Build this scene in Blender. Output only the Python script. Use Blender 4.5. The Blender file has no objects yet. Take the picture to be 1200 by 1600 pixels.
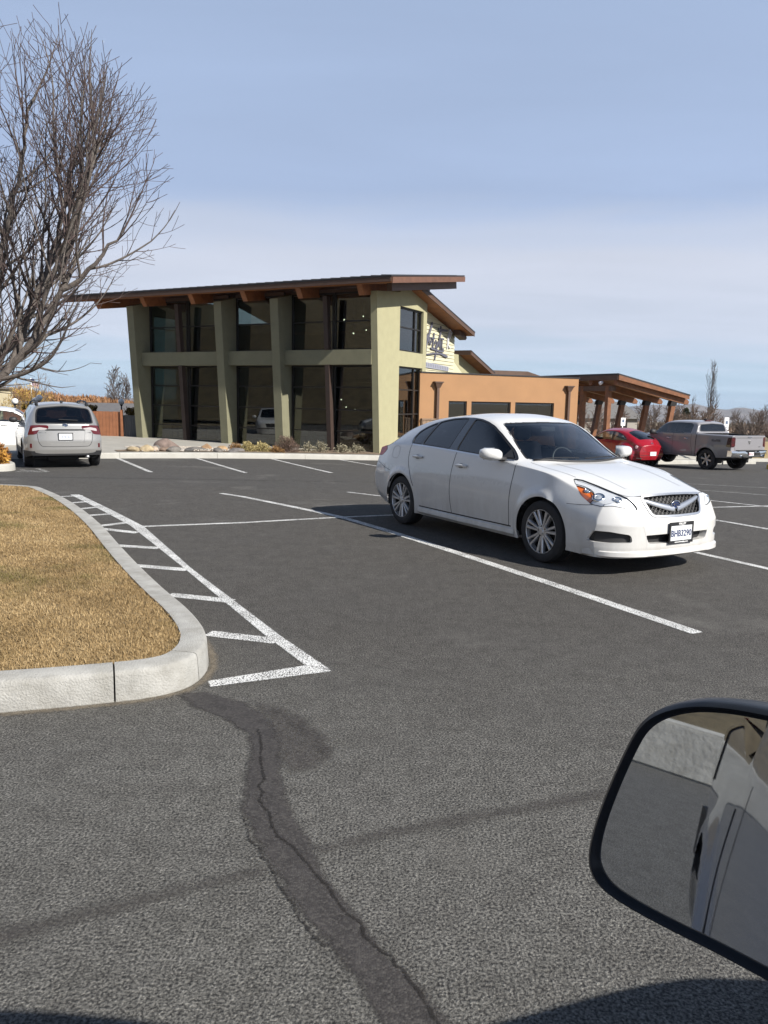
import bpy, bmesh, math, random
import numpy as np
from mathutils import Vector, Matrix
from mathutils.bvhtree import BVHTree

scene = bpy.context.scene
COL = scene.collection
rng = np.random.default_rng(7)
random.seed(7)
R = math.radians

# ------------------------------------------------------------------ camera
cam_d = bpy.data.cameras.new('camera')
cam = bpy.data.objects.new('camera', cam_d)
COL.objects.link(cam)
PITCH = math.atan((628 - 800) / 1210.0)
ROLL = R(1.1)
fw = Vector((0, math.cos(PITCH), math.sin(PITCH)))
up0 = Vector((0, -math.sin(PITCH), math.cos(PITCH)))
rt0 = Vector((1, 0, 0))
rt = rt0 * math.cos(ROLL) + up0 * math.sin(ROLL)
up = up0 * math.cos(ROLL) - rt0 * math.sin(ROLL)
M = Matrix.Identity(4)
for i in range(3):
    M[i][0], M[i][1], M[i][2] = rt[i], up[i], -fw[i]
M[2][3] = 1.61
cam.matrix_world = M
cam_d.sensor_fit = 'VERTICAL'
cam_d.sensor_height = 24.0
cam_d.lens = 24.0 * 1210 / 1600
cam_d.clip_start = 0.02
cam_d.clip_end = 20000
scene.camera = cam

# ------------------------------------------------------------------ sky, sun, exposure
SUN_EL = R(36.5)
SUN_AZ = Vector((0.80, -0.60, 0)).normalized()      # horizontal direction towards the sun
SUNV = Vector((SUN_AZ.x * math.cos(SUN_EL), SUN_AZ.y * math.cos(SUN_EL), math.sin(SUN_EL)))
world = bpy.data.worlds.new('World')
scene.world = world
world.use_nodes = True
wt = world.node_tree
for n in list(wt.nodes): wt.nodes.remove(n)
def wn(t, **k):
    n = wt.nodes.new(t)
    for a, b in k.items(): setattr(n, a, b)
    return n
w_out = wn('ShaderNodeOutputWorld'); w_bg = wn('ShaderNodeBackground')
w_bg.inputs['Strength'].default_value = 0.055
sky = wn('ShaderNodeTexSky', sky_type='NISHITA')
sky.sun_disc = False
sky.sun_elevation = SUN_EL
sky.sun_rotation = math.atan2(SUN_AZ.x, SUN_AZ.y)
sky.altitude = 320; sky.air_density = 1.0; sky.dust_density = 0.3; sky.ozone_density = 1.6
w_tc = wn('ShaderNodeTexCoord'); w_sep = wn('ShaderNodeSeparateXYZ')
wt.links.new(w_tc.outputs['Generated'], w_sep.inputs[0])
w_max = wn('ShaderNodeMath', operation='MAXIMUM'); w_max.inputs[1].default_value = 0.012
w_add = wn('ShaderNodeMath', operation='ADD'); w_add.inputs[1].default_value = 0.02
wt.links.new(w_sep.outputs[2], w_add.inputs[0]); wt.links.new(w_add.outputs[0], w_max.inputs[0])
w_cmb = wn('ShaderNodeCombineXYZ')
wt.links.new(w_sep.outputs[0], w_cmb.inputs[0]); wt.links.new(w_sep.outputs[1], w_cmb.inputs[1]); wt.links.new(w_max.outputs[0], w_cmb.inputs[2])
wt.links.new(w_cmb.outputs[0], sky.inputs[0])
# thin cirrus: flat veil of cloud seen in perspective (direction / elevation), stretched noise
w_div = wn('ShaderNodeVectorMath', operation='DIVIDE')
w_c2 = wn('ShaderNodeCombineXYZ')
w_e = wn('ShaderNodeMath', operation='ADD'); w_e.inputs[1].default_value = 0.06
wt.links.new(w_max.outputs[0], w_e.inputs[0])
for i in range(3): wt.links.new(w_e.outputs[0], w_c2.inputs[i])
wt.links.new(w_cmb.outputs[0], w_div.inputs[0]); wt.links.new(w_c2.outputs[0], w_div.inputs[1])
w_map = wn('ShaderNodeMapping'); w_map.inputs['Scale'].default_value = (0.42, 0.95, 0.0); w_map.inputs['Rotation'].default_value = (0, 0, R(-6)); w_map.inputs['Location'].default_value = (0.35, 0.15, 0)
wt.links.new(w_div.outputs[0], w_map.inputs[0])
w_n1 = wn('ShaderNodeTexNoise'); w_n1.inputs['Scale'].default_value = 1.3; w_n1.inputs['Detail'].default_value = 10; w_n1.inputs['Roughness'].default_value = 0.52; w_n1.inputs['Distortion'].default_value = 0.4
wt.links.new(w_map.outputs[0], w_n1.inputs[0])
w_r1 = wn('ShaderNodeValToRGB'); e = w_r1.color_ramp.elements
e[0].position = 0.36; e[0].color = (0, 0, 0, 1); e[1].position = 0.72; e[1].color = (1, 1, 1, 1)
wt.links.new(w_n1.outputs[0], w_r1.inputs[0])
# hazy lower sky: clear strip at the horizon, a pale bank of thin cloud above it, blue again higher up; clear overhead
w_nz = wn('ShaderNodeMath', operation='MULTIPLY_ADD')     # the noise makes the bank's edges uneven
w_nz.inputs[1].default_value = 0.085
w_sub = wn('ShaderNodeMath', operation='SUBTRACT'); w_sub.inputs[1].default_value = 0.0425
wt.links.new(w_n1.outputs[0], w_nz.inputs[0]); wt.links.new(w_sep.outputs[2], w_sub.inputs[0]); wt.links.new(w_sub.outputs[0], w_nz.inputs[2])
w_r2 = wn('ShaderNodeValToRGB'); el = w_r2.color_ramp.elements
w_r2.color_ramp.interpolation = 'EASE'
el[0].position = 0.0; el[0].color = (.50, .67, .86, 1)
el[1].position = 1.0; el[1].color = (.20, .29, .47, 1)
for p, c in ((.035, (.55, .70, .87)), (.065, (.60, .70, .86)), (.09, (.66, .72, .86)), (.165, (.69, .735, .86)), (.20, (.60, .67, .83)), (.245, (.44, .55, .78)), (.36, (.42, .53, .755)), (.46, (.40, .51, .73)), (.55, (.37, .48, .70))):
    q = el.new(p); q.color = (*c, 1)
wt.links.new(w_nz.outputs[0], w_r2.inputs[0])
w_sc = wn('ShaderNodeVectorMath', operation='SCALE'); wt.links.new(w_r2.outputs[0], w_sc.inputs[0])
w_br = wn('ShaderNodeMapRange'); w_br.inputs[3].default_value = 11.7; w_br.inputs[4].default_value = 13.0     # cirrus streaks
wt.links.new(w_r1.outputs[0], w_br.inputs[0]); wt.links.new(w_br.outputs[0], w_sc.inputs['Scale'])
w_fa = wn('ShaderNodeMapRange'); w_fa.inputs[1].default_value = .50; w_fa.inputs[2].default_value = .82; w_fa.inputs[3].default_value = .90; w_fa.inputs[4].default_value = .04; w_fa.interpolation_type = 'SMOOTHSTEP'
wt.links.new(w_sep.outputs[2], w_fa.inputs[0])
w_mix = wn('ShaderNodeMix', data_type='RGBA')
wt.links.new(w_fa.outputs[0], w_mix.inputs['Factor'])
wt.links.new(sky.outputs[0], w_mix.inputs['A']); wt.links.new(w_sc.outputs[0], w_mix.inputs['B'])
wt.links.new(w_mix.outputs['Result'], w_bg.inputs['Color'])
wt.links.new(w_bg.outputs[0], w_out.inputs[0])

sun_d = bpy.data.lights.new('sun', 'SUN')
sun_d.energy = 5.0; sun_d.angle = R(0.53); sun_d.color = (1.0, 0.95, 0.87)
sun = bpy.data.objects.new('sun', sun_d); COL.objects.link(sun)
sun.rotation_euler = SUNV.to_track_quat('Z', 'Y').to_euler()
scene.view_settings.view_transform = 'Standard'
scene.view_settings.look = 'None'
scene.view_settings.exposure = 0.6
scene.view_settings.gamma = 1.0
scene.view_settings.use_curve_mapping = False
scene.cycles.max_bounces = 7; scene.cycles.diffuse_bounces = 3; scene.cycles.glossy_bounces = 4; scene.cycles.transmission_bounces = 4; scene.cycles.transparent_max_bounces = 12

# ------------------------------------------------------------------ ground height of the lot (falls away beyond the sedan)
def sst(a, b, x):
    t = np.clip((np.asarray(x, float) - a) / (b - a), 0, 1); return t * t * (3 - 2 * t)
def gz(x, y):
    x = np.asarray(x, float); y = np.asarray(y, float)
    k = .020 + .017 * sst(-8., 9., x)
    t = y - 11.0; r = 1.5
    sp = np.where(t > r, t, np.where(t < -r, 0, (t + r) ** 2 / (4 * r)))
    near = -k * np.minimum(sp, 30)
    return near - .018 * np.maximum(0, y - 55)
def gzf(x, y): return float(gz(x, y))

# ------------------------------------------------------------------ materials
MATS = {}
def nodes_of(m): return m.node_tree.nodes, m.node_tree.links
def mat(name, color, rough=0.6, metal=0.0, var=0.0, vscale=8.0, bump=0.0, bscale=60.0, coat=0.0, spec=0.5,
        emit=None, estr=0.0, dirt=None, dscale=2.0, damt=0.5, coatr=0.03):
    if name in MATS: return MATS[name]
    m = bpy.data.materials.new(name); m.use_nodes = True; MATS[name] = m
    N, L = nodes_of(m); b = N['Principled BSDF']
    b.inputs['Base Color'].default_value = (*color, 1); b.inputs['Roughness'].default_value = rough
    b.inputs['Metallic'].default_value = metal; b.inputs['Coat Weight'].default_value = coat
    b.inputs['Coat Roughness'].default_value = coatr
    b.inputs['Specular IOR Level'].default_value = spec
    if emit: b.inputs['Emission Color'].default_value = (*emit, 1); b.inputs['Emission Strength'].default_value = estr
    src = None
    if var or bump or dirt:
        tc = N.new('ShaderNodeTexCoord')
    if var:
        n = N.new('ShaderNodeTexNoise'); n.inputs['Scale'].default_value = vscale; n.inputs['Detail'].default_value = 6; n.inputs['Roughness'].default_value = .6
        L.new(tc.outputs['Object'], n.inputs[0])
        mx = N.new('ShaderNodeMix'); mx.data_type = 'RGBA'
        mx.inputs['A'].default_value = (*[max(0, c * (1 - var)) for c in color], 1)
        mx.inputs['B'].default_value = (*[c * (1 + var) for c in color], 1)
        r = N.new('ShaderNodeMapRange'); r.inputs[1].default_value = .3; r.inputs[2].default_value = .7
        L.new(n.outputs[0], r.inputs[0]); L.new(r.outputs[0], mx.inputs['Factor'])
        L.new(mx.outputs['Result'], b.inputs['Base Color']); src = mx
    if dirt:
        n = N.new('ShaderNodeTexNoise'); n.inputs['Scale'].default_value = dscale; n.inputs['Detail'].default_value = 8; n.inputs['Roughness'].default_value = .65
        L.new(tc.outputs['Object'], n.inputs[0])
        r = N.new('ShaderNodeMapRange'); r.inputs[1].default_value = .45; r.inputs[2].default_value = .75; r.inputs[4].default_value = damt
        L.new(n.outputs[0], r.inputs[0])
        mx = N.new('ShaderNodeMix'); mx.data_type = 'RGBA'
        if src: L.new(src.outputs['Result'], mx.inputs['A'])
        else: mx.inputs['A'].default_value = (*color, 1)
        mx.inputs['B'].default_value = (*dirt, 1)
        L.new(r.outputs[0], mx.inputs['Factor']); L.new(mx.outputs['Result'], b.inputs['Base Color'])
    if bump:
        n = N.new('ShaderNodeTexNoise'); n.inputs['Scale'].default_value = bscale; n.inputs['Detail'].default_value = 4
        L.new(tc.outputs['Object'], n.inputs[0])
        bp = N.new('ShaderNodeBump'); bp.inputs['Strength'].default_value = bump; bp.inputs['Distance'].default_value = .02
        L.new(n.outputs[0], bp.inputs['Height']); L.new(bp.outputs[0], b.inputs['Normal'])
    return m
def glassmat(name, tint, refl=0.06, rough=0.01, f0=1.5):
    """thin window glass: tinted see-through + fresnel mirror"""
    if name in MATS: return MATS[name]
    m = bpy.data.materials.new(name); m.use_nodes = True; MATS[name] = m
    N, L = nodes_of(m); N.remove(N['Principled BSDF']); out = N['Material Output']
    tr = N.new('ShaderNodeBsdfTransparent'); tr.inputs[0].default_value = (*tint, 1)
    gl = N.new('ShaderNodeBsdfGlossy'); gl.inputs['Roughness'].default_value = rough; gl.inputs[0].default_value = (1, 1, 1, 1)
    fr = N.new('ShaderNodeLayerWeight'); fr.inputs[0].default_value = .5                # Schlick's curve, the same from both sides
    pw = N.new('ShaderNodeMath'); pw.operation = 'POWER'; pw.inputs[1].default_value = 4.5; L.new(fr.outputs['Facing'], pw.inputs[0])
    ma = N.new('ShaderNodeMapRange'); ma.inputs[3].default_value = refl; ma.inputs[4].default_value = .95
    mx = N.new('ShaderNodeMixShader')
    L.new(pw.outputs[0], ma.inputs[0]); L.new(ma.outputs[0], mx.inputs[0]); L.new(tr.outputs[0], mx.inputs[1]); L.new(gl.outputs[0], mx.inputs[2]); L.new(mx.outputs[0], out.inputs[0])
    return m

# ------------------------------------------------------------------ objects
def tag(o, label=None, cat=None, group=None, kind=None):
    if label: o['label'] = label
    if cat: o['category'] = cat
    if group: o['group'] = group
    if kind: o['kind'] = kind
    return o
def empty(name, loc=(0, 0, 0), rz=0.0, label=None, cat=None, group=None, kind=None):
    o = bpy.data.objects.new(name, None); COL.objects.link(o)
    o.location = loc; o.rotation_euler = (0, 0, rz); o.empty_display_size = .2
    return tag(o, label, cat, group, kind)
def raw(name, V, F, m=None, parent=None, smooth=False, **k):
    me = bpy.data.meshes.new(name)
    V = np.asarray(V, float)
    me.from_pydata(V.tolist() if len(V) else [], [], [tuple(int(i) for i in f) for f in F])
    if m: me.materials.append(m)
    if smooth:
        me.polygons.foreach_set('use_smooth', [True] * len(me.polygons))
    me.update()
    o = bpy.data.objects.new(name, me); COL.objects.link(o)
    if parent is not None: o.parent = parent
    return tag(o, **k)
def sharp(o, ang=40):
    me = o.data
    me.polygons.foreach_set('use_smooth', [True] * len(me.polygons))
    bm = bmesh.new(); bm.from_mesh(me)
    a = R(ang)
    for e in bm.edges:
        if len(e.link_faces) == 2 and e.calc_face_angle(0) > a: e.smooth = False
    bm.to_mesh(me); bm.free()
    return o
class MB:
    def __init__(s): s.V = []; s.F = []
    def add(s, V, F):
        n = len(s.V); s.V.extend([tuple(v) for v in V]); s.F.extend([tuple(i + n for i in f) for f in F]); return s
    def box(s, c, d, rz=0.0, rot=None, bev=0.0):
        hx, hy, hz = d[0] / 2, d[1] / 2, d[2] / 2
        bm = bmesh.new(); bmesh.ops.create_cube(bm, size=1)
        for v in bm.verts: v.co = Vector((v.co.x * d[0], v.co.y * d[1], v.co.z * d[2]))
        if bev > 0: bmesh.ops.bevel(bm, geom=list(bm.edges), offset=bev, segments=1, affect='EDGES', profile=.5)
        m = (rot if rot is not None else Matrix.Rotation(rz, 3, 'Z'))
        bm.verts.index_update()
        V = [m @ v.co + Vector(c) for v in bm.verts]; F = [[v.index for v in f.verts] for f in bm.faces]
        bm.free(); return s.add(V, F)
    def prism(s, poly, a, b):
        """poly: list of 3D points (planar), extruded from offset a to offset b (vectors)"""
        a = Vector(a); b = Vector(b); n = len(poly)
        V = [Vector(p) + a for p in poly] + [Vector(p) + b for p in poly]
        F = [list(range(n))[::-1], list(range(n, 2 * n))] + [[i, (i + 1) % n, n + (i + 1) % n, n + i] for i in range(n)]
        return s.add(V, F)
    def beam(s, p, q, w, h, upv=(0, 0, 1), ext=0.0):
        """rectangular bar from p to q, width w (horizontal), height h"""
        p = Vector(p); q = Vector(q); d = (q - p).normalized(); p = p - d * ext; q = q + d * ext
        u = Vector(upv); sd = d.cross(u).normalized(); u = sd.cross(d).normalized()
        c = [sd * w / 2 + u * h / 2, -sd * w / 2 + u * h / 2, -sd * w / 2 - u * h / 2, sd * w / 2 - u * h / 2]
        V = [p + k for k in c] + [q + k for k in c]
        return s.add(V, [[3, 2, 1, 0], [4, 5, 6, 7]] + [[i, (i + 1) % 4, 4 + (i + 1) % 4, 4 + i] for i in range(4)])
    def tube(s, P, rad, n=8, cap=True):
        P = [Vector(p) for p in P]; k = len(P)
        if not hasattr(rad, '__len__'): rad = [rad] * k
        V = []; F = []; prev = None
        for i in range(k):
            t = (P[min(i + 1, k - 1)] - P[max(i - 1, 0)]).normalized()
            if prev is None:
                a = Vector((0, 0, 1)) if abs(t.z) < .9 else Vector((1, 0, 0)); u = t.cross(a).normalized()
            else:
                u = (prev - t * prev.dot(t)); u = u.normalized() if u.length > 1e-6 else t.orthogonal().normalized()
            prev = u; w = t.cross(u)
            for j in range(n):
                an = 2 * math.pi * j / n; V.append(P[i] + (u * math.cos(an) + w * math.sin(an)) * rad[i])
        for i in range(k - 1):
            for j in range(n):
                F.append([i * n + j, i * n + (j + 1) % n, (i + 1) * n + (j + 1) % n, (i + 1) * n + j])
        if cap: F.append(list(range(n))[::-1]); F.append([(k - 1) * n + j for j in range(n)])
        return s.add(V, F)
    def lathe(s, prof, c=(0, 0, 0), axis='Z', n=24, closed=False, a0=0.0, a1=2 * math.pi):
        """prof: list of (r, h)"""
        full = abs(a1 - a0 - 2 * math.pi) < 1e-6; m = n if full else n + 1
        V = []; F = []; k = len(prof); c = Vector(c)
        for j in range(m):
            an = a0 + (a1 - a0) * j / n; cs, sn = math.cos(an), math.sin(an)
            for r, h in prof:
                p = {'Z': (r * cs, r * sn, h), 'Y': (r * cs, h, r * sn), 'X': (h, r * cs, r * sn)}[axis]
                V.append(c + Vector(p))
        for j in range(m if full else m - 1):
            j2 = (j + 1) % m
            for i in range(k if closed else k - 1):
                i2 = (i + 1) % k
                F.append([j * k + i, j2 * k + i, j2 * k + i2, j * k + i2])
        return s.add(V, F)
    def sphere(s, c, r, n=12, sq=(1, 1, 1)):
        return s.lathe_sphere(c, r, n, sq)
    def lathe_sphere(s, c, r, n, sq):
        k = max(4, n // 2); V = []; F = []
        for i in range(k + 1):
            th = math.pi * i / k
            for j in range(n):
                ph = 2 * math.pi * j / n
                V.append((c[0] + r * sq[0] * math.sin(th) * math.cos(ph), c[1] + r * sq[1] * math.sin(th) * math.sin(ph), c[2] + r * sq[2] * math.cos(th)))
        for i in range(k):
            for j in range(n): F.append([i * n + j, (i + 1) * n + j, (i + 1) * n + (j + 1) % n, i * n + (j + 1) % n])
        return s.add(V, F)
    def build(s, name, m=None, parent=None, smooth=False, ang=None, **k):
        o = raw(name, s.V, s.F, m, parent, smooth, **k)
        bm = bmesh.new(); bm.from_mesh(o.data); bmesh.ops.remove_doubles(bm, verts=bm.verts, dist=1e-5)
        bmesh.ops.recalc_face_normals(bm, faces=bm.faces); bm.to_mesh(o.data); bm.free()
        if ang: sharp(o, ang)
        return o
def text_mesh(name, txt, size, m, parent, matrix, extrude=0.002, bold=0.0, sx=1.0, **k):
    cu = bpy.data.curves.new(name, 'FONT'); cu.body = txt; cu.size = size; cu.extrude = extrude; cu.offset = bold
    cu.align_x = 'CENTER'; cu.align_y = 'CENTER'; cu.resolution_u = 2
    o = bpy.data.objects.new(name, cu); COL.objects.link(o)
    bpy.context.view_layer.update()
    me = bpy.data.meshes.new_from_object(o)
    bpy.data.objects.remove(o); bpy.data.curves.remove(cu)
    for v in me.vertices: v.co.x *= sx
    me.transform(matrix); me.materials.clear(); me.materials.append(m)
    q = bpy.data.objects.new(name, me); COL.objects.link(q)
    if parent is not None: q.parent = parent
    return tag(q, **k)
def frame(o, xd, yd):
    """matrix with local x,y along the world vectors xd, yd"""
    x = Vector(xd).normalized(); y = Vector(yd).normalized(); z = x.cross(y)
    Mx = Matrix.Identity(4)
    for i in range(3): Mx[i][0], Mx[i][1], Mx[i][2], Mx[i][3] = x[i], y[i], z[i], o[i]
    return Mx

# ------------------------------------------------------------------ vehicle bodies
def pch(xs, ys):
    xs = np.asarray(xs, float); ys = np.asarray(ys, float)
    o = np.argsort(xs); xs = xs[o]; ys = ys[o]
    h = np.diff(xs); d = np.diff(ys) / h; n = len(xs); m = np.zeros(n)
    for i in range(1, n - 1):
        if d[i - 1] * d[i] > 0:
            w1 = 2 * h[i] + h[i - 1]; w2 = h[i] + 2 * h[i - 1]; m[i] = (w1 + w2) / (w1 / d[i - 1] + w2 / d[i])
    m[0] = d[0]; m[-1] = d[-1]
    def f(x):
        x = np.clip(np.asarray(x, float), xs[0], xs[-1]); i = np.clip(np.searchsorted(xs, x) - 1, 0, n - 2)
        t = (x - xs[i]) / h[i]
        return ((1 + 2 * t) * (1 - t) ** 2 * ys[i] + t * (1 - t) ** 2 * h[i] * m[i] + t * t * (3 - 2 * t) * ys[i + 1] + t * t * (t - 1) * h[i] * m[i + 1])
    return f
def chaikin(P, it=2, closed=True):
    P = [np.asarray(p, float) for p in P]
    for _ in range(it):
        Q = []; n = len(P)
        for i in range(n if closed else n - 1):
            a, b = P[i], P[(i + 1) % n]; Q += [a * .75 + b * .25, a * .25 + b * .75]
        if not closed: Q = [P[0]] + Q + [P[-1]]
        P = Q
    return np.array(P)
def fillet(P, r=.03):
    P = [np.asarray(p, float) for p in P]; n = len(P); Q = []
    for i in range(n):
        a, b, c = P[i - 1], P[i], P[(i + 1) % n]; la = np.linalg.norm(a - b); lc = np.linalg.norm(c - b)
        p = b + (a - b) / la * min(r, .45 * la); q = b + (c - b) / lc * min(r, .45 * lc)
        for t in (0, .33, .67, 1): Q.append((1 - t) ** 2 * p + 2 * t * (1 - t) * b + t * t * q)
    return np.array(Q)
def inpoly(P, q):
    x, y = q[:, 0], q[:, 1]; r = np.zeros(len(q), bool); n = len(P)
    for i in range(n):
        x1, y1 = P[i]; x2, y2 = P[(i + 1) % n]
        c = (y1 > y) != (y2 > y)
        if y1 != y2: r ^= c & (x < (x2 - x1) * (y - y1) / (y2 - y1) + x1)
    return r
def nearest_on(P, q):
    best = np.full(len(q), 1e9); out = q.copy(); n = len(P)
    for i in range(n):
        a = P[i]; b = P[(i + 1) % n]; ab = b - a; l = (ab @ ab) + 1e-12
        t = np.clip(((q - a) @ ab) / l, 0, 1); p = a + t[:, None] * ab; d = np.linalg.norm(p - q, axis=1)
        k = d < best; best[k] = d[k]; out[k] = p[k]
    return out, best
class Body:
    """closed-ended loft: stations along x, section A(rocker) B C(widest) D(belt) E(roof edge) F(roof centre)"""
    def __init__(s, S):
        res = S.get('res', .015); s.S = S
        g = {}
        for k in 'ABCDE':
            a = np.array(S[k]); g[k] = (pch(a[:, 0], a[:, 1]), pch(a[:, 0], a[:, 2]))
        a = np.array(S['F']); g['F'] = pch(a[:, 0], a[:, 1]); s.g = g
        xr, xf = S['x']
        xx = np.linspace(xr, xf, 3000)
        dens = np.sqrt(np.gradient(xx) ** 2 + np.gradient(g['F'](xx)) ** 2 + .5 * np.gradient(g['E'][1](xx)) ** 2)
        cum = np.concatenate([[0], np.cumsum(dens)[:-1]]); N = int(cum[-1] / res)
        xs = np.interp(np.linspace(0, cum[-1], N), cum, xx); s.N = N
        n1 = max(5, int(.95 / res / 3)); n2 = max(5, int(.5 / res)); n3 = max(6, int(.65 / res))
        def pt(k): return np.stack([g[k][0](xs), g[k][1](xs)], 1)
        A, B, Cc, D, E = [pt(k) for k in 'ABCDE']; Fz = g['F'](xs)
        sec = []
        P4 = [A + (A - B), A, B, Cc, D, D + (D - Cc) * .6]
        for i in range(3):
            p0, p1, p2, p3 = P4[i:i + 4]
            for t in np.arange(n1) / n1:
                sec.append(.5 * (2 * p1 + (p2 - p0) * t + (2 * p0 - 5 * p1 + 4 * p2 - p3) * t * t + (-p0 + 3 * p1 - 3 * p2 + p3) * t ** 3))
        bl = S.get('bulge', .025)
        for t in np.arange(n2) / n2:
            q = D + (E - D) * t; q = q.copy(); q[:, 0] += bl * 4 * t * (1 - t); sec.append(q)
        p = S.get('crown', 2.2)
        for v in np.linspace(0, 1, n3):
            sec.append(np.stack([E[:, 0] * (1 - v), E[:, 1] + (Fz - E[:, 1]) * (1 - (1 - v) ** p)], 1))
        sec = np.array(sec)                                   # t, station, (y,z)
        for _ in range(S.get('smooth', 6)):
            c = sec.copy(); c[1:-1] = .25 * sec[:-2] + .5 * sec[1:-1] + .25 * sec[2:]
            mir = sec[-2].copy(); c[-1, :, 1] = .5 * sec[-1, :, 1] + .5 * mir[:, 1]
            sec = c
        for _ in range(S.get('smoothx', 2)):
            c = sec.copy(); c[:, 1:-1] = .25 * sec[:, :-2] + .5 * sec[:, 1:-1] + .25 * sec[:, 2:]; sec = c
        nt = len(sec); s.nt = nt; s.iD = 3 * n1
        X = np.repeat(xs[None], nt, 0); Y = sec[:, :, 0]; Z = sec[:, :, 1]
        if 'disp' in S: Y = Y + S['disp'](X, Y, Z)
        Lf = S.get('Lf', 1.1); Lr = S.get('Lr', .8)
        def fx(X, Y, Z):
            wf = sst(xf - Lf, xf, X); wr = sst(xr + Lr, xr, X)
            return X - wf * S['bf'](np.abs(Y), Z) + wr * S['br'](np.abs(Y), Z)
        Xa = fx(X, Y, Z)
        half = np.stack([Xa, Y, Z], 2)                        # nt,N,3  (left side, +y)
        right = half[:-1][::-1] * np.array([1, -1, 1])
        full = np.concatenate([half, right], 0); m = len(full)   # left A .. F .. right A
        V = [full.reshape(-1, 3)]; idx = np.arange(m * N).reshape(m, N); F = []
        a = idx[:-1, :-1].ravel(); b = idx[1:, :-1].ravel(); c = idx[1:, 1:].ravel(); d = idx[:-1, 1:].ravel()
        F = [np.stack([a, d, c, b], 1)]
        cnt = m * N
        for end, st in ((0, -1), (1, 0)):
            ring = full[:, st]; iD = s.iD
            nn = iD + 1; mm = m - 2 * iD
            L = ring[:iD + 1]; T = ring[iD:m - iD]; Rr = ring[m - iD - 1:][::-1]
            u = np.linspace(0, 1, mm); # parametrise top by y
            ty = (T[0, 1] - T[:, 1]) / (T[0, 1] - T[-1, 1]); Bt = L[0] + (Rr[0] - L[0]) * ty[:, None]
            vv = (L[:, 2] - L[0, 2]) / (L[-1, 2] - L[0, 2])
            U = ty[None, :, None]; Vv = vv[:, None, None]
            G = (1 - U) * L[:, None] + U * Rr[:, None] + (1 - Vv) * Bt[None] + Vv * T[None] - ((1 - U) * (1 - Vv) * L[0] + U * (1 - Vv) * Rr[0] + (1 - U) * Vv * T[0] + U * Vv * T[-1])
            xe = np.full(G.shape[:2], xf if st == -1 else xr)
            gx = fx(xe, G[:, :, 1], G[:, :, 2]); G[:, :, 0] = gx
            G[:, 0] = L; G[:, -1] = Rr; G[-1] = T
            V.append(G.reshape(-1, 3)); gi = np.arange(nn * mm).reshape(nn, mm) + cnt; cnt += nn * mm
            gi[:, 0] = idx[:iD + 1, st]; gi[:, -1] = idx[m - iD - 1:, st][::-1]; gi[-1] = idx[iD:m - iD, st]
            a = gi[:-1, :-1].ravel(); b = gi[:-1, 1:].ravel(); c = gi[1:, 1:].ravel(); d = gi[1:, :-1].ravel()
            F.append(np.stack([a, b, c, d], 1) if st == -1 else np.stack([a, d, c, b], 1))
        s.V = np.concatenate(V); s.F = np.concatenate(F); s.reg = np.zeros(len(s.F), int); s.names = ['body']; s.dead = np.zeros(len(s.F), bool)
        s.fix_orient(); s.normals(); s.bvh()
        s.loops = {}
    def fix_orient(s):
        p = s.V[s.F]; n = np.cross(p[:, 2] - p[:, 0], p[:, 3] - p[:, 1]); c = p.mean(1); cc = c - np.array([np.mean(s.S['x']), 0, .6])
        nF = len(s.F)
        side = np.abs(n[:, 1]) > .5 * np.linalg.norm(n, axis=1)
        if (n[side, 1] * c[side, 1]).sum() < 0: s.F = s.F[:, ::-1].copy()
    def normals(s):
        p = s.V[s.F]; n = np.cross(p[:, 2] - p[:, 0], p[:, 3] - p[:, 1]); s.fn = n / (np.linalg.norm(n, axis=1)[:, None] + 1e-12); s.fc = p.mean(1)
        vn = np.zeros_like(s.V)
        for k in range(4): np.add.at(vn, s.F[:, k], n)
        s.vn = vn / (np.linalg.norm(vn, axis=1)[:, None] + 1e-12)
    def bvh(s):
        s.tree = BVHTree.FromPolygons([tuple(v) for v in s.V], [tuple(int(i) for i in f) for f in s.F])
    AX = {'side+': (1, 1), 'side-': (1, -1), 'top': (2, 1), 'front': (0, 1), 'rear': (0, -1)}
    def region(s, name, view, poly, smooth=2, fil=0.0, nmin=.12, lim=None, only=None, snap=True):
        """faces whose centre lies in a polygon (in an axis view, or 3-D points seen along a vector) become region `name`; the border is snapped to the polygon"""
        if isinstance(view, str):
            ax, sg = s.AX[view]; o = [i for i in range(3) if i != ax]
            w = np.zeros(3); w[ax] = sg; e1 = np.zeros(3); e1[o[0]] = 1; e2 = np.zeros(3); e2[o[1]] = 1
        else:
            ax = -1; w = np.array(view, float); w /= np.linalg.norm(w); e1 = np.cross((0, 0, 1), w); e1 /= np.linalg.norm(e1); e2 = np.cross(w, e1)
            poly = [(np.dot(p, e1), np.dot(p, e2)) for p in poly]
        P = fillet(poly, fil) if fil else (chaikin(poly, smooth) if smooth else np.array(poly, float))
        E2 = np.stack([e1, e2], 1)
        ok = (s.fn @ w > nmin) & ~s.dead
        if ax == 1: ok &= s.fc[:, 1] * sg > 0
        if lim is not None: ok &= lim(s.fc)
        if only is not None: ok &= s.reg == s.names.index(only)
        ins = ok & inpoly(P, s.fc @ E2)
        if name not in s.names: s.names.append(name)
        r = s.names.index(name)
        if snap:
            inv = np.zeros(len(s.V), bool); inv[s.F[ins].ravel()] = True
            ouv = np.zeros(len(s.V), bool); ouv[s.F[ok & ~ins].ravel()] = True
            b = np.where(inv & ouv)[0]
            if len(b):
                q = s.V[b] @ E2; t, dist = nearest_on(P, q); k = dist < s.S.get('res', .015) * 1.6
                b = b[k]; dl = t[k] - q[k]; n = s.vn[b]
                nw = n @ w; da = -((n @ E2) * dl).sum(1) / np.where(np.abs(nw) < .15, .15, nw)
                s.V[b] += dl @ E2.T + np.clip(da, -.03, .03)[:, None] * w
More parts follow.
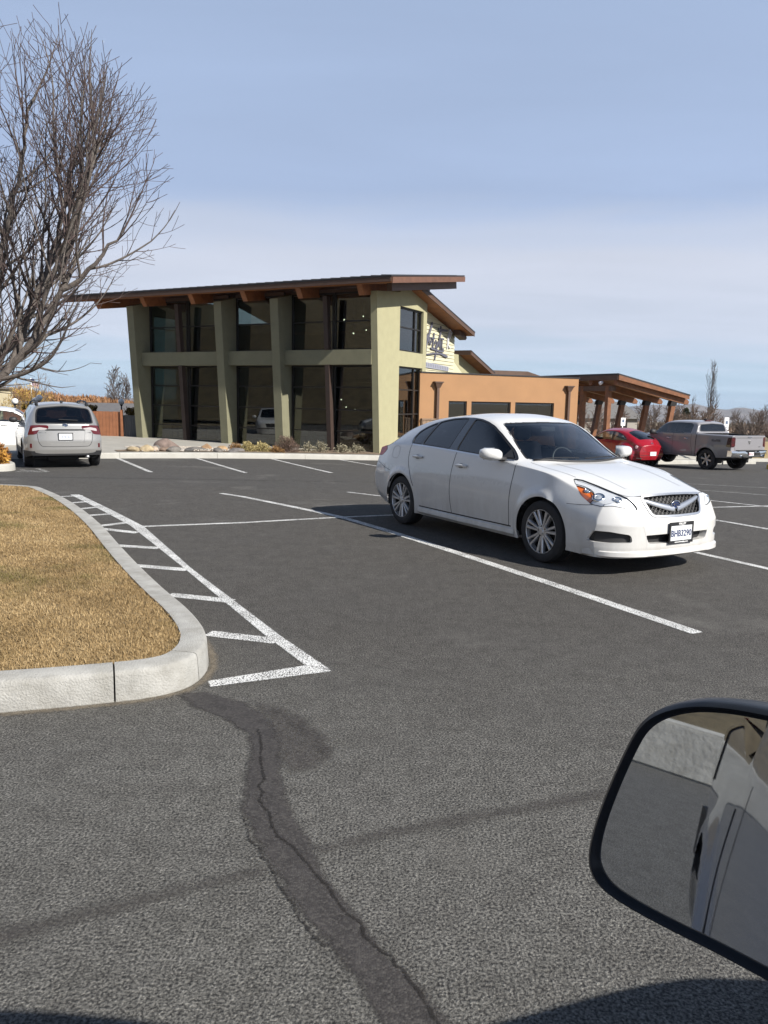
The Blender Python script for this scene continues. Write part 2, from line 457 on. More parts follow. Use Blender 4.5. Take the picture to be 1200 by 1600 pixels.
        s.reg[ins] = r
        return P
    def recess(s, name, depth, m, parent, oname):
        """side walls of a region that is set back into the skin"""
        mb = MB()
        for lp in s.border(name):
            P = s.V[lp]; Q = P - s.vn[lp] * depth; k = len(P)
            mb.add(np.concatenate([P, Q]), [[i, (i + 1) % k, k + (i + 1) % k, k + i] for i in range(k)])
        return raw(oname, mb.V, mb.F, m, parent, True)
    def kill(s, name):
        s.dead |= s.reg == s.names.index(name)
    def arch(s, cx, cz, rad, ymin=.45):
        for sg, v in ((1, 'side+'), (-1, 'side-')):
            a = np.linspace(0, 2 * math.pi, 64, endpoint=False)
            P = np.stack([cx + rad * np.cos(a), cz + rad * np.sin(a)], 1)
            s.region('arch', v, P, smooth=0, nmin=-2, lim=lambda c: np.abs(c[:, 1]) > ymin)
        s.kill('arch')
    def out(s, name, m, parent, off=0.0, mask=None, oname=None, flip=False, **k):
        f = (s.reg == s.names.index(name)) & ~s.dead if mask is None else mask
        F = s.F[f]
        if len(F) == 0: print('EMPTY region', name); return None
        u, inv = np.unique(F, return_inverse=True); V = s.V[u] + s.vn[u] * off
        F2 = inv.reshape(F.shape)
        if flip: F2 = F2[:, ::-1]
        return raw(oname or name, V, F2, m, parent, True, **k)
    def border(s, name):
        """ordered boundary loops of a region (list of vertex index lists)"""
        F = s.F[(s.reg == s.names.index(name)) & ~s.dead]
        e = {}
        for f in F:
            for i in range(4):
                a, b = int(f[i]), int(f[(i + 1) % 4])
                if (b, a) in e: del e[(b, a)]
                else: e[(a, b)] = 1
        nx = {}
        for a, b in e: nx.setdefault(a, []).append(b)
        loops = []
        while nx:
            st = next(iter(nx)); lp = [st]; cur = st
            while cur in nx:
                l = nx[cur]; n = l.pop()
                if not l: del nx[cur]
                if n == st: break
                lp.append(n); cur = n
            loops.append(lp)
        return [l for l in loops if len(l) > 8]
    def trim(s, name, w, h, m, parent, oname, lift=.002):
        """a raised strip along the border of a region"""
        mb = MB()
        for lp in s.border(name):
            P = s.V[lp]; n = s.vn[lp]
            for _ in range(2): P = .25 * np.roll(P, 1, 0) + .5 * P + .25 * np.roll(P, -1, 0)
            t = np.roll(P, -1, 0) - np.roll(P, 1, 0); t /= np.linalg.norm(t, axis=1)[:, None] + 1e-9
            sd = np.cross(n, t); k = len(P)
            V = np.concatenate([P - sd * w / 2 + n * (lift - .004), P - sd * w / 2 + n * (lift + h), P + sd * w / 2 + n * (lift + h), P + sd * w / 2 + n * (lift - .004)])
            F = []
            for i in range(k):
                j = (i + 1) % k
                for r in range(3): F.append([r * k + i, r * k + j, (r + 1) * k + j, (r + 1) * k + i])
            mb.add(V, F)
        return raw(oname, mb.V, mb.F, m, parent, False)
    def cast(s, view, a, b):
        ax, sg = s.AX[view]; o = [i for i in range(3) if i != ax]
        p = [0, 0, 0]; p[o[0]] = a; p[o[1]] = b; p[ax] = 5 * sg + (1.4 if ax == 0 else 0); d = [0, 0, 0]; d[ax] = -sg
        h, n, i, dist = s.tree.ray_cast(Vector(p), Vector(d))
        if h is None:
            h, n, i, dist = s.tree.find_nearest(Vector(p))
        if n.dot(Vector(d)) > 0: n = -n
        return h, n
    def seam(s, view, pts, m, parent, name='seam', w=.007, lift=.0012, dens=.04, rnd=2):
        """thin dark ribbon lying on the skin along a polyline given in the view plane"""
        P = chaikin(pts, rnd, False) if rnd else np.array(pts, float)
        Q = []
        for i in range(len(P) - 1):
            k = max(1, int(np.linalg.norm(P[i + 1] - P[i]) / dens))
            for t in range(k): Q.append(P[i] + (P[i + 1] - P[i]) * t / k)
        Q.append(P[-1]); H = [s.cast(view, *q) for q in Q]; V = []; F = []
        for i, (h, n) in enumerate(H):
            t = (H[min(i + 1, len(H) - 1)][0] - H[max(i - 1, 0)][0]); sd = n.cross(t)
            sd = sd.normalized() * w / 2 if sd.length > 1e-9 else Vector((0, 0, w / 2))
            V += [h + n * lift - sd, h + n * lift + sd]
            if i: F.append([2 * i - 2, 2 * i - 1, 2 * i + 1, 2 * i])
        return raw(name, V, F, m, parent)
def wells(body_bvh_y, axles, rad, m, parent, w=.36):
    for (cx, cz) in axles:
        for sg in (1, -1):
            mb = MB(); pr = [(rad + .004, sg * (body_bvh_y - .035)), (rad + .02, sg * (body_bvh_y - w)), (.05, sg * (body_bvh_y - w - .01))]
            mb.lathe(pr, (cx, 0, cz), 'Y', 40, a0=R(-15), a1=R(195))
            mb.build('wheel_well', m, parent, True)
def wheel(name, r, w, rim, spokes, mt, mr, parent, loc, sg, style='twin', dark=None, dish=.004, cap=None):
    """wheel part with tyre and rim sub-parts; outer face towards sg*y"""
    root = MB()
    pr = [(rim * .97, -w / 2 + .012), (rim + .01, -w / 2 + .002), (r - .045, -w / 2 - .004), (r - .014, -w / 2 + .012), (r - .002, -w / 2 + .04)]
    for gx in (-.55, -.18, .18, .55):
        x = gx * (w / 2 - .04); pr += [(r, x - .012), (r, x - .006), (r - .007, x - .005), (r - .007, x + .005), (r, x + .006)]
    pr += [(r - .002, w / 2 - .04), (r - .014, w / 2 - .012), (r - .045, w / 2 + .004), (rim + .01, w / 2 - .002), (rim * .97, w / 2 - .012), (rim * .95, 0)]
    x, y, z = loc; yc = y - sg * w / 2
    t = MB().lathe(pr, (x, yc, z), 'Y', 48, closed=True).build('wheel', mt, parent, ang=35)
    f = yc + sg * (w / 2 - dish)
    rm = MB().lathe([(rim * .94, f - sg * .16), (rim * .955, f - sg * .02), (rim * 1.0, f + sg * .004), (rim * 1.015, f + sg * .004), (rim * 1.02, f - sg * .012), (rim * .97, f - sg * .03)], (x, 0, z), 'Y', 48)
    rm.build('rim', mr, t, ang=35)
    MB().lathe([(.02, f - sg * .085), (rim * .55, f - sg * .085), (rim * .55, f - sg * .1), (rim * .93, f - sg * .13), (rim * .945, f - sg * .05)], (x, 0, z), 'Y', 32).build('brake_disc', dark, t, True)
    ang0 = .2
    for i in range(spokes):
        an = ang0 + 2 * math.pi * i / spokes
        offs = (-.17, .17) if style == 'twin' else (0,)
        for o in offs:
            c = math.cos; sn = math.sin; mb = MB()
            def P(rr, tw, yy, a=an): return (x + rr * c(a) - tw * sn(a), yy, z + rr * sn(a) + tw * c(a))
            w0, w1 = (.013, .016) if style == 'twin' else (.03, .038)
            r0, r1 = .05, rim * .975
            s0 = o * .05; s1 = o * rim * .9
            y0 = f - sg * .022; y1 = f - sg * .006
            V = [P(r0, s0 - w0, y0), P(r0, s0 + w0, y0), P(r1, s1 + w1, y1), P(r1, s1 - w1, y1),
                 P(r0, s0 - w0 * .5, y0 + sg * .012), P(r0, s0 + w0 * .5, y0 + sg * .012), P(r1, s1 + w1 * .6, y1 + sg * .008), P(r1, s1 - w1 * .6, y1 + sg * .008),
                 P(r0, s0 - w0, y0 - sg * .035), P(r0, s0 + w0, y0 - sg * .035), P(r1, s1 + w1, y1 - sg * .03), P(r1, s1 - w1, y1 - sg * .03)]
            mb.add(V, [[4, 5, 6, 7], [0, 4, 7, 3], [1, 2, 6, 5], [0, 3, 11, 8], [1, 9, 10, 2], [8, 11, 10, 9]])
            mb.build('spoke', mr, t)
    MB().lathe([(0, f - sg * .0), (.028, f - sg * .002), (.034, f - sg * .01), (.07, f - sg * .018), (.078, f - sg * .05)], (x, 0, z), 'Y', 24).build('hub', mr, t, ang=40)
    for i in range(5):
        an = .5 + 2 * math.pi * i / 5
        lug = MB().lathe([(0, f - sg * .012), (.011, f - sg * .012), (.011, f - sg * .03)], (x + .054 * math.cos(an), 0, z + .054 * math.sin(an)), 'Y', 8)
        lug.build('lug_nut', dark, t)
    return t

# ------------------------------------------------------------------ terrain, asphalt, markings
def grid_sheet(name, xs, ys, zf, m, parent=None, **k):
    X, Y = np.meshgrid(xs, ys, indexing='ij'); Z = zf(X, Y); n, q = X.shape
    V = np.stack([X, Y, Z], 2).reshape(-1, 3); I = np.arange(n * q).reshape(n, q)
    F = np.stack([I[:-1, :-1].ravel(), I[1:, :-1].ravel(), I[1:, 1:].ravel(), I[:-1, 1:].ravel()], 1)
    return raw(name, V, F, m, parent, True, **k)
def asphalt():
    m = bpy.data.materials.new('weathered_asphalt'); m.use_nodes = True; N, L = nodes_of(m); b = N['Principled BSDF']
    b.inputs['Specular IOR Level'].default_value = .3
    g = N.new('ShaderNodeNewGeometry'); P = g.outputs['Position']
    def noise(sc, det=4, ro=.55):
        n = N.new('ShaderNodeTexNoise'); n.inputs['Scale'].default_value = sc; n.inputs['Detail'].default_value = det; n.inputs['Roughness'].default_value = ro; L.new(P, n.inputs[0]); return n.outputs[0]
    def ramp(s, a, b_, lo=0., hi=1.):
        r = N.new('ShaderNodeMapRange'); r.inputs[1].default_value = a; r.inputs[2].default_value = b_; r.inputs[3].default_value = lo; r.inputs[4].default_value = hi; L.new(s, r.inputs[0]); return r.outputs[0]
    def mix(f, a, c):
        x = N.new('ShaderNodeMix'); x.data_type = 'RGBA'
        if hasattr(f, 'name') or not isinstance(f, float): L.new(f, x.inputs['Factor'])
        else: x.inputs['Factor'].default_value = f
        for s, v in (('A', a), ('B', c)):
            if isinstance(v, tuple): x.inputs[s].default_value = (*v, 1)
            else: L.new(v, x.inputs[s])
        return x.outputs['Result']
    def math_(op, a, c):
        x = N.new('ShaderNodeMath'); x.operation = op
        for i, v in enumerate((a, c)):
            if isinstance(v, (int, float)): x.inputs[i].default_value = v
            else: L.new(v, x.inputs[i])
        return x.outputs[0]
    vo = N.new('ShaderNodeTexVoronoi'); vo.inputs['Scale'].default_value = 105; L.new(P, vo.inputs['Vector'])
    sp = N.new('ShaderNodeSeparateColor'); L.new(vo.outputs['Color'], sp.inputs[0])
    vo2 = N.new('ShaderNodeTexVoronoi'); vo2.inputs['Scale'].default_value = 210; L.new(P, vo2.inputs['Vector'])
    sp2 = N.new('ShaderNodeSeparateColor'); L.new(vo2.outputs['Color'], sp2.inputs[0])
    # binder and stones
    pit = ramp(vo.outputs['Distance'], .25, .62)
    stone = mix(sp.outputs[0], (.075, .073, .067), (.27, .262, .238))
    stone = mix(ramp(sp2.outputs[1], .95, .99), stone, (.34, .32, .28))
    fine = mix(sp2.outputs[0], (.06, .058, .056), (.18, .176, .165))
    grain = noise(100, 4, .62); cov = ramp(noise(60, 3, .6), .34, .62)
    c = mix(cov, fine, stone)
    c = mix(.66, c, mix(ramp(grain, .42, .62), (.033, .032, .031), (.33, .32, .292)))
    c = mix(ramp(grain, .45, .33, 0., .9), c, (.016, .016, .017))
    c = mix(math_('MULTIPLY', pit, .35), c, (.03, .03, .03))
    # worn older driving lane in front, fresher darker surface among the stalls, lane again beyond
    sx = N.new('ShaderNodeSeparateXYZ'); L.new(P, sx.inputs[0]); big = noise(.35, 5, .6)
    yy = math_('ADD', sx.outputs[1], math_('MULTIPLY', math_('SUBTRACT', big, .5), 3.0))
    yy = math_('ADD', yy, math_('MULTIPLY', sx.outputs[0], .12))
    age = ramp(yy, 2.9, 5.4); age2 = ramp(yy, 13.5, 15.5)
    def mul(f, a, k):
        x = N.new('ShaderNodeMix'); x.data_type = 'RGBA'; x.blend_type = 'MULTIPLY'; L.new(f, x.inputs['Factor']); L.new(a, x.inputs['A'])
        if isinstance(k, tuple): x.inputs['B'].default_value = (*k, 1)
        else: L.new(k, x.inputs['B'])
        return x.outputs['Result']
    c = mul(age, c, (.68, .655, .645)); c = mix(math_('MULTIPLY', age2, .35), c, (.075, .074, .073))
    c = mul(ramp(noise(17, 5, .7), .60, .36, 0., .55), c, (.55, .55, .55)); c = mul(ramp(noise(5.5, 6, .65), .56, .40, 0., .45), c, (.66, .65, .64))
    c = mix(math_('MULTIPLY', ramp(noise(23, 5, .7), .58, .72), .30), c, (.20, .193, .178))
    blot = ramp(noise(1.1, 6, .62), .42, .68)
    c = mix(math_('MULTIPLY', blot, .20), c, (.070, .067, .065))
    oil = ramp(noise(2.3, 6, .7), .66, .76); c = mix(math_('MULTIPLY', oil, .5), c, (.025, .024, .024))
    pale = ramp(noise(.55, 7, .68), .57, .72)
    c = mix(math_('MULTIPLY', pale, .40), c, (.20, .19, .172))
    L.new(c, b.inputs['Base Color'])
    b.inputs['Roughness'].default_value = .88
    h = math_('ADD', math_('MULTIPLY', pit, -.6), math_('MULTIPLY', sp.outputs[0], .5)); h = math_('ADD', math_('MULTIPLY', h, .4), math_('MULTIPLY', grain, 2.2))
    bp = N.new('ShaderNodeBump'); bp.inputs['Strength'].default_value = .75; bp.inputs['Distance'].default_value = .006; L.new(h, bp.inputs['Height']); L.new(bp.outputs[0], b.inputs['Normal'])
    return m
def decal_mat(name, color, var, edge=.02, nscale=60, worn=.0, rough=.7, bump=.3, alpha=1.0, spk=None, soft=.25):
    """thin layer on the asphalt with ragged, worn edges ('edge' attribute = distance to the outline)"""
    m = bpy.data.materials.new(name); m.use_nodes = True; N, L = nodes_of(m); b = N['Principled BSDF']; MATS[name] = m
    at = N.new('ShaderNodeAttribute'); at.attribute_name = 'edge'
    g = N.new('ShaderNodeNewGeometry')
    n = N.new('ShaderNodeTexNoise'); n.inputs['Scale'].default_value = nscale; n.inputs['Detail'].default_value = 5; n.inputs['Roughness'].default_value = .65; L.new(g.outputs['Position'], n.inputs[0])
    ma = N.new('ShaderNodeMath'); ma.operation = 'MULTIPLY_ADD'; ma.inputs[1].default_value = edge * 2.4; L.new(n.outputs[0], ma.inputs[0])
    s = N.new('ShaderNodeMath'); s.operation = 'SUBTRACT'; s.inputs[1].default_value = edge * 1.2; L.new(at.outputs['Fac'], s.inputs[0]); L.new(s.outputs[0], ma.inputs[2])
    r = N.new('ShaderNodeMapRange'); r.inputs[1].default_value = -.002; r.inputs[2].default_value = .004 + edge * soft; r.inputs[4].default_value = alpha; L.new(ma.outputs[0], r.inputs[0])
    al = r.outputs[0]
    if worn:
        v = N.new('ShaderNodeTexVoronoi'); v.inputs['Scale'].default_value = 110; L.new(g.outputs['Position'], v.inputs['Vector'])
        n3 = N.new('ShaderNodeTexNoise'); n3.inputs['Scale'].default_value = 4; n3.inputs['Detail'].default_value = 4; L.new(g.outputs['Position'], n3.inputs[0])
        a3 = N.new('ShaderNodeMath'); a3.operation = 'MULTIPLY_ADD'; a3.inputs[1].default_value = .55; L.new(n3.outputs[0], a3.inputs[0]); L.new(v.outputs['Distance'], a3.inputs[2])
        r3 = N.new('ShaderNodeMapRange'); r3.inputs[1].default_value = 1.02 - worn; r3.inputs[2].default_value = .84 - worn; L.new(a3.outputs[0], r3.inputs[0])
        m3 = N.new('ShaderNodeMath'); m3.operation = 'MULTIPLY'; L.new(al, m3.inputs[0]); L.new(r3.outputs[0], m3.inputs[1]); al = m3.outputs[0]
    L.new(al, b.inputs['Alpha'])
    n2 = N.new('ShaderNodeTexNoise'); n2.inputs['Scale'].default_value = 14; n2.inputs['Detail'].default_value = 8; n2.inputs['Roughness'].default_value = .7; L.new(g.outputs['Position'], n2.inputs[0])
    mx = N.new('ShaderNodeMix'); mx.data_type = 'RGBA'; mx.inputs['A'].default_value = (*[c * (1 - var) for c in color], 1); mx.inputs['B'].default_value = (*[min(1, c * (1 + var)) for c in color], 1)
    rr = N.new('ShaderNodeMapRange'); rr.inputs[1].default_value = .3; rr.inputs[2].default_value = .7; L.new(n2.outputs[0], rr.inputs[0]); L.new(rr.outputs[0], mx.inputs['Factor'])
    L.new(mx.outputs['Result'], b.inputs['Base Color']); b.inputs['Roughness'].default_value = rough; b.inputs['Specular IOR Level'].default_value = .3
    v2 = N.new('ShaderNodeTexVoronoi'); v2.inputs['Scale'].default_value = 130; L.new(g.outputs['Position'], v2.inputs['Vector'])
    bp = N.new('ShaderNodeBump'); bp.inputs['Strength'].default_value = bump; bp.inputs['Distance'].default_value = .006; bp.invert = True; L.new(v2.outputs['Distance'], bp.inputs['Height']); L.new(bp.outputs[0], b.inputs['Normal'])
    if spk:
        sc = N.new('ShaderNodeSeparateColor'); L.new(v2.outputs['Color'], sc.inputs[0]); m4 = N.new('ShaderNodeMix'); m4.data_type = 'RGBA'
        r4 = N.new('ShaderNodeMapRange'); r4.inputs[1].default_value = .45; r4.inputs[2].default_value = .95; L.new(sc.outputs[0], r4.inputs[0]); L.new(r4.outputs[0], m4.inputs['Factor'])
        L.new(mx.outputs['Result'], m4.inputs['A']); m4.inputs['B'].default_value = (*spk, 1); L.new(m4.outputs['Result'], b.inputs['Base Color'])
    return m
def decal(name, poly, m, cell=.02, lift=.004, pad=.03, parent=None, **k):
    P = np.array(poly, float); lo = P.min(0) - pad; hi = P.max(0) + pad
    # align the grid with the longest edge
    d = np.roll(P, -1, 0) - P; i = np.argmax(np.linalg.norm(d, axis=1)); a = math.atan2(d[i, 1], d[i, 0]); c, s = math.cos(a), math.sin(a); Rm = np.array([[c, s], [-s, c]])
    Q = P @ Rm.T; lo = Q.min(0) - pad; hi = Q.max(0) + pad
    xs = np.arange(lo[0], hi[0] + cell, cell); ys = np.arange(lo[1], hi[1] + cell, cell)
    X, Y = np.meshgrid(xs, ys, indexing='ij'); q = np.stack([X.ravel(), Y.ravel()], 1)
    _, dist = nearest_on(Q, q); ins = inpoly(Q, q); sd = np.where(ins, dist, -dist)
    n, w = X.shape; I = np.arange(n * w).reshape(n, w)
    F = np.stack([I[:-1, :-1].ravel(), I[1:, :-1].ravel(), I[1:, 1:].ravel(), I[:-1, 1:].ravel()], 1)
    F = F[(sd[F] > -pad).any(1)]; u, inv = np.unique(F, return_inverse=True); F = inv.reshape(F.shape)
    W = q[u] @ Rm; V = np.concatenate([W, (gz(W[:, 0], W[:, 1]) + lift)[:, None]], 1)
    o = raw(name, V, F, m, parent, False, **k)
    at = o.data.attributes.new('edge', 'FLOAT', 'POINT'); at.data.foreach_set('value', sd[u].astype(np.float32))
    return o
def strip(pts, w):
    P = np.array(pts, float); t = np.gradient(P, axis=0); t /= np.linalg.norm(t, axis=1)[:, None]; n = np.stack([-t[:, 1], t[:, 0]], 1) * w / 2
    return np.concatenate([P + n, (P - n)[::-1]])

M_GRASSDIRT = mat('dry_ground', (.17, .135, .075), .95, var=.35, vscale=.6, bump=.3, bscale=30)
far = np.concatenate([[-5200, -3400, -2000, -1200, -700, -400, -220, -130, -90], np.linspace(-70, 70, 57), [90, 130, 220, 400, 700, 1200, 2000, 3400, 5200]])
fary = np.concatenate([[-3000, -1200, -500, -200, -90, -50, -30], np.linspace(-20, 80, 51), [100, 140, 200, 300, 500, 800, 1300, 2000, 3000, 4200, 5600]])
grid_sheet('ground', far, fary, lambda X, Y: gz(X, Y) - .06, M_GRASSDIRT, kind='structure')
grid_sheet('parking_lot', np.linspace(-26, 44, 141), np.linspace(-16, 48, 129), gz, asphalt(), kind='structure')
M_PAINT = decal_mat('white_road_paint', (.68, .68, .665), .08, .012, 90, .06, .65)
M_PAINT2 = decal_mat('worn_road_paint', (.52, .52, .505), .12, .014, 80, .2, .7)
M_SEAL = decal_mat('crack_sealer', (.047, .043, .042), .35, .035, 13, 0, .75, .35, .86, spk=(.085, .079, .074), soft=.7)
M_SEAL2 = decal_mat('old_crack_sealer', (.058, .053, .051), .35, .05, 11, 0, .85, .5, .66, spk=(.12, .113, .104), soft=1.2)
M_CRACK = decal_mat('open_crack', (.022, .020, .019), .3, .012, 60, 0, .9, .2, 1.0)
def line(name, pts, w, m, cell=.03, pad=.04): return decal(name, strip(pts, w), m, cell, .0045, pad, None, kind='structure')
line('parking_line', [(-2.922, 13.741), (-2.425, 13.211), (-.611, 10.782), (-.02, 9.758), (.837, 8.204), (1.528, 6.895), (1.946, 6.065), (2.277, 5.408)], .12, M_PAINT)
line('parking_line', [(-3.1, 9.57), (-1.85, 10.065), (-.609, 10.749), (.14, 11.1), (1.2, 11.6)], .10, M_PAINT)
line('parking_line', [(-.698, 14.573), (-.04, 13.9), (1.0, 12.4), (2.3, 10.5), (3.451, 8.686), (3.922, 7.738), (4.6, 6.3), (5.2, 5.0)], .10, M_PAINT)
line('parking_line', [(2.3, 15.6), (3.8, 13.3), (4.865, 11.267), (5.223, 10.403), (6.4, 7.8)], .10, M_PAINT, .04)
line('parking_line', [(2.0, 11.75), (4.0, 12.5), (5.668, 13.19), (6.837, 13.69), (10.0, 15.0)], .10, M_PAINT, .04)
line('parking_line', [(5.2, 16.6), (6.208, 14.585), (6.76, 13.535), (8.8, 9.6)], .10, M_PAINT, .04)
line('parking_line', [(6.3, 18.5), (7.297, 17.319), (8.131, 16.323), (11.0, 12.4)], .10, M_PAINT2, .05, .06)
line('parking_line', [(7.4, 20.1), (8.279, 19.484), (9.339, 18.779), (13.0, 16.2)], .10, M_PAINT2, .05, .06)
for a, b in (((-8.282, 23.86), (-5.561, 18.364)), ((-5.988, 24.6), (-3.416, 18.973)), ((-3.742, 25.62), (-1.372, 19.904)), ((-1.55, 26.75), (.75, 21.5)), ((.7, 27.8), (3.0, 22.5))):
    line('parking_line', [a, ((a[0] + b[0]) / 2, (a[1] + b[1]) / 2), b], .12, M_PAINT, .05, .06)
hm = empty('hatched_marking', (0, 0, 0), kind='structure')
decal('border_stripe', [(-.298, 4.486), (-.687, 5.142), (-1.818, 7.222), (-3.012, 9.601), (-5.159, 13.0), (-5.30, 12.95), (-3.19, 9.626), (-1.949, 7.326), (-.80, 5.15), (-.47, 4.57)], M_PAINT, .02, .0046, .03, hm)
decal('border_stripe', [(-.995, 4.265), (-.96, 4.17), (-.28, 4.47), (-.46, 4.565)], M_PAINT, .015, .0052, .03, hm)
decal('border_stripe', [(-5.55, 12.45), (-5.50, 12.36), (-5.0, 12.80), (-5.08, 12.9)], M_PAINT, .02, .0052, .03, hm)
for a, b in (((-1.20, 5.18), (-.70, 5.03)), ((-1.76, 6.22), (-1.20, 6.05)), ((-2.40, 7.31), (-1.84, 7.16)), ((-2.92, 8.30), (-2.41, 8.20)), ((-3.55, 9.40), (-2.94, 9.13)), ((-3.59, 9.53), (-3.30, 9.90)), ((-4.07, 10.4), (-3.75, 10.66)), ((-4.45, 10.98), (-4.2, 11.38)), ((-4.85, 11.7), (-4.60, 12.0))):
    decal('cross_stripe', strip([a, ((a[0] + b[0]) / 2, (a[1] + b[1]) / 2), b], .125), M_PAINT, .018, .0052, .03, hm)
h2 = empty('corner_marking', (0, 0, 0), kind='structure')
for a, b in (((-8.45, 17.66), (-7.75, 17.75)), ((-7.75, 17.75), (-8.45, 18.75)), ((-8.6, 18.2), (-8.0, 17.85))): decal('border_stripe', strip([a, ((a[0] + b[0]) / 2, (a[1] + b[1]) / 2), b], .12), M_PAINT2, .04, .005, .05, h2)
def G_(l): return l
decal('crack_repair', [(-1.114, 4.034), (-.991, 3.889), (-.79, 3.732), (-.644, 3.549), (-.616, 3.445), (-.594, 3.221), (-.543, 2.847), (-.463, 2.669), (-.347, 2.438), (-.262, 2.272), (-.126, 2.073), (-.027, 1.903), (.06, 1.65), (.30, 1.65), (.165, 1.907), (.062, 2.052), (-.057, 2.247), (-.176, 2.48), (-.234, 2.635), (-.31, 2.808), (-.40, 3.085), (-.43, 3.25), (-.46, 3.45), (-.50, 3.62), (-.60, 3.82), (-.74, 3.98), (-.941, 4.09), (-1.087, 4.11)], M_SEAL, .015, .003, .05, kind='structure')
decal('crack_repair', [(-.72, 4.03), (-.483, 3.90), (-.259, 3.60), (-.199, 3.363), (-.262, 3.215), (-.40, 3.15), (-.52, 3.4), (-.60, 3.75)], M_SEAL2, .015, .0024, .06, kind='structure')
decal('crack_repair', [(-.60, 3.90), (-.40, 3.78), (-.24, 3.55), (-.19, 3.37), (-.25, 3.30), (-.33, 3.46), (-.46, 3.68)], M_SEAL2, .015, .0036, .06, kind='structure')
decal('crack_repair', [(-1.6, 1.95), (-1.185, 2.155), (-.901, 2.285), (-.624, 2.412), (-.383, 2.53), (-.369, 2.438), (-.603, 2.327), (-.867, 2.193), (-1.129, 2.046), (-1.6, 1.83)], M_SEAL2, .018, .0022, .05, kind='structure')
decal('crack_repair', [(-.256, 2.614), (.023, 2.774), (.435, 2.922), (1.01, 3.123), (1.9, 3.42), (1.9, 3.31), (.975, 3.003), (.421, 2.811), (.023, 2.665), (-.227, 2.555)], M_SEAL2, .018, .0022, .05, kind='structure')
def jag(pts, amt=.008, n=5):
    P = np.array(pts, float); Q = []
    for i in range(len(P) - 1):
        for t in range(n): Q.append(P[i] + (P[i + 1] - P[i]) * t / n + rng.normal(0, amt, 2))
    return np.array(Q + [P[-1]])
decal('crack', strip(jag([(-.60, 3.62), (-.582, 3.552), (-.501, 3.225), (-.471, 2.948), (-.386, 2.715), (-.272, 2.553), (-.144, 2.341), (.006, 2.104), (.097, 1.977), (.25, 1.65)]), .013), M_CRACK, .006, .0042, .012, kind='structure')
decal('crack', strip(jag([(-.532, 2.823), (-.444, 2.628), (-.347, 2.438), (-.256, 2.257), (-.147, 2.099)], .006), .010), M_CRACK, .006, .0044, .012, kind='structure')
decal('crack', strip(jag([(-12, 16.0), (-6.5, 16.4), (-2, 16.9), (2.5, 17.6)], .03, 14), .035), M_CRACK, .02, .003, .03, kind='structure')

# ------------------------------------------------------------------ planted island with kerb
KH = .165
M_KERB = mat('kerb_concrete', (.35, .345, .325), .9, var=.14, vscale=7, bump=.45, bscale=90, dirt=(.20, .19, .165), dscale=5, damt=.75)
M_KERBTOP = M_KERB
def resample(P, step):
    P = np.array(P, float); d = np.concatenate([[0], np.cumsum(np.linalg.norm(np.diff(P, axis=0), axis=1))]); s = np.linspace(0, d[-1], max(2, int(d[-1] / step) + 1))
    return np.stack([np.interp(s, d, P[:, k]) for k in range(2)], 1), s
def kerb(root, path, joints, w=.17, h=KH, rad=.03, step=.08, side=1, m=M_KERB):
    """kerb pieces along a path (outer foot line); the body lies to the left of the walking direction when side=1"""
    P, s = resample(path, step); t = np.gradient(P, axis=0); t /= np.linalg.norm(t, axis=1)[:, None]; n = np.stack([-t[:, 1], t[:, 0]], 1) * side
    prof = [(-.0, -.06), (.012, h - rad), (.018, h - rad * .35), (.035, h), (w, h + .002), (w + .002, -.06)]
    js = [0] + [j for j in joints if j < s[-1] - .2] + [s[-1]]; prof = prof[:]
    for a, b in zip(js[:-1], js[1:]):
        ss = np.linspace(a + .0045, b - .0045, max(3, int((b - a) / step) + 1)); V = []; F = []; q = len(prof)
        for i, u in enumerate(ss):
            p = np.array([np.interp(u, s, P[:, 0]), np.interp(u, s, P[:, 1])]); nn = np.array([np.interp(u, s, n[:, 0]), np.interp(u, s, n[:, 1])]); nn /= np.linalg.norm(nn); g = float(gz(*p))
            for (o, z) in prof: V.append((*(p + nn * o), z + g))
            if i: F += [[(i - 1) * q + e, (i - 1) * q + e + 1, i * q + e + 1, i * q + e] for e in range(q - 1)]
        F += [list(range(q)), [(len(ss) - 1) * q + e for e in range(q)]]
        MB().add(V, F).build('kerb_stone', m, root, ang=50)
isl = empty('planted_island', (0, 0, 0), kind='structure')
front = chaikin([(-9.5, 1.95), (-5, 3.0), (-3, 3.48), (-1.95, 3.76), (-1.55, 3.88), (-1.18, 4.02), (-1.03, 4.22), (-1.04, 4.62), (-1.30, 5.20), (-1.72, 5.90), (-2.42, 7.20), (-3.36, 9.05), (-4.52, 11.0), (-5.35, 12.2), (-5.75, 12.75), (-6.5, 12.95), (-9, 13.0), (-16, 13.05)], 2, False)
kerb(isl, front, [2.5, 5.4, 8.33, 8.87, 11.9, 14.6, 17.4, 20.2, 23], side=1)
P_, s_ = resample(front, .15); t_ = np.gradient(P_, axis=0); t_ /= np.linalg.norm(t_, axis=1)[:, None]; n_ = np.stack([-t_[:, 1], t_[:, 0]], 1)
inner = np.concatenate([P_ + n_ * .165, [(-16, 1.0)]])
M_GRIT = decal_mat('gutter_grit', (.20, .165, .12), .4, .03, 30, 0, .95, .4, .55, spk=(.30, .26, .20), soft=1.0)
k_ = (s_ > 5.5) & (s_ < 13); decal('gutter_grit', strip((P_ - n_ * .025)[k_], .075), M_GRIT, .015, .0034, .03, isl)
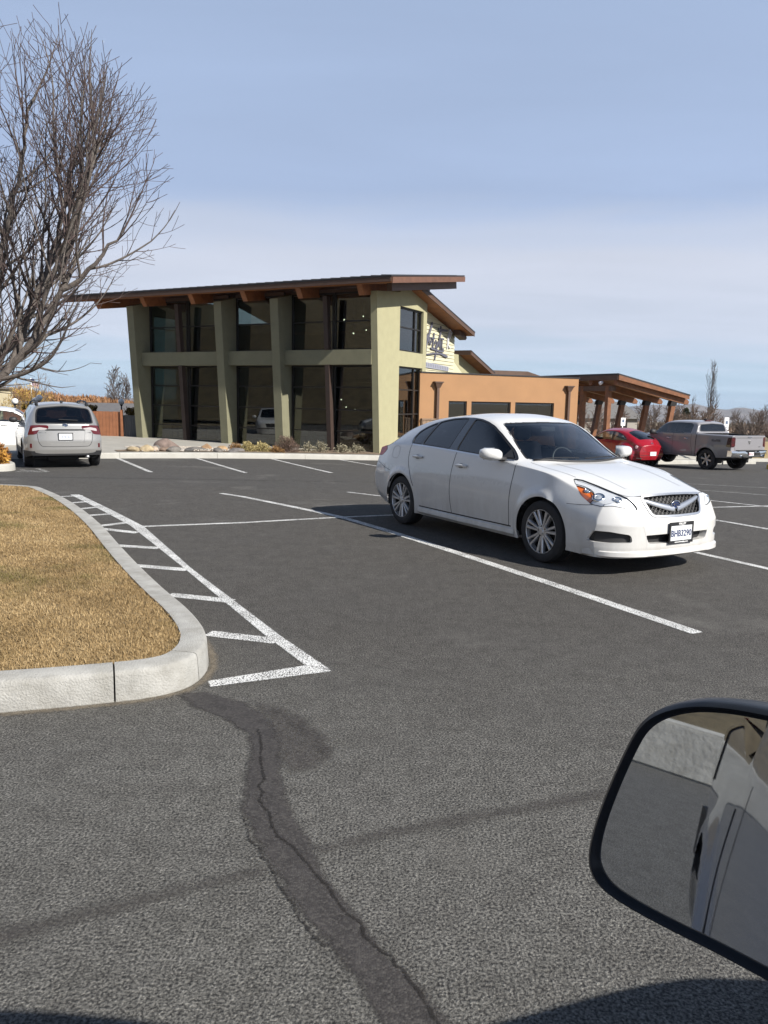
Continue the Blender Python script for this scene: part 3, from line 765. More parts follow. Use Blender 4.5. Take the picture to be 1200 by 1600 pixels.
# soil/thatch sheet, slightly domed
def island_sheet():
    xs = np.arange(-16, -.9, .12); ys = np.arange(.5, 13.2, .12); X, Y = np.meshgrid(xs, ys, indexing='ij'); q = np.stack([X.ravel(), Y.ravel()], 1)
    ins = inpoly(inner, q); near, d = nearest_on(inner, q)
    # pull the outermost ring of outside points onto the outline
    I = np.arange(X.size).reshape(X.shape); F = np.stack([I[:-1, :-1].ravel(), I[1:, :-1].ravel(), I[1:, 1:].ravel(), I[:-1, 1:].ravel()], 1)
    F = F[ins[F].any(1)]; q2 = np.where(ins[:, None], q, near); dd = np.where(ins, d, 0)
    Z = KH - .012 + .05 * (1 - np.exp(-dd / .6)) + np.where(q2[:, 1] > 9.5, gz(q2[:, 0], q2[:, 1]), 0)
    u, inv = np.unique(F, return_inverse=True)
    return raw('turf', np.concatenate([q2[u], Z[u][:, None]], 1), inv.reshape(F.shape), mat('thatch', (.24, .165, .075), .95, var=.4, vscale=9, bump=.5, bscale=60), isl, True)
island_sheet()
def blades(n, region_fn, zf, hmin, hmax, cols, name, parent, seed=3, wid=.0013, lean=.75, **k):
    r = np.random.default_rng(seed); xy = region_fn(r, n); n = len(xy); z = zf(xy)
    h = r.uniform(hmin, hmax, n); a = r.uniform(0, 2 * math.pi, n); ln = r.normal(0, lean, n)
    w = wid * r.uniform(.7, 1.5, n) * (1 + .10 * np.linalg.norm(xy, axis=1))
    b = np.concatenate([xy, z[:, None]], 1); px = np.stack([np.cos(a), np.sin(a), 0 * a], 1); la = r.uniform(0, 2 * math.pi, n)
    ld = np.stack([np.cos(la), np.sin(la), 0 * la], 1)
    mid = b + ld * (h * ln * .35)[:, None]; mid[:, 2] += h * .6; tip = b + ld * (h * ln)[:, None]; tip[:, 2] += h * np.sqrt(np.clip(1 - (ln * .6) ** 2, .15, 1))
    V = np.stack([b - px * w[:, None], b + px * w[:, None], mid + px * w[:, None] * .8, mid - px * w[:, None] * .8, tip], 1).reshape(-1, 3)
    i = np.arange(n) * 5; F = np.concatenate([np.stack([i, i + 1, i + 2], 1), np.stack([i, i + 2, i + 3], 1), np.stack([i + 3, i + 2, i + 4], 1)])
    me = bpy.data.meshes.new(name); me.vertices.add(len(V)); me.vertices.foreach_set('co', V.ravel().astype(np.float32))
    me.loops.add(len(F) * 3); me.polygons.add(len(F)); me.loops.foreach_set('vertex_index', F.ravel().astype(np.int32)); me.polygons.foreach_set('loop_start', (np.arange(len(F)) * 3).astype(np.int32))
    me.update(calc_edges=True)
    at = me.attributes.new('tone', 'FLOAT', 'POINT'); at.data.foreach_set('value', np.repeat(r.uniform(0, 1, n), 5).astype(np.float32))
    m = bpy.data.materials.new(name + '_blade'); m.use_nodes = True; N, L = nodes_of(m); bs = N['Principled BSDF']; bs.inputs['Roughness'].default_value = .7; bs.inputs['Specular IOR Level'].default_value = .25
    ta = N.new('ShaderNodeAttribute'); ta.attribute_name = 'tone'; cr = N.new('ShaderNodeValToRGB'); el = cr.color_ramp.elements
    el[0].position = 0; el[0].color = (*cols[0], 1); el[1].position = 1; el[1].color = (*cols[-1], 1)
    for j, c in enumerate(cols[1:-1]): e_ = el.new((j + 1) / (len(cols) - 1)); e_.color = (*c, 1)
    g = N.new('ShaderNodeNewGeometry'); nz = N.new('ShaderNodeTexNoise'); nz.inputs['Scale'].default_value = 1.7; nz.inputs['Detail'].default_value = 5; L.new(g.outputs['Position'], nz.inputs[0])
    ad = N.new('ShaderNodeMath'); ad.operation = 'MULTIPLY_ADD'; ad.inputs[1].default_value = 1.3; L.new(nz.outputs[0], ad.inputs[0])
    su = N.new('ShaderNodeMath'); su.operation = 'MULTIPLY_ADD'; su.inputs[1].default_value = .75; su.inputs[2].default_value = -.55; L.new(ta.outputs['Fac'], su.inputs[0]); L.new(su.outputs[0], ad.inputs[2]); L.new(ad.outputs[0], cr.inputs[0])
    # a few patches still green
    n2 = N.new('ShaderNodeTexNoise'); n2.inputs['Scale'].default_value = 1.15; n2.inputs['Detail'].default_value = 4; mp = N.new('ShaderNodeMapping'); mp.inputs['Location'].default_value = (3.1, 7.7, 0); L.new(g.outputs['Position'], mp.inputs[0]); L.new(mp.outputs[0], n2.inputs[0])
    r2 = N.new('ShaderNodeMapRange'); r2.inputs[1].default_value = .55; r2.inputs[2].default_value = .66; r2.inputs[4].default_value = .75; L.new(n2.outputs[0], r2.inputs[0])
    mx = N.new('ShaderNodeMix'); mx.data_type = 'RGBA'; mx.inputs['B'].default_value = (.085, .085, .022, 1); L.new(r2.outputs[0], mx.inputs['Factor']); L.new(cr.outputs[0], mx.inputs['A']); L.new(mx.outputs['Result'], bs.inputs['Base Color'])
    me.materials.append(m); o = bpy.data.objects.new(name, me); COL.objects.link(o); o.parent = parent
    return tag(o, **k)
def isl_pts(r, n):
    # denser towards the camera
    x = -16 + 15.2 * r.uniform(0, 1, n) ** .42; y = 3.4 + 9.6 * r.uniform(0, 1, n) ** 1.6
    q = np.stack([x, y], 1); q = q[inpoly(inner, q)]; return q[q[:, 0] > -1.15 * q[:, 1] * .56 - .9]
def isl_z(q):
    _, d = nearest_on(inner, q); return KH - .02 + .05 * (1 - np.exp(-d / .6)) + np.where(q[:, 1] > 9.5, gz(q[:, 0], q[:, 1]), 0)
blades(560000, isl_pts, isl_z, .016, .036, [(.13, .088, .040), (.26, .178, .082), (.37, .265, .135), (.46, .345, .19)], 'dry_grass', None, label='short dry golden lawn grass on the kerbed island', cat='grass', kind='stuff')

# ------------------------------------------------------------------ restaurant building (local frame: x along the glazed front, y back, z up from its floor)
M_STUCCO = mat('olive_stucco', (.34, .32, .195), .9, var=.06, vscale=3, bump=.35, bscale=160)
M_ORANGE = mat('orange_stucco', (.335, .185, .090), .9, var=.06, vscale=1.2, bump=.2, bscale=140, dirt=(.26, .15, .08), dscale=.8, damt=.35)
M_STUCCO_SHADE = mat('shaded_olive_stucco', (.185, .178, .115), .9, var=.08, vscale=3, bump=.35, bscale=160)  # darkened copy of the olive stucco: the front's shade is in the colour
M_WOOD = mat('stained_timber', (.27, .10, .035), .55, var=.30, vscale=5, bump=.15, bscale=40)
M_WOODD = mat('brown_fascia', (.085, .048, .032), .6, var=.15, vscale=4)
M_SOFFIT = mat('cedar_soffit', (.30, .11, .032), .6, var=.25, vscale=3)
M_ROOFM = mat('dark_roof_metal', (.045, .043, .045), .45, .5)
M_BFRAME = mat('bronze_window_frame', (.022, .020, .019), .45, .3)
M_SIDING = mat('cream_siding', (.52, .49, .34), .75, var=.04)
M_PANE = glassmat('building_glass', (.36, .42, .41), .10)
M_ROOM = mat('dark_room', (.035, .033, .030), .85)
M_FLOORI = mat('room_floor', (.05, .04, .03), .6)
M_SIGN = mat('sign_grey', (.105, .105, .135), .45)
M_SIGNL = mat('sign_edge_light', (.62, .62, .66), .4)
FZ = -.33
BR = empty('restaurant_building', (-.10, 28.7, FZ), math.atan2(-.46, .888), 'low restaurant building with tall glazed corner, olive fins and orange wing', 'building')
def lam(v, z0=6.05): return z0 + .146 * v            # underside of the tower roof
# roof slab and fascia
uL, uR, vF, vB = -14.75, 1.0, -1.5, 5.0
def rz_(v, top): return (6.12 if top else 5.93) + .146 * (v + 1.5)
mb = MB(); mb.prism([(uL, vF, rz_(vF, 0)), (uL, vB, rz_(vB, 0)), (uL, vB, rz_(vB, 1)), (uL, vF, rz_(vF, 1))], (0, 0, 0), (uR - uL, 0, 0))
roof = mb.build('roof', M_SOFFIT, BR)
MB().prism([(uL - .03, vF - .06, rz_(vF, 1) + .0), (uL - .03, vB, rz_(vB, 1) + .0), (uL - .03, vB, rz_(vB, 1) + .05), (uL - .03, vF - .06, rz_(vF, 1) + .05)], (0, 0, 0), (uR - uL + .06, 0, 0)).build('roof_covering', M_ROOFM, roof)
for i in range(40):                                   # standing seams / panel steps showing along the eave
    u = uL + .2 + i * .4
    if u < uR: MB().prism([(u, vF - .08, rz_(vF, 1) + .052), (u, vB, rz_(vB, 1) + .052), (u, vB, rz_(vB, 1) + .08), (u, vF - .08, rz_(vF, 1) + .08)], (0, 0, 0), (.03, 0, 0)).build('roof_seam', M_ROOFM, roof)
MB().box(((uL + uR) / 2, vF - .022, rz_(vF, 0) + .11), (uR - uL, .04, .16)).build('eave_fascia', M_WOODD, roof)
MB().prism([(uR + .002, vF, rz_(vF, 0) - .02), (uR + .002, vB, rz_(vB, 0) - .02), (uR + .002, vB, rz_(vB, 1) - .01), (uR + .002, vF, rz_(vF, 1) - .01)], (0, 0, 0), (.05, 0, 0)).build('rake_fascia', mat('rake_timber', (.13, .062, .038), .6, var=.2, vscale=4), roof)
MB().prism([(uL - .002, vF, rz_(vF, 0) - .02), (uL - .002, vB, rz_(vB, 0) - .02), (uL - .002, vB, rz_(vB, 1) - .01), (uL - .002, vF, rz_(vF, 1) - .01)], (0, 0, 0), (-.05, 0, 0)).build('rake_fascia', M_WOODD, roof)
for u in (-13.1, -10.5, -7.95, -5.4, -2.9, -.35):     # rafters with splayed tails
    y0 = -1.33; h = .34
    P = [(u - .11, y0, rz_(y0, 0) - .002), (u - .11, y0 + .22, rz_(y0, 0) - h), (u - .11, 4.4, rz_(4.4, 0) - h), (u - .11, 4.4, rz_(4.4, 0) - .002)]
    MB().prism(P, (0, 0, 0), (.22, 0, 0)).build('rafter', M_WOOD, roof)
MB().beam((.62, -.9, rz_(-.9, 0) - .14), (.62, 4.9, rz_(4.9, 0) - .14), .2, .27).build('rafter', M_WOODD, roof)
# fins: front edge leans outwards towards the roof
def fin(u0, u1, vb, vt, back=.12, top=None):
    zt = lam(vt) - .22 if top is None else top
    P = [(u0, vb, -.25), (u0, back, -.25), (u0, back, lam(back) - .1), (u0, vt, zt)]
    o = MB().prism(P, (0, 0, 0), (u1 - u0, 0, 0)).build('fin', M_STUCCO_SHADE, BR); return o
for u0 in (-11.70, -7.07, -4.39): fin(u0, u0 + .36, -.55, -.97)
# corner pier and right wall with two window openings
def wall_u(u0, u1, v0, v1, z0, z1, m, name='wall', parent=BR):
    return MB().box(((u0 + u1) / 2, (v0 + v1) / 2, (z0 + z1) / 2), (u1 - u0, v1 - v0, z1 - z0)).build(name, m, parent)
RW = 3.66; WO = (1.23, 3.33)
P = [(-.26, -.22, -.25), (-.26, WO[0], -.25), (-.26, WO[0], 6.02), (-.26, -.66, 5.82)]
MB().prism(P, (0, 0, 0), (.26, 0, 0)).build('corner_pier', M_STUCCO, BR)
wall_u(-.26, 0, WO[1], RW, -.25, 6.35, M_STUCCO)
for z0, z1 in ((-.25, .58), (3.30, 3.87), (5.52, 6.2)): wall_u(-.255, -.003, WO[0], WO[1], z0, z1, M_STUCCO)
# left wall with windows
wall_u(-11.95, -11.70, 2.2, 5.0, -.25, 6.4, M_STUCCO); wall_u(-11.95, -11.70, .1, .62, -.25, 6.05, M_STUCCO)
for z0, z1 in ((-.25, .9), (3.27, 3.81), (5.5, 6.2)): wall_u(-11.945, -11.705, .62, 2.2, z0, z1, M_STUCCO)
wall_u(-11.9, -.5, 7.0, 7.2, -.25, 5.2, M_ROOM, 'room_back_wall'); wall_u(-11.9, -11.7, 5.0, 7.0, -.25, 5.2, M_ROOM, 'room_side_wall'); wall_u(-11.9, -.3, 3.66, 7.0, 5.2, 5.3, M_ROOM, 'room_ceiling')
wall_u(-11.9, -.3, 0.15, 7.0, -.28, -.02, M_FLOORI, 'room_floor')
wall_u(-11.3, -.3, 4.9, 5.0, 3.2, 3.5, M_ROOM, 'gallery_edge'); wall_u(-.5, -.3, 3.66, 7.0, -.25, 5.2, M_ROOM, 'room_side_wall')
# spandrel beams
for a, b in ((-11.34, -7.07), (-6.71, -4.39), (-4.03, -.26)):
    wall_u(a, b, -.52, .05, 3.27, 3.81, M_STUCCO_SHADE, 'spandrel_beam')
    wall_u(a, b, -.30, .10, -.25, .02, M_BFRAME, 'window_base')
    wall_u(a, b, -.05, .08, 5.93, 6.05, M_WOODD, 'head_beam')
# windows of the front: frames, bars and panes
def window(x0, x1, z0, z1, ncol, zbars, y=0.0, fr=.06):
    w = MB()
    w.box(((x0 + x1) / 2, y, z0 + fr / 2), (x1 - x0, .09, fr)); w.box(((x0 + x1) / 2, y, z1 - fr / 2), (x1 - x0, .09, fr))
    w.box((x0 + fr / 2, y, (z0 + z1) / 2), (fr, .088, z1 - z0 - 2 * fr)); w.box((x1 - fr / 2, y, (z0 + z1) / 2), (fr, .088, z1 - z0 - 2 * fr))
    o = w.build('window', M_BFRAME, BR)
    for zb in zbars: MB().box(((x0 + x1) / 2, y, zb), (x1 - x0 - 2 * fr, .07, .045)).build('glazing_bar', M_BFRAME, o)
    zs = [z0 + fr] + list(zbars) + [z1 - fr]
    for k in range(len(zs) - 1):
        MB().box(((x0 + x1) / 2, y + .01, (zs[k] + zs[k + 1]) / 2), (x1 - x0 - 2 * fr + .02, .012, zs[k + 1] - zs[k] - .02)).build('pane', M_PANE, o)
    return o
for a, b, posts in ((-11.34, -7.07, (-9.22,)), (-6.71, -4.39, ()), (-4.03, -.26, (-2.12,))):
    ed = [a] + list(posts) + [b]
    for x0, x1 in zip(ed[:-1], ed[1:]):
        window(x0 + .02, x1 - .02, .02, 3.27, 1, (.80, 1.62, 2.46)); window(x0 + .02, x1 - .02, 3.81, 5.93, 1, (4.88,))
    for p in posts:                                   # dark timber posts leaning with the fins
        for z0, z1, v0, v1 in ((-.2, 3.265, -.06, -.32), (3.815, 5.72, -.36, -.50)):
            MB().prism([(p - .09, v0 - .22, z0), (p - .09, v0, z0), (p - .09, v1, z1), (p - .09, v1 - .22, z1)], (0, 0, 0), (.18, 0, 0)).build('timber_post', mat('dark_post', (.045, .028, .022), .6, var=.2, vscale=4), BR)
def side_window(u, v0, v1, z0, z1, zbars, mull=None):
    fr = .06; w = MB()
    w.box((u, (v0 + v1) / 2, z0 + fr / 2), (.09, v1 - v0, fr)); w.box((u, (v0 + v1) / 2, z1 - fr / 2), (.09, v1 - v0, fr)); w.box((u, v0 + fr / 2, (z0 + z1) / 2), (.088, fr, z1 - z0 - 2 * fr)); w.box((u, v1 - fr / 2, (z0 + z1) / 2), (.088, fr, z1 - z0 - 2 * fr))
    if mull: w.box((u, mull, (z0 + z1) / 2), (.086, fr, z1 - z0 - 2 * fr))
    o = w.build('window', M_BFRAME, BR)
    for zb in zbars: MB().box((u, (v0 + v1) / 2, zb), (.07, v1 - v0 - 2 * fr, .05)).build('glazing_bar', M_BFRAME, o)
    zs = [z0 + fr] + list(zbars) + [z1 - fr]; vs = [v0 + fr] + ([mull] if mull else []) + [v1 - fr]
    for i in range(len(vs) - 1):
        for k in range(len(zs) - 1): MB().box((u - .01, (vs[i] + vs[i + 1]) / 2, (zs[k] + zs[k + 1]) / 2), (.012, vs[i + 1] - vs[i], zs[k + 1] - zs[k])).build('pane', M_PANE, o)
side_window(-.14, WO[0], WO[1], 3.87, 5.52, (4.78,), 2.75); side_window(-.14, WO[0], WO[1], .58, 3.30, (1.48, 2.42), 2.75)
side_window(-11.82, .62, 2.2, 3.81, 5.5, (4.95,)); side_window(-11.82, .62, 2.2, .9, 3.27, (1.6, 2.46))
# hanging lamps inside the upper right bay
for k, (u, v, z) in enumerate([(-3.4, 1.6, 5.0), (-3.0, 2.2, 5.2), (-2.6, 1.5, 5.1), (-2.2, 2.6, 4.8), (-1.9, 1.8, 5.25), (-1.6, 2.5, 5.3), (-1.3, 1.6, 5.05), (-1.0, 2.2, 5.2), (-.9, 1.4, 5.4), (-2.9, 2.8, 4.7), (-2.0, 1.2, 4.55), (-1.2, 2.9, 5.5), (-3.1, 2.2, 2.0), (-3.1, 2.6, 1.7), (-2.5, 2.3, 1.6)]):
    o = MB().sphere((u, v, z), .028, 8).build('pendant_lamp', mat('warm_bulb', (1, .85, .6), .5, emit=(1, .86, .62), estr=5), BR, True); MB().tube([(u, v, z + .03), (u, v, min(lam(v) - .1, 6.0))], .006, 4).build('cable', M_BFRAME, o)
# dining furniture dimly seen through the glass
for k, (u, v) in enumerate([(-10.6, 1.5), (-8.6, 2.2), (-5.6, 2.0), (-3.2, 1.6), (-1.4, 2.3), (-9.6, 4.0), (-3.9, 4.0)]):
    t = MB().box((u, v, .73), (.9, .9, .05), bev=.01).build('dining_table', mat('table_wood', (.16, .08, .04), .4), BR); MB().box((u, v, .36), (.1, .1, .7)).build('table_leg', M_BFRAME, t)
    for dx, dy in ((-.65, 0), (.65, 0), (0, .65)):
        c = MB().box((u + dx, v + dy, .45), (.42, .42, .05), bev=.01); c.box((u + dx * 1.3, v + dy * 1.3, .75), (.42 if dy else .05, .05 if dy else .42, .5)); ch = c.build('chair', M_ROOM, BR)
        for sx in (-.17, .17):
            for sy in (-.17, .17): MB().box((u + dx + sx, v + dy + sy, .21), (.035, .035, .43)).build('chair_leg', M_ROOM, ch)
# siding gable behind, with its own descending roof
def z2(v): return 5.83 + .33 - .22 * (v - 3.0)        # top of the second roof, local z
SU = -.30
wz = lambda v: z2(v) - .20
mb = MB(); nb = 30; zb0 = 3.0
for i in range(nb):
    a = zb0 + i * .15; b = a + .145
    vmax = 7.3; 
    def vtop(z): return min(vmax, 3.0 + (5.83 + .33 - .20 - z) / .22)
    va, vb_ = vtop(a), vtop(b)
    if va <= 3.7: break
    vb_ = max(vb_, 3.67)
    mb.prism([(SU + .028, 3.66, a), (SU + .028, va, a), (SU - .002, vb_, b), (SU - .002, 3.66, b)], (0, 0, 0), (-.02, 0, 0))
sd = mb.build('siding_boards', M_SIDING, BR, kind='stuff')
MB().prism([(SU - .05, 3.66, 2.9), (SU - .05, 7.28, 2.9), (SU - .05, 7.28, wz(7.28)), (SU - .05, 3.66, wz(3.66))], (0, 0, 0), (-.15, 0, 0)).build('gable_wall', M_SIDING, BR)
MB().prism([(SU - .04, 7.27, 2.9), (SU - .04, 9.4, 2.9), (SU - .04, 7.27, 3.85)], (0, 0, 0), (-.1, 0, 0)).build('gable_wall', M_SIDING, BR)
def roofslab(v0, v1, zf, u0, u1, name='rear_roof', th=.16):
    o = MB().prism([(u0, v0, zf(v0) - th), (u0, v1, zf(v1) - th), (u0, v1, zf(v1) - .02), (u0, v0, zf(v0) - .02)], (0, 0, 0), (u1 - u0, 0, 0)).build(name, M_SOFFIT, BR)
    MB().prism([(u0, v0, zf(v0) - .02), (u0, v1 + .03, zf(v1) - .02), (u0, v1 + .03, zf(v1) + .03), (u0, v0, zf(v0) + .03)], (0, 0, 0), (u1 - u0 + .04, 0, 0)).build('roof_covering', M_ROOFM, o)
    MB().prism([(u1 + .002, v0, zf(v0) - th - .02), (u1 + .002, v1, zf(v1) - th - .02), (u1 + .002, v1, zf(v1) - .022), (u1 + .002, v0, zf(v0) - .022)], (0, 0, 0), (.03, 0, 0)).build('rake_fascia', M_WOODD, o)
    return o
r2 = roofslab(2.2, 7.85, z2, -9.0, .42)
MB().prism([(.12, 6.9, z2(6.9) - .17), (.12, 7.6, z2(7.6) - .17), (.12, 7.75, z2(7.7) - .28), (.12, 7.62, z2(7.6) - .40), (.12, 6.9, z2(6.9) - .40)], (0, 0, 0), (-.3, 0, 0)).build('purlin_end', M_WOODD, r2)
z3 = lambda v: 4.1 + .33 - .26 * (v - 9.85)
r3 = roofslab(9.85, 13.3, z3, -7.0, -.5)
MB().prism([(-1.1, 7.3, 2.8), (-1.1, 13.2, 2.8), (-1.1, 13.2, z3(13.2) - .16), (-1.1, 9.9, z3(9.9) - .16), (-1.1, 7.3, z3(9.9) - .16)], (0, 0, 0), (-.2, 0, 0)).build('rear_gable_wall', M_STUCCO, BR)
MB().box((-3.2, 9.84, z3(9.85) - .09), (5.4, .05, .20)).build('eave_fascia', M_WOODD, r3)
# orange wing, in its own direction
WA = Vector((1.42, 31.6, 0)); E1 = Vector((.897, .442, 0)).normalized(); E2 = Vector((-.442, .897, 0)).normalized()
Mi = Matrix.Rotation(-math.atan2(-.46, .888), 4, 'Z') @ Matrix.Translation(Vector((.10, -28.7, -FZ)))
def W(s, d, z): return Mi @ (WA + E1 * s + E2 * d + Vector((0, 0, z)))
def wbox(s0, s1, d0, d1, z0, z1, m, name, parent=BR):
    P = [W(s0, d0, z0), W(s1, d0, z0), W(s1, d1, z0), W(s0, d1, z0)]
    return MB().prism(P, (0, 0, 0), (0, 0, z1 - z0)).build(name, m, parent)
GB = -.75; WT = 2.80
wins = [(1.29, 2.17), (2.39, 4.38), (4.61, 6.69)]; zt, zb = 1.70, .25
wbox(-.08, 8.0, .0, .3, zt, WT, M_ORANGE, 'wing_wall')
wbox(-.08, 8.0, .0, .3, GB, zb, M_ORANGE, 'wing_wall')
ed = [-.08] + [x for w_ in wins for x in w_] + [8.0]
for i in range(0, len(ed), 2): wbox(ed[i], ed[i + 1], .001, .299, zb, zt, M_ORANGE, 'wing_wall')
wbox(7.7, 8.0, .3, 7, GB, WT, M_ORANGE, 'wing_wall')
wbox(-.05, 8.05, -.03, .33, WT, WT + .05, M_ROOFM, 'parapet_cap'); wbox(-.05, 7.9, .3, 7, WT - .3, WT - .2, M_ROOFM, 'wing_roof')
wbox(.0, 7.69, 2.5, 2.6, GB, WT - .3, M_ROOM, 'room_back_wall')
for a, b in wins:
    o = wbox(a, b, .06, .14, zt - .06, zt - .002, M_BFRAME, 'window')
    for s0, s1, z0_, z1_ in ((a, a + .06, zb, zt - .06), (b - .06, b, zb, zt - .06), (a, b, zb, zb + .06)): wbox(s0 + .001, s1 - .001, .06, .14, z0_, z1_, M_BFRAME, 'window_frame', o)
    wbox(a + .05, b - .05, .095, .105, zb + .05, zt - .05, M_PANE, 'pane', o)
M_BRICKW = mat('stone_wainscot', (.22, .15, .10), .9, var=.4, vscale=14, bump=.5, bscale=20)
wst = wbox(.0, 1.25, -.09, -.002, GB, .92, M_BRICKW, 'stone_wainscot'); wbox(-.01, 1.27, -.12, -.003, .92, .98, M_BRICKW, 'wainscot_cap', wst)
for r_i in range(9):                                  # individual stones
    x = .03 + (r_i % 2) * .06
    while x < 1.1:
        L_ = random.uniform(.16, .34); d_ = random.uniform(.095, .125)
        wbox(x, min(1.24, x + L_ - .015), -d_, -.08, GB + .16 + r_i * .165, GB + .16 + r_i * .165 + .15, M_BRICKW, 'stone', wst); x += L_
for s0 in (.71, 7.42):
    d = wbox(s0 - .055, s0 + .055, -.13, -.02, GB, 2.3, M_WOODD, 'downspout')
    P = [W(s0 - .17, -.20, 2.42), W(s0 + .17, -.20, 2.42), W(s0 + .17, -.003, 2.42), W(s0 - .17, -.003, 2.42)]; Q = [W(s0 - .08, -.14, 2.22), W(s0 + .08, -.14, 2.22), W(s0 + .08, -.003, 2.22), W(s0 - .08, -.003, 2.22)]
    MB().add(P + Q, [[0, 1, 2, 3], [7, 6, 5, 4]] + [[i, 4 + i, 4 + (i + 1) % 4, (i + 1) % 4] for i in range(4)]).build('rain_head', M_WOODD, d)
    wbox(s0 - .20, s0 + .20, -.22, -.003, 2.422, 2.47, M_WOODD, 'rain_head_lip', d)
# distant parapet of the back wing
def backbox(pts, d, m, name):
    P = [Mi @ Vector(p) for p in pts]; return MB().prism(P, (0, 0, 0), Mi.to_3x3() @ Vector(d)).build(name, m, BR)
backbox([(5.6, 43.6, 2.4), (8.0, 44.6, 2.4), (8.9, 45.0, 3.22), (8.0, 44.6, 3.47), (5.6, 43.6, 3.47)], (-1.5, 3.5, 0), M_WOODD, 'back_roof')
# ------------------------------------------------------------------ wall sign on the siding
SG = empty('wall_sign', BR.matrix_basis @ Vector((SU + .03, 5.6, 4.0)), BR.rotation_euler[2], 'grey script lettering with a bar of small text beneath on the cream siding', 'sign')
def S3(px, py):
    """photo detail coordinates -> (v,z) on the siding, measured from the zoomed sign"""
    v = 3.72 + (px - 130) / (930 - 130) * (7.0 - 3.72); sl = .195 * (px - 130)
    z = 5.30 - (py - 120 - sl * .62) / 1250 * 2.12
    return (0.0, v - 5.6, z - 4.0)
def stroke(pts, w, m, name, dx=.05):
    P = [Vector(S3(*p)) for p in pts]; V = []; F = []
    for i, p in enumerate(P):
        t = (P[min(i + 1, len(P) - 1)] - P[max(i - 1, 0)]).normalized(); n = Vector((0, -t.z, t.y)) * (w[i] if hasattr(w, '__len__') else w) * .47
        V += [p - n, p + n, p - n + Vector((dx, 0, 0)), p + n + Vector((dx, 0, 0))]
        if i:
            a = 4 * (i - 1); b = 4 * i; F += [[a + 2, a + 3, b + 3, b + 2], [a, a + 2, b + 2, b], [a + 1, b + 1, b + 3, a + 3]]
    F += [[0, 1, 3, 2], [len(V) - 4, len(V) - 2, len(V) - 1, len(V) - 3]]
    MB().add(V, F).build(name, m, SG)
for pts, w in (([(190, 250), (180, 500), (160, 760), (150, 1010)], [.09, .12, .10, .05]), ([(185, 800), (230, 600), (270, 480)], .10), ([(225, 1020), (240, 760), (300, 480), (380, 180)], [.06, .11, .13, .10]),
               ([(330, 540), (300, 640), (330, 720), (370, 600)], .07), ([(430, 430), (410, 600), (400, 780), (430, 800)], .08), ([(360, 550), (450, 560)], .06), ([(450, 700), (480, 600), (500, 700), (470, 800)], .06),
               ([(540, 620), (500, 800), (480, 950), (455, 1090)], [.06, .07, .08, .06]), ([(600, 250), (590, 400), (570, 560), (560, 760)], .09), ([(535, 310), (570, 350), (770, 340)], .10), ([(550, 545), (680, 560)], .07),
               ([(600, 600), (590, 720), (600, 850)], .06), ([(640, 600), (630, 740), (650, 850), (680, 800)], .07), ([(250, 950), (420, 925), (600, 925), (700, 960), (790, 1000)], [.05, .06, .07, .13, .08]), ([(350, 800), (450, 830), (560, 860), (680, 870)], .07)):
    stroke(pts, w, M_SIGN, 'script_stroke')
for pts in ([(790, 480), (780, 800)], [(830, 310), (810, 500), (800, 700), (860, 790)], [(830, 310), (890, 380), (850, 520)]): stroke(pts, .05, M_SIGNL, 'outline_stroke')
P = [S3(190, 1120), S3(835, 1250), S3(835, 1365), S3(190, 1255)]; bar = MB().prism(P, (0, 0, 0), (.03, 0, 0)).build('text_bar', mat('sign_bar', (.30, .31, .36), .5), SG)
for i in range(14):
    x = 205 + i * 45; MB().prism([S3(x, 1140 + (x - 190) * .2), S3(x + 16, 1143 + (x - 190) * .2), S3(x + 16, 1225 + (x - 190) * .19), S3(x, 1222 + (x - 190) * .19)], (.0305, 0, 0), (.036, 0, 0)).build('small_letter', mat('sign_letter', (.17, .17, .20), .5), bar)

# ------------------------------------------------------------------ timber entrance canopy
CZ = 0.0
M_CTIM = mat('canopy_timber', (.165, .066, .027), .55, var=.3, vscale=5, bump=.15, bscale=40); M_CSOF = mat('canopy_soffit', (.13, .052, .021), .6, var=.25, vscale=3)
CN = empty('entrance_canopy', (11.8, 40.0, 0), math.atan2(.442, .897), 'brown timber entrance canopy on leaning posts at the end of the orange wing', 'canopy')
gzc = -1.12; CW = 5.02; CL = 9.2
cz = lambda x: 3.25 - .19 * x
mb = MB(); mb.prism([(0, 0, cz(0) - .20), (CW, 0, cz(CW) - .20), (CW, 0, cz(CW) - .05), (0, 0, cz(0) - .05)], (0, 0, 0), (0, CL, 0)); cr = mb.build('roof', M_CSOF, CN)
MB().prism([(-.05, -.05, cz(0) - .048), (CW + .05, -.05, cz(CW) - .055), (CW + .05, -.05, cz(CW) + .02), (-.05, -.05, cz(0) + .03)], (0, 0, 0), (0, CL, 0)).build('roof_covering', M_ROOFM, cr)
MB().prism([(0, -.002, cz(0) - .30), (CW, -.002, cz(CW) - .24), (CW, -.002, cz(CW) - .06), (0, -.002, cz(0) - .06)], (0, 0, 0), (0, -.045, 0)).build('rake_fascia', M_CTIM, cr)
MB().prism([(-.002, 0, cz(0) - .30), (-.002, CL, cz(0) - .30), (-.002, CL, cz(0) - .06), (-.002, 0, cz(0) - .06)], (0, 0, 0), (-.045, 0, 0)).build('eave_fascia', M_WOODD, cr)
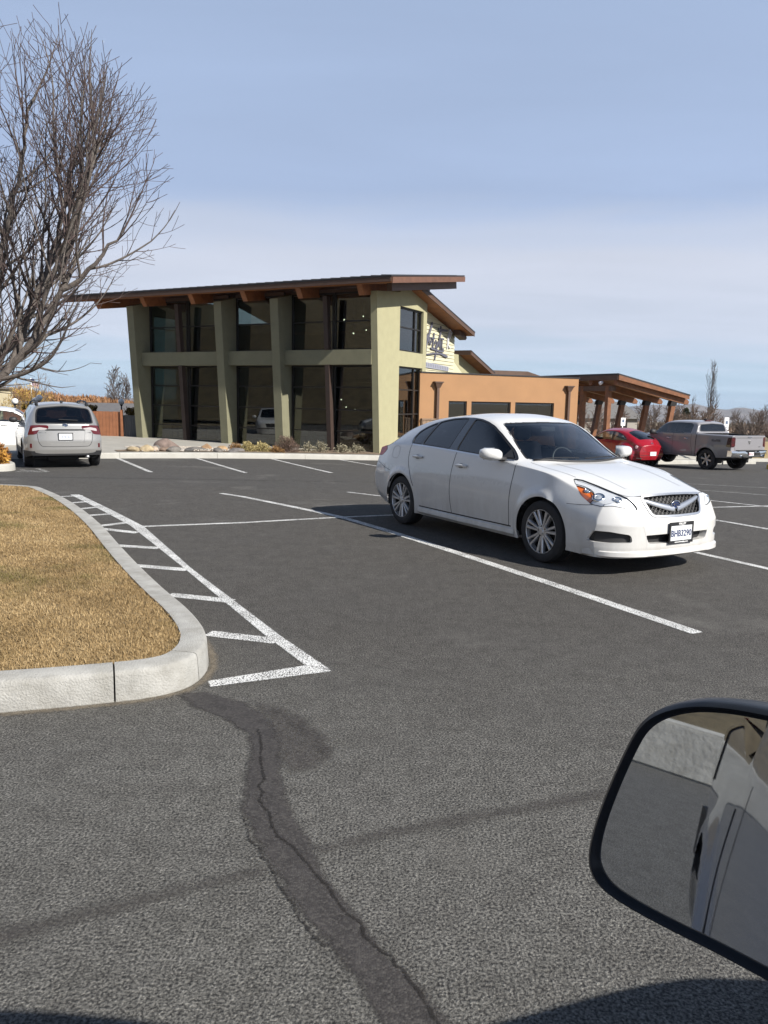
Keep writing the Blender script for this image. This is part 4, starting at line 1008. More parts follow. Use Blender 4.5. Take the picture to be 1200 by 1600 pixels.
for y in (.32, 2.2, 4.13, 6.05, 8.0):                 # beams with rounded tails and leaning posts
    P = [(.1, y - .12, cz(.1) - .21), (CW + .12, y - .12, cz(CW + .12) - .21), (CW + .26, y - .12, cz(CW) - .37), (CW + .20, y - .12, cz(CW) - .52), (CW - .9, y - .12, cz(CW - .9) - .52), (.1, y - .12, cz(.1) - .52)]
    MB().prism(P, (0, 0, 0), (0, .24, 0)).build('beam', M_CTIM, CN)
    P = [(3.50, y - .11, gzc), (3.78, y - .11, gzc), (4.36, y - .11, cz(4.36) - .53), (4.08, y - .11, cz(4.08) - .53)]
    ps = MB().prism(P, (0, 0, 0), (0, .22, 0)).build('leaning_post', M_CTIM, CN)
    MB().prism([(4.0, y - .13, cz(4) - .53), (4.42, y - .13, cz(4.42) - .53), (4.30, y - .13, cz(4) - .80), (3.9, y - .13, cz(4) - .80)], (0, 0, 0), (0, .26, 0)).build('post_bracket', M_BFRAME, ps)
for y in (1.0, 2.98, 5.0, 7.0):
    MB().box((.30, y, (gzc + cz(.3) - .53) / 2), (.24, .24, cz(.3) - .53 - gzc)).build('post', M_CTIM, CN)
    MB().tube([(-.15, y, cz(0) - .40), (-.32, y, cz(0) - .48)], [.07, .10], 10).build('flood_lamp', M_SIGNL, CN, True)
MB().beam((.30, .6, cz(.3) - .66), (.30, 9, cz(.3) - .66), .22, .27).build('header_beam', M_WOODD, CN)

# ------------------------------------------------------------------ kerb, pavement and planting bed in front of the building
M_WALK = mat('pavement_concrete', (.34, .325, .29), .9, var=.12, vscale=1.5, bump=.2, bscale=150, dirt=(.27, .25, .21), dscale=1.2, damt=.5)
kp = [Vector((-4.23, 25.5)) + Vector((.897, .442)) * s for s in np.linspace(-9.5, 24, 68)]
pv = empty('pavement', (0, 0, 0), kind='structure')
M_KERB2 = mat('kerb_concrete_pale', (.40, .39, .355), .85, var=.08, vscale=4, bump=.2, bscale=100, dirt=(.33, .31, .27), dscale=2.5, damt=.5)
kerb(pv, [tuple(p) for p in kp], list(np.arange(2.2, 33, 3.0)), w=.16, h=.17, step=.25, m=M_KERB2)
V = []; F = []; n = len(kp)
for i, p in enumerate(kp):
    g = gzf(p.x, p.y) + .168
    for k, d in enumerate((.15, .62, 1.3, 2.5, 6.0, 12.0)):
        q = p + Vector((-.442, .897)) * d; V.append((q.x, q.y, max(g, -.42) if d > 1 else g))
    if i:
        for k in range(5): F.append([6 * (i - 1) + k, 6 * i + k, 6 * i + k + 1, 6 * (i - 1) + k + 1])
MB().add(V, F).build('slab', M_WALK, pv)

# ------------------------------------------------------------------ planting bed, rocks and shrubs
E1v = Vector((.897, .442, 0)); E2v = Vector((-.442, .897, 0))
def kpt(s, d, z=0.0):
    """point s metres along the building kerb, d metres behind it"""
    p = Vector((-4.23, 25.5, 0)) + E1v * s + E2v * d; return Vector((p.x, p.y, max(gzf(p.x - E2v.x * d, p.y - E2v.y * d) + .168, -.45) + z))
M_BARK = mat('planting_bed', (.17, .125, .085), .95, var=.45, vscale=22, bump=.8, bscale=35)
V = []; F = []
sl = np.linspace(-4.3, 6.2, 46)
for i, s in enumerate(sl):
    w0 = .55; w1 = 2.6 if s > -1 else max(.62, 2.6 + (s + 1) * .4)
    for k, t in enumerate(np.linspace(0, 1, 7)):
        p = kpt(s, w0 + (w1 - w0) * t, .012 + (.05 * min(1, (s + 4.3) / 1.5)) * math.sin(math.pi * min(1, t * 1.2)) + random.uniform(-.01, .01)); V.append(p)
    if i: F += [[7 * (i - 1) + k, 7 * i + k, 7 * i + k + 1, 7 * (i - 1) + k + 1] for k in range(6)]
raw('planting_bed', V, F, M_BARK, None, True, kind='structure')
def rock(c, size, col, seed, label, rough=.55):
    r = random.Random(seed); bm = bmesh.new(); bmesh.ops.create_icosphere(bm, subdivisions=3, radius=1)
    dirs = [(Vector((r.gauss(0, 1), r.gauss(0, 1), r.gauss(0, 1))).normalized(), r.uniform(.62, .9)) for _ in range(11)]
    for v in bm.verts:
        for d, h in dirs:
            q = v.co.dot(d)
            if q > h: v.co -= d * (q - h) * rough * 1.6
        v.co = Vector((v.co.x * size[0], v.co.y * size[1], v.co.z * size[2])) * (1 + r.uniform(-.015, .015))
    me = bpy.data.meshes.new('rock'); bm.to_mesh(me); bm.free(); me.polygons.foreach_set('use_smooth', [True] * len(me.polygons))
    me.materials.append(mat('rock_%d_%d_%d' % tuple(int(100 * x) for x in col), col, .9, var=.35, vscale=7, bump=.6, bscale=22))
    o = bpy.data.objects.new('rock', me); COL.objects.link(o); o.location = c; o.rotation_euler = (0, 0, r.uniform(0, 6)); return tag(o, label, 'rock', 'landscape rocks in the planting bed')
GREYR, TAN, BRN, RED = (.14, .128, .115), (.34, .27, .17), (.17, .12, .09), (.155, .115, .098)
rocks = [(-3.45, .75, (.32, .25, .16), TAN, 'pale tan rounded rock at the left end of the planting bed'), (-3.05, 1.3, (.22, .2, .12), GREYR, 'small grey rock behind the pale tan one at the bed end'),
         (-2.75, .7, (.30, .24, .20), TAN, 'tan domed rock second from the left end of the bed'), (-2.3, .75, (.20, .16, .15), (.34, .27, .21), 'small pinkish tan rock right of the tan domed rock'),
         (-2.1, 1.2, (.34, .26, .16), GREYR, 'flat grey rock behind the small pinkish rock'), (-1.75, .75, (.30, .20, .13), BRN, 'low brown rock in front of the largest slab'),
         (-1.35, 1.5, (.55, .4, .34), RED, 'largest brownish slab rock between two olive fins'), (-1.25, .68, (.36, .24, .15), GREYR, 'long low grey rock at the kerb before the largest slab'),
         (-.75, .75, (.22, .17, .11), (.33, .30, .27), 'small light grey rock at the kerb'), (-.35, .8, (.42, .24, .10), (.10, .095, .09), 'dark flat rock beside the small light grey one'),
         (.15, .95, (.48, .3, .13), GREYR, 'wide flat grey rock below the left timber post'), (.85, 1.2, (.34, .26, .22), (.27, .17, .095), 'rust brown rounded rock by the middle olive fin'),
         (1.3, .75, (.40, .24, .12), GREYR, 'grey ledge rock in front of the rust brown rock'), (1.75, 1.1, (.28, .22, .17), (.33, .22, .12), 'rust tan rock right of the middle olive fin'), (2.35, .78, (.5, .26, .12), (.13, .12, .115), 'long dark ledge rock left of the yellow shrub')]
for i, (s, d, sz, c, lb) in enumerate(rocks): rock(kpt(-3.8 + (s + 3.45) * .57, d, sz[2] * .3), tuple(q * .85 for q in sz), c, 40 + i, lb)
def shrub(name, c, size, cols, n, label, cat, leaf=.03, twig=.006, seed=1, up_=.5, group=None, stems=60, leafw=.5, stemcol=(.12, .085, .055)):
    """dome of stems with many small leaves"""
    r = np.random.default_rng(seed); root = empty(name, c, 0, label, cat, group)
    mb = MB()
    for k in range(stems):
        d = r.normal(0, 1, 3); d[2] = abs(d[2]) + up_; d /= np.linalg.norm(d); e = d * np.array(size) * r.uniform(.75, 1.02)
        b = Vector((d[0] * .1 * size[0], d[1] * .1 * size[1], 0)); m_ = Vector(e) * .5 + Vector((0, 0, .12 * size[2])); mb.tube([b, m_, Vector(e)], [twig * 1.5, twig, twig * .5], 3, False)
    raw('stems', mb.V, mb.F, mat('twig_%d' % int(1000 * stemcol[0] + 1e5 * stemcol[1]), stemcol, .9), root)
    d = r.normal(0, 1, (n, 3)); d[:, 2] = np.abs(d[:, 2]) * (1 if up_ > .3 else .8); d /= np.linalg.norm(d, axis=1)[:, None]
    lump = 1 + .12 * np.sin(d[:, 0] * 7 + seed) * np.sin(d[:, 1] * 6 + 2 * seed) + .08 * np.sin(d[:, 2] * 11 + d[:, 0] * 5)
    rad = (r.uniform(.0, 1, n) ** .28) * lump; p = d * rad[:, None] * np.array(size)
    t = r.normal(0, 1, (n, 3)) + d * 1.2; t /= np.linalg.norm(t, axis=1)[:, None]; s = np.cross(t, r.normal(0, 1, (n, 3))); s /= np.linalg.norm(s, axis=1)[:, None]
    l = leaf * r.uniform(.6, 1.4, n)[:, None]; V = np.stack([p, p + t * l * .5 + s * l * leafw * .5, p + t * l, p + t * l * .5 - s * l * leafw * .5], 1).reshape(-1, 3)
    i = np.arange(n) * 4; F = np.stack([i, i + 1, i + 2, i + 3], 1)
    o = raw('leaves', V, F, None, root, False, kind='stuff')
    at = o.data.attributes.new('tone', 'FLOAT', 'POINT'); at.data.foreach_set('value', np.repeat(r.uniform(0, 1, n), 4).astype(np.float32))
    key = 'leaf_' + '_'.join('%d' % int(1000 * x) for x in cols[0]); m = MATS.get(key)
    if m is None:
        m = bpy.data.materials.new(key); MATS[key] = m; m.use_nodes = True; N, L = nodes_of(m); b = N['Principled BSDF']; b.inputs['Roughness'].default_value = .7; b.inputs['Specular IOR Level'].default_value = .2
        ta = N.new('ShaderNodeAttribute'); ta.attribute_name = 'tone'; mx = N.new('ShaderNodeMix'); mx.data_type = 'RGBA'; mx.inputs['A'].default_value = (*cols[0], 1); mx.inputs['B'].default_value = (*cols[1], 1); L.new(ta.outputs['Fac'], mx.inputs['Factor']); L.new(mx.outputs['Result'], b.inputs['Base Color'])
    o.data.materials.append(m); return root
YEL = ((.22, .17, .06), (.52, .44, .22)); RST = ((.14, .075, .03), (.34, .20, .08)); PUR = ((.075, .05, .042), (.20, .135, .105)); GRY = ((.15, .135, .09), (.34, .31, .22))
shrub('shrub', kpt(-.02, .95), (.27, .27, .33), YEL, 1700, 'pale yellow mounded shrub left of the third olive fin', 'shrub', .05, seed=11)
shrub('shrub', kpt(.46, .9), (.30, .27, .32), YEL, 1800, 'pale yellow mounded shrub touching the big brown round bush', 'shrub', .05, seed=12)
shrub('shrub', kpt(-.38, 1.15), (.25, .25, .26), RST, 900, 'rusty low clump behind the left pale yellow shrub', 'shrub', .07, seed=13, leafw=.25)
shrub('shrub', kpt(.92, .72), (.22, .2, .17), RST, 700, 'rusty grass clump at the foot of the big brown round bush', 'shrub', .09, seed=14, leafw=.2)
shrub('shrub', kpt(1.36, .95), (.45, .45, .58), PUR, 5200, 'large round purplish brown bush by the third olive fin', 'shrub', .03, seed=15, stems=160)
for k, (s, h) in enumerate(((2.15, .36), (2.65, .40), (3.45, .34), (4.05, .36))):
    shrub('shrub', kpt(s, .95), (.30, .28, h), GRY, 300, ['sparse grey green sprigs left of the dark post', 'taller sparse sprigs just left of the dark post', 'sparse grey sprigs just right of the dark post', 'sparse grey sprigs near the olive corner pier'][k], 'shrub', .06, seed=20 + k, up_=1.0, stems=22, stemcol=(.20, .17, .11))
# gravel between the rocks
r = np.random.default_rng(5); V = []; F = []
for k in range(700):
    s = r.uniform(-3.9, -.4); d = r.uniform(.6, 1.9); p = kpt(s, d, .03 + .06 * math.sin(min(3, (d - .55) * 1.5))); q = r.uniform(.025, .06); b = len(V); a = r.uniform(0, 6)
    for t in range(4): V.append((p.x + q * math.cos(a + t * 1.57), p.y + q * math.sin(a + t * 1.57), p.z + r.uniform(-.01, .01)))
    V.append((p.x, p.y, p.z + q * .7)); F += [(b, b + 1, b + 4), (b + 1, b + 2, b + 4), (b + 2, b + 3, b + 4), (b + 3, b, b + 4)]
raw('gravel', V, F, mat('pale_gravel', (.38, .34, .29), .9, var=.4, vscale=30), None, False, label='pale gravel scattered between the landscape rocks', cat='gravel', kind='stuff')
# small planted island at the far left
si = empty('corner_island', (0, 0, 0), kind='structure')
kpath = chaikin([(-15, 17.0), (-9.7, 17.4), (-8.95, 17.45), (-8.58, 17.75), (-8.75, 18.4), (-9.6, 19.6), (-10.7, 21.6), (-12.2, 24.2)], 2, False)
kerb(si, kpath, [2.5, 5.0, 7.2, 9.5], w=.17, h=.16, step=.12, m=M_KERB2)
raw('soil', [(-15, 17.15, .02), (-9.7, 17.55, .02), (-8.98, 17.62, .02), (-8.78, 17.85, .01), (-8.95, 18.4, .01), (-9.8, 19.6, -.03), (-10.9, 21.6, -.07), (-12.4, 24.2, -.1), (-15, 24.2, -.1)], [[0, 1, 2, 3, 4, 5, 6, 7, 8]], M_BARK, si)
shrub('shrub', (-9.05, 18.05, .0), (.24, .24, .36), ((.30, .14, .03), (.62, .36, .08)), 900, 'orange yellow perennial at the tip of the small corner island', 'shrub', .08, seed=31)
shrub('shrub', (-9.5, 18.75, -.02), (.32, .32, .60), ((.14, .06, .02), (.36, .17, .05)), 1200, 'rust red bush on the small corner island at the left edge', 'shrub', .08, seed=32)

# ------------------------------------------------------------------ white sedan: skin shape (x from the rear axle, forward +)
def arch_flare(axles, rad, amt=.018, wd=.05):
    def f(X, Y, Z):
        d = 0
        for cx, cz in axles:
            r = np.hypot(X - cx, Z - cz); d = d + amt * np.exp(-((r - rad - .02) / wd) ** 2) * sst(.5, .75, Y)
        return d
    return f
SEDAN = dict(x=(-.98, 3.75), res=.016, smooth=5, crown=2.3, bulge=.022, Lf=1.1, Lr=.8,
    A=[(-.98, .74, .29), (-.6, .82, .24), (.4, .872, .20), (2.3, .872, .20), (3.2, .855, .19), (3.75, .83, .185)],
    B=[(-.98, .81, .45), (-.5, .875, .37), (.4, .888, .315), (2.3, .888, .315), (3.2, .885, .33), (3.75, .85, .34)],
    C=[(-.98, .82, .70), (-.5, .88, .68), (.4, .905, .66), (1.5, .912, .64), (2.7, .905, .64), (3.3, .885, .60), (3.75, .83, .53)],
    D=[(-.98, .76, .975), (-.6, .805, 1.03), (0, .845, 1.055), (.5, .862, 1.055), (1.2, .865, 1.025), (2.2, .85, .975), (2.6, .835, .94), (3.1, .815, .87), (3.5, .785, .78), (3.75, .76, .69)],
    E=[(-.98, .60, 1.015), (-.7, .635, 1.06), (-.45, .635, 1.15), (-.14, .63, 1.265), (.32, .62, 1.385), (.71, .61, 1.435), (1.11, .61, 1.45), (1.46, .615, 1.425), (1.7, .635, 1.355), (1.88, .655, 1.255), (2.08, .69, 1.115), (2.25, .72, 1.02), (2.5, .73, .975), (3.0, .67, .915), (3.4, .62, .84), (3.6, .58, .79), (3.75, .56, .75)],
    F=[(-.98, 1.045), (-.86, 1.10), (-.55, 1.10), (-.38, 1.12), (0, 1.285), (.35, 1.41), (.6, 1.462), (1.0, 1.498), (1.3, 1.50), (1.55, 1.465), (1.68, 1.425), (2.0, 1.268), (2.3, 1.105), (2.5, 1.0), (2.6, .985), (3.0, .935), (3.3, .885), (3.6, .815), (3.75, .778)],
    bf=lambda y, z: (.11 * (y / .9) ** 2 + .29 * (y / .9) ** 6) + .48 * np.maximum(0, z - .5) + .25 * np.maximum(0, .28 - z),
    br=lambda y, z: .22 * (y / .9) ** 3.0 + .30 * np.maximum(0, z - .62) + .25 * np.maximum(0, .45 - z),
    disp=arch_flare(((0, .33), (2.75, .33)), .36))

# ------------------------------------------------------------------ shared vehicle materials
M_TYRE = mat('tyre_rubber', (.022, .022, .024), .85, bump=.15, bscale=90, dirt=(.09, .08, .07), damt=.45)
M_ALLOY = mat('alloy', (.58, .58, .59), .35, .75, dirt=(.20, .18, .15), dscale=9, damt=.4)
M_DARK = mat('dark_underside', (.012, .012, .013), .8)
M_SEAM = mat('panel_gap', (.02, .02, .022), .8)
M_RUBBER = mat('black_trim', (.018, .018, .02), .45)
M_CHROME = mat('chrome', (.78, .79, .80), .12, 1.0)
M_SATIN = mat('satin_silver', (.55, .56, .58), .28, .9)
M_BLKPL = mat('black_plastic', (.022, .022, .024), .55, bump=.1, bscale=300)
M_TINT = glassmat('tinted_glass', (.05, .055, .07), .09)
M_WSH = glassmat('windscreen_glass', (.68, .74, .74), .11)
M_CLEAR = glassmat('clear_lens', (.95, .96, .97), .04)
M_SEAT = mat('seat_cloth', (.15, .15, .155), .9)
M_SEATL = mat('seat_cloth_beige', (.36, .32, .26), .9)
M_LINING = mat('cabin_lining', (.11, .108, .10), .9)
M_AMBER = mat('amber_reflector', (.75, .16, .02), .2, coat=1)
M_RED = mat('tail_lamp_red', (.085, .003, .005), .18, coat=1)
M_PLATE = mat('number_plate_white', (.72, .74, .76), .4)
M_PLTXT = mat('plate_ink_blue', (.03, .045, .12), .5)
M_WHITEP = mat('white_print', (.8, .8, .8), .5)
def paint_mat(name, color, metal=0.0, rough=.28, dirty=(.30, .27, .23), low=.42, amt=.5, coat=.9):
    """clear-coated paint with a film of road dust that thickens towards the sills"""
    m = bpy.data.materials.new(name); m.use_nodes = True; N, L = nodes_of(m); b = N['Principled BSDF']
    b.inputs['Metallic'].default_value = metal; b.inputs['Roughness'].default_value = rough
    b.inputs['Coat Weight'].default_value = coat; b.inputs['Coat Roughness'].default_value = .04
    tc = N.new('ShaderNodeTexCoord'); sp = N.new('ShaderNodeSeparateXYZ'); L.new(tc.outputs['Object'], sp.inputs[0])
    n = N.new('ShaderNodeTexNoise'); n.inputs['Scale'].default_value = 5; n.inputs['Detail'].default_value = 9; n.inputs['Roughness'].default_value = .65
    mp = N.new('ShaderNodeMapping'); mp.inputs['Scale'].default_value = (1.6, 1, .6)
    L.new(tc.outputs['Object'], mp.inputs[0]); L.new(mp.outputs[0], n.inputs[0])
    r = N.new('ShaderNodeMapRange'); r.inputs[1].default_value = low + .45; r.inputs[2].default_value = low - .2; r.inputs[3].default_value = .06; r.inputs[4].default_value = .8
    L.new(sp.outputs[2], r.inputs[0])
    mu = N.new('ShaderNodeMath'); mu.operation = 'MULTIPLY'; L.new(r.outputs[0], mu.inputs[0])
    r2 = N.new('ShaderNodeMapRange'); r2.inputs[1].default_value = .35; r2.inputs[2].default_value = .75; r2.inputs[3].default_value = .25
    L.new(n.outputs[0], r2.inputs[0]); L.new(r2.outputs[0], mu.inputs[1])
    m2 = N.new('ShaderNodeMath'); m2.operation = 'MULTIPLY'; m2.inputs[1].default_value = amt; L.new(mu.outputs[0], m2.inputs[0])
    mx = N.new('ShaderNodeMix'); mx.data_type = 'RGBA'; mx.inputs['A'].default_value = (*color, 1); mx.inputs['B'].default_value = (*dirty, 1)
    L.new(m2.outputs[0], mx.inputs['Factor']); L.new(mx.outputs['Result'], b.inputs['Base Color'])
    rr = N.new('ShaderNodeMapRange'); rr.inputs[3].default_value = rough; rr.inputs[4].default_value = .75; L.new(m2.outputs[0], rr.inputs[0]); L.new(rr.outputs[0], b.inputs['Roughness'])
    cc = N.new('ShaderNodeMapRange'); cc.inputs[3].default_value = coat; cc.inputs[4].default_value = .1; L.new(m2.outputs[0], cc.inputs[0]); L.new(cc.outputs[0], b.inputs['Coat Weight'])
    return m
def seat(parent, x, y, m, w=.50, h=.62, z=.42, head=True):
    mb = MB(); mb.box((x + .05, y, z + .06), (.52, w, .16), bev=.05)
    mb.box((x - .22, y, z + .42), (.15, w, h), rot=Matrix.Rotation(R(-14), 3, 'Y'), bev=.05)
    o = mb.build('seat', m, parent, ang=50)
    if head:
        MB().box((x - .33, y, z + .83), (.10, .26, .18), rot=Matrix.Rotation(R(-8), 3, 'Y'), bev=.04).build('headrest', m, o, ang=50)
    return o
def steering(parent, x, y, z, m):
    mb = MB(); P = []
    for i in range(25):
        a = 2 * math.pi * i / 24; v = Vector((0, .185 * math.cos(a), .185 * math.sin(a))); v.rotate(Matrix.Rotation(R(-24), 3, 'Y')); P.append(v + Vector((x, y, z)))
    mb.tube(P, .016, 8, False); mb.box((x, y, z), (.05, .13, .11), rot=Matrix.Rotation(R(-24), 3, 'Y'), bev=.02)
    mb.beam((x, y - .17, z), (x, y + .17, z), .02, .035)
    return mb.build('steering_wheel', m, parent, ang=50)
def floorpan(parent, x0, x1, hw, z):
    MB().box(((x0 + x1) / 2, 0, z), (x1 - x0, 2 * hw, .05)).build('underbody', M_DARK, parent)
def side_both(B, name, pts, **k):
    B.region(name + '+', 'side+', pts, **k); B.region(name + '-', 'side-', pts, **k)
def mirror3(pts): return [(x, -y, z) for x, y, z in pts]
def plate(parent, c, fwd, w, h, txt, m_txt, size, rot=0.0, top=None, bottom=None, frm=True, name='number_plate'):
    """plate whose face looks along the unit vector fwd (horizontal)"""
    f = Vector(fwd).normalized(); x = Vector((0, 0, 1)).cross(f).normalized(); Mx = frame(Vector(c), x, (0, 0, 1))
    x, y = Vector(x), Vector((0, 0, 1))
    def bx(mb, u0, u1, v0, v1, d0, d1):
        P = [Vector(c) + x * u + y * v for u, v in ((u0, v0), (u1, v0), (u1, v1), (u0, v1))]
        mb.prism(P, f * d0, f * d1); return mb
    p = bx(MB(), -w / 2, w / 2, -h / 2, h / 2, -.004, 0).build(name, M_PLATE, parent)
    if frm:
        mb = MB(); t = .014; tp = .028 if top else t; bt = .024 if bottom else t
        bx(mb, -w / 2 - t, w / 2 + t, h / 2 - .004, h / 2 + tp, -.006, .005); bx(mb, -w / 2 - t, w / 2 + t, -h / 2 - bt, -h / 2 + .004, -.006, .005)
        bx(mb, -w / 2 - t, -w / 2 + .003, -h / 2, h / 2, -.006, .0045); bx(mb, w / 2 - .003, w / 2 + t, -h / 2, h / 2, -.006, .0045)
        mb.build('plate_frame', M_RUBBER, p)
        if top: text_mesh('lettering', top, .030, M_WHITEP, p, frame(Vector(c) + y * (h / 2 + .012) + f * .0062, x, y), .0005, .001)
        if bottom: text_mesh('lettering', bottom, .022, M_WHITEP, p, frame(Vector(c) - y * (h / 2 + .010) + f * .0062, x, y), .0005, .0006)
    if txt: text_mesh('lettering', txt, size, m_txt, p, frame(Vector(c) - y * .008 + f * .001, x, y), .0006, .0022, sx=.86)
    return p

# ------------------------------------------------------------------ the white sedan
def build_sedan():
    root = empty('parked_sedan', (.985, 10.66, 0.0), R(-59.7), 'white four-door sedan parked across the middle of the lot, nose to the right', 'car')
    PW = paint_mat('sedan_white_paint', (.66, .66, .65), 0, .25, low=.36, amt=.75)
    B = Body(SEDAN); AX = ((0, .325), (2.75, .325))
    for cx, cz in AX: B.arch(cx, cz, .362)
    B.region('windshield', 'top', [(2.30, -.69), (2.40, -.52), (2.455, -.3), (2.475, 0), (2.455, .3), (2.40, .52), (2.30, .69), (2.1, .65), (1.85, .60), (1.64, .555), (1.69, .4), (1.715, .2), (1.72, 0), (1.715, -.2), (1.69, -.4), (1.64, -.555), (1.85, -.60), (2.1, -.65)], smooth=1)
    B.region('rear_window', 'top', [(-.36, -.58), (-.40, -.3), (-.41, 0), (-.40, .3), (-.36, .58), (0, .56), (.33, .53), (.38, .3), (.39, 0), (.38, -.3), (.33, -.53), (0, -.56)], smooth=1)
    dlo = [(.155, 1.078), (.42, 1.076), (.7, 1.068), (1.1, 1.052), (1.5, 1.038), (1.8, 1.028), (2.23, 1.008), (2.09, 1.105), (1.94, 1.20), (1.8, 1.283), (1.64, 1.362), (1.5, 1.405), (1.36, 1.432), (1.2, 1.444), (1.0, 1.443), (.8, 1.428), (.62, 1.398), (.45, 1.357), (.30, 1.305), (.19, 1.245), (.135, 1.16)]
    side_both(B, 'pillar_trim', dlo, fil=.03, nmin=.2)
    q = [(.185, 1.092), (.405, 1.089), (.46, 1.22), (.525, 1.362), (.45, 1.343), (.31, 1.292), (.21, 1.235), (.165, 1.16)]
    rd = [(.435, 1.089), (.7, 1.081), (1.03, 1.067), (1.07, 1.2), (1.125, 1.432), (1.0, 1.43), (.8, 1.414), (.65, 1.39), (.555, 1.368), (.49, 1.22)]
    fd = [(1.185, 1.062), (1.5, 1.05), (1.8, 1.04), (2.0, 1.032), (2.185, 1.024), (2.08, 1.098), (1.93, 1.19), (1.79, 1.272), (1.63, 1.35), (1.5, 1.392), (1.36, 1.419), (1.245, 1.43), (1.225, 1.25)]
    for n, p in (('quarter_window', q), ('rear_side_window', rd), ('front_side_window', fd)): side_both(B, n, p, fil=.02, nmin=.2)
    side_both(B, 'front_door', [(2.27, .99), (2.265, .85), (2.255, .63), (2.25, .45), (2.245, .318), (1.7, .312), (1.175, .31), (1.15, .42), (1.14, .6), (1.15, .83), (1.21, 1.04), (1.7, 1.02)], only='body', fil=.04)
    side_both(B, 'rear_door', [(1.21, 1.04), (1.15, .83), (1.14, .6), (1.15, .42), (1.175, .31), (.8, .308), (.455, .31), (.43, .40), (.36, .53), (.235, .70), (.15, .86), (.16, 1.0), (.20, 1.07), (.7, 1.06)], only='body', fil=.04)
    hl = [(2.99, -.70, .885), (3.08, -.755, .835), (3.2, -.80, .75), (3.34, -.80, .68), (3.46, -.755, .652), (3.515, -.70, .668), (3.58, -.60, .648), (3.645, -.475, .628), (3.615, -.50, .69), (3.56, -.555, .752), (3.42, -.585, .80), (3.25, -.62, .85), (3.08, -.655, .885)]
    wv = (.62, -.58, .5)
    B.region('headlamp-', wv, hl, fil=.03, nmin=.05, lim=lambda c: (c[:, 0] > 2.9) & (c[:, 1] < 0)); B.region('headlamp+', (wv[0], -wv[1], wv[2]), mirror3(hl), fil=.03, nmin=.05, lim=lambda c: (c[:, 0] > 2.9) & (c[:, 1] > 0))
    am = [(3.06, -.77, .845), (3.15, -.72, .83), (3.27, -.70, .79), (3.33, -.74, .72), (3.33, -.82, .675), (3.2, -.81, .74)]
    B.region('amber-', wv, am, smooth=1, nmin=.05, only='headlamp-'); B.region('amber+', (wv[0], -wv[1], wv[2]), mirror3(am), smooth=1, nmin=.05, only='headlamp+')
    gr = [(-.405, .762), (-.2, .770), (0, .773), (.2, .770), (.405, .762), (.41, .74), (.355, .61), (.325, .578), (.2, .573), (0, .57), (-.2, .573), (-.325, .578), (-.355, .61), (-.41, .74)]
    B.region('grille', 'front', gr, fil=.02)
    B.region('hood', 'top', [(2.43, -.70), (2.55, -.4), (2.585, 0), (2.55, .4), (2.43, .70), (2.75, .70), (2.99, .665), (3.25, .60), (3.43, .565), (3.55, .53), (3.60, .45), (3.612, 0), (3.60, -.45), (3.55, -.53), (3.43, -.565), (3.25, -.60), (2.99, -.665), (2.75, -.70)], smooth=1, only='body', nmin=.3)
    B.region('lower_intake', 'front', [(-.445, .405), (0, .412), (.445, .405), (.40, .325), (0, .315), (-.40, .325)], fil=.02)
    fg = [(3.36, -.86, .335), (3.43, -.848, .44), (3.55, -.75, .44), (3.672, -.585, .412), (3.68, -.57, .338), (3.54, -.76, .33)]
    B.region('fog_recess-', (.7, -.7, 0), fg, fil=.03, lim=lambda c: (c[:, 0] > 3.2) & (c[:, 1] < 0)); B.region('fog_recess+', (.7, .7, 0), mirror3(fg), fil=.03, lim=lambda c: (c[:, 0] > 3.2) & (c[:, 1] > 0))
    tl = [(-.84, -.80, .885), (-.78, -.78, 1.0), (-.62, -.80, 1.02), (-.50, -.82, .985), (-.58, -.83, .93), (-.70, -.83, .875)]
    B.region('tail_lamp-', (-.5, -.86, .1), tl, smooth=1, nmin=.05, lim=lambda c: (c[:, 0] < -.4) & (c[:, 1] < -.5)); B.region('tail_lamp+', (-.5, .86, .1), mirror3(tl), smooth=1, nmin=.05, lim=lambda c: (c[:, 0] < -.4) & (c[:, 1] > .5))
    B.normals()
    body = B.out('body', PW, root); hood = B.out('hood', PW, root)
    for sg in '+-':
        d1 = B.out('front_door' + sg, PW, root, oname='door'); d2 = B.out('rear_door' + sg, PW, root, oname='door')
        v = 'side' + sg; y = 1 if sg == '+' else -1
        B.seam(v, [(2.27, .985), (2.265, .85), (2.255, .63), (2.25, .45), (2.245, .315)], M_SEAM, d1, 'door_gap', .009)
        B.seam(v, [(1.205, 1.035), (1.15, .83), (1.14, .6), (1.15, .42), (1.175, .31)], M_SEAM, d1, 'door_gap', .009)
        B.seam(v, [(.19, 1.07), (.16, 1.0), (.15, .86), (.235, .70), (.34, .55)], M_SEAM, d2, 'door_gap', .009)
        B.seam(v, [(.455, .305), (1.2, .305), (2.28, .312)], M_SEAM, body, 'sill_gap', .014)
        B.seam(v, [(.20, 1.075), (.7, 1.066), (1.2, 1.047), (1.7, 1.027), (2.2, 1.008)], M_SATIN, body, 'belt_trim', .016, .004)
        B.seam(v, [(-.10, 1.02), (-.16, 1.035), (-.27, 1.02), (-.30, .93), (-.27, .87), (-.14, .87), (-.10, .93), (-.10, 1.02)], mat('fuel_gap', (.32, .32, .32), .6), body, 'fuel_flap_gap', .005, rnd=1)
        B.seam(v, [(-.80, .80), (-.5, .73), (-.3, .70)], M_SEAM, body, 'bumper_gap', .005); B.seam(v, [(3.08, .655), (3.25, .66), (3.37, .675)], M_SEAM, body, 'bumper_gap', .005)
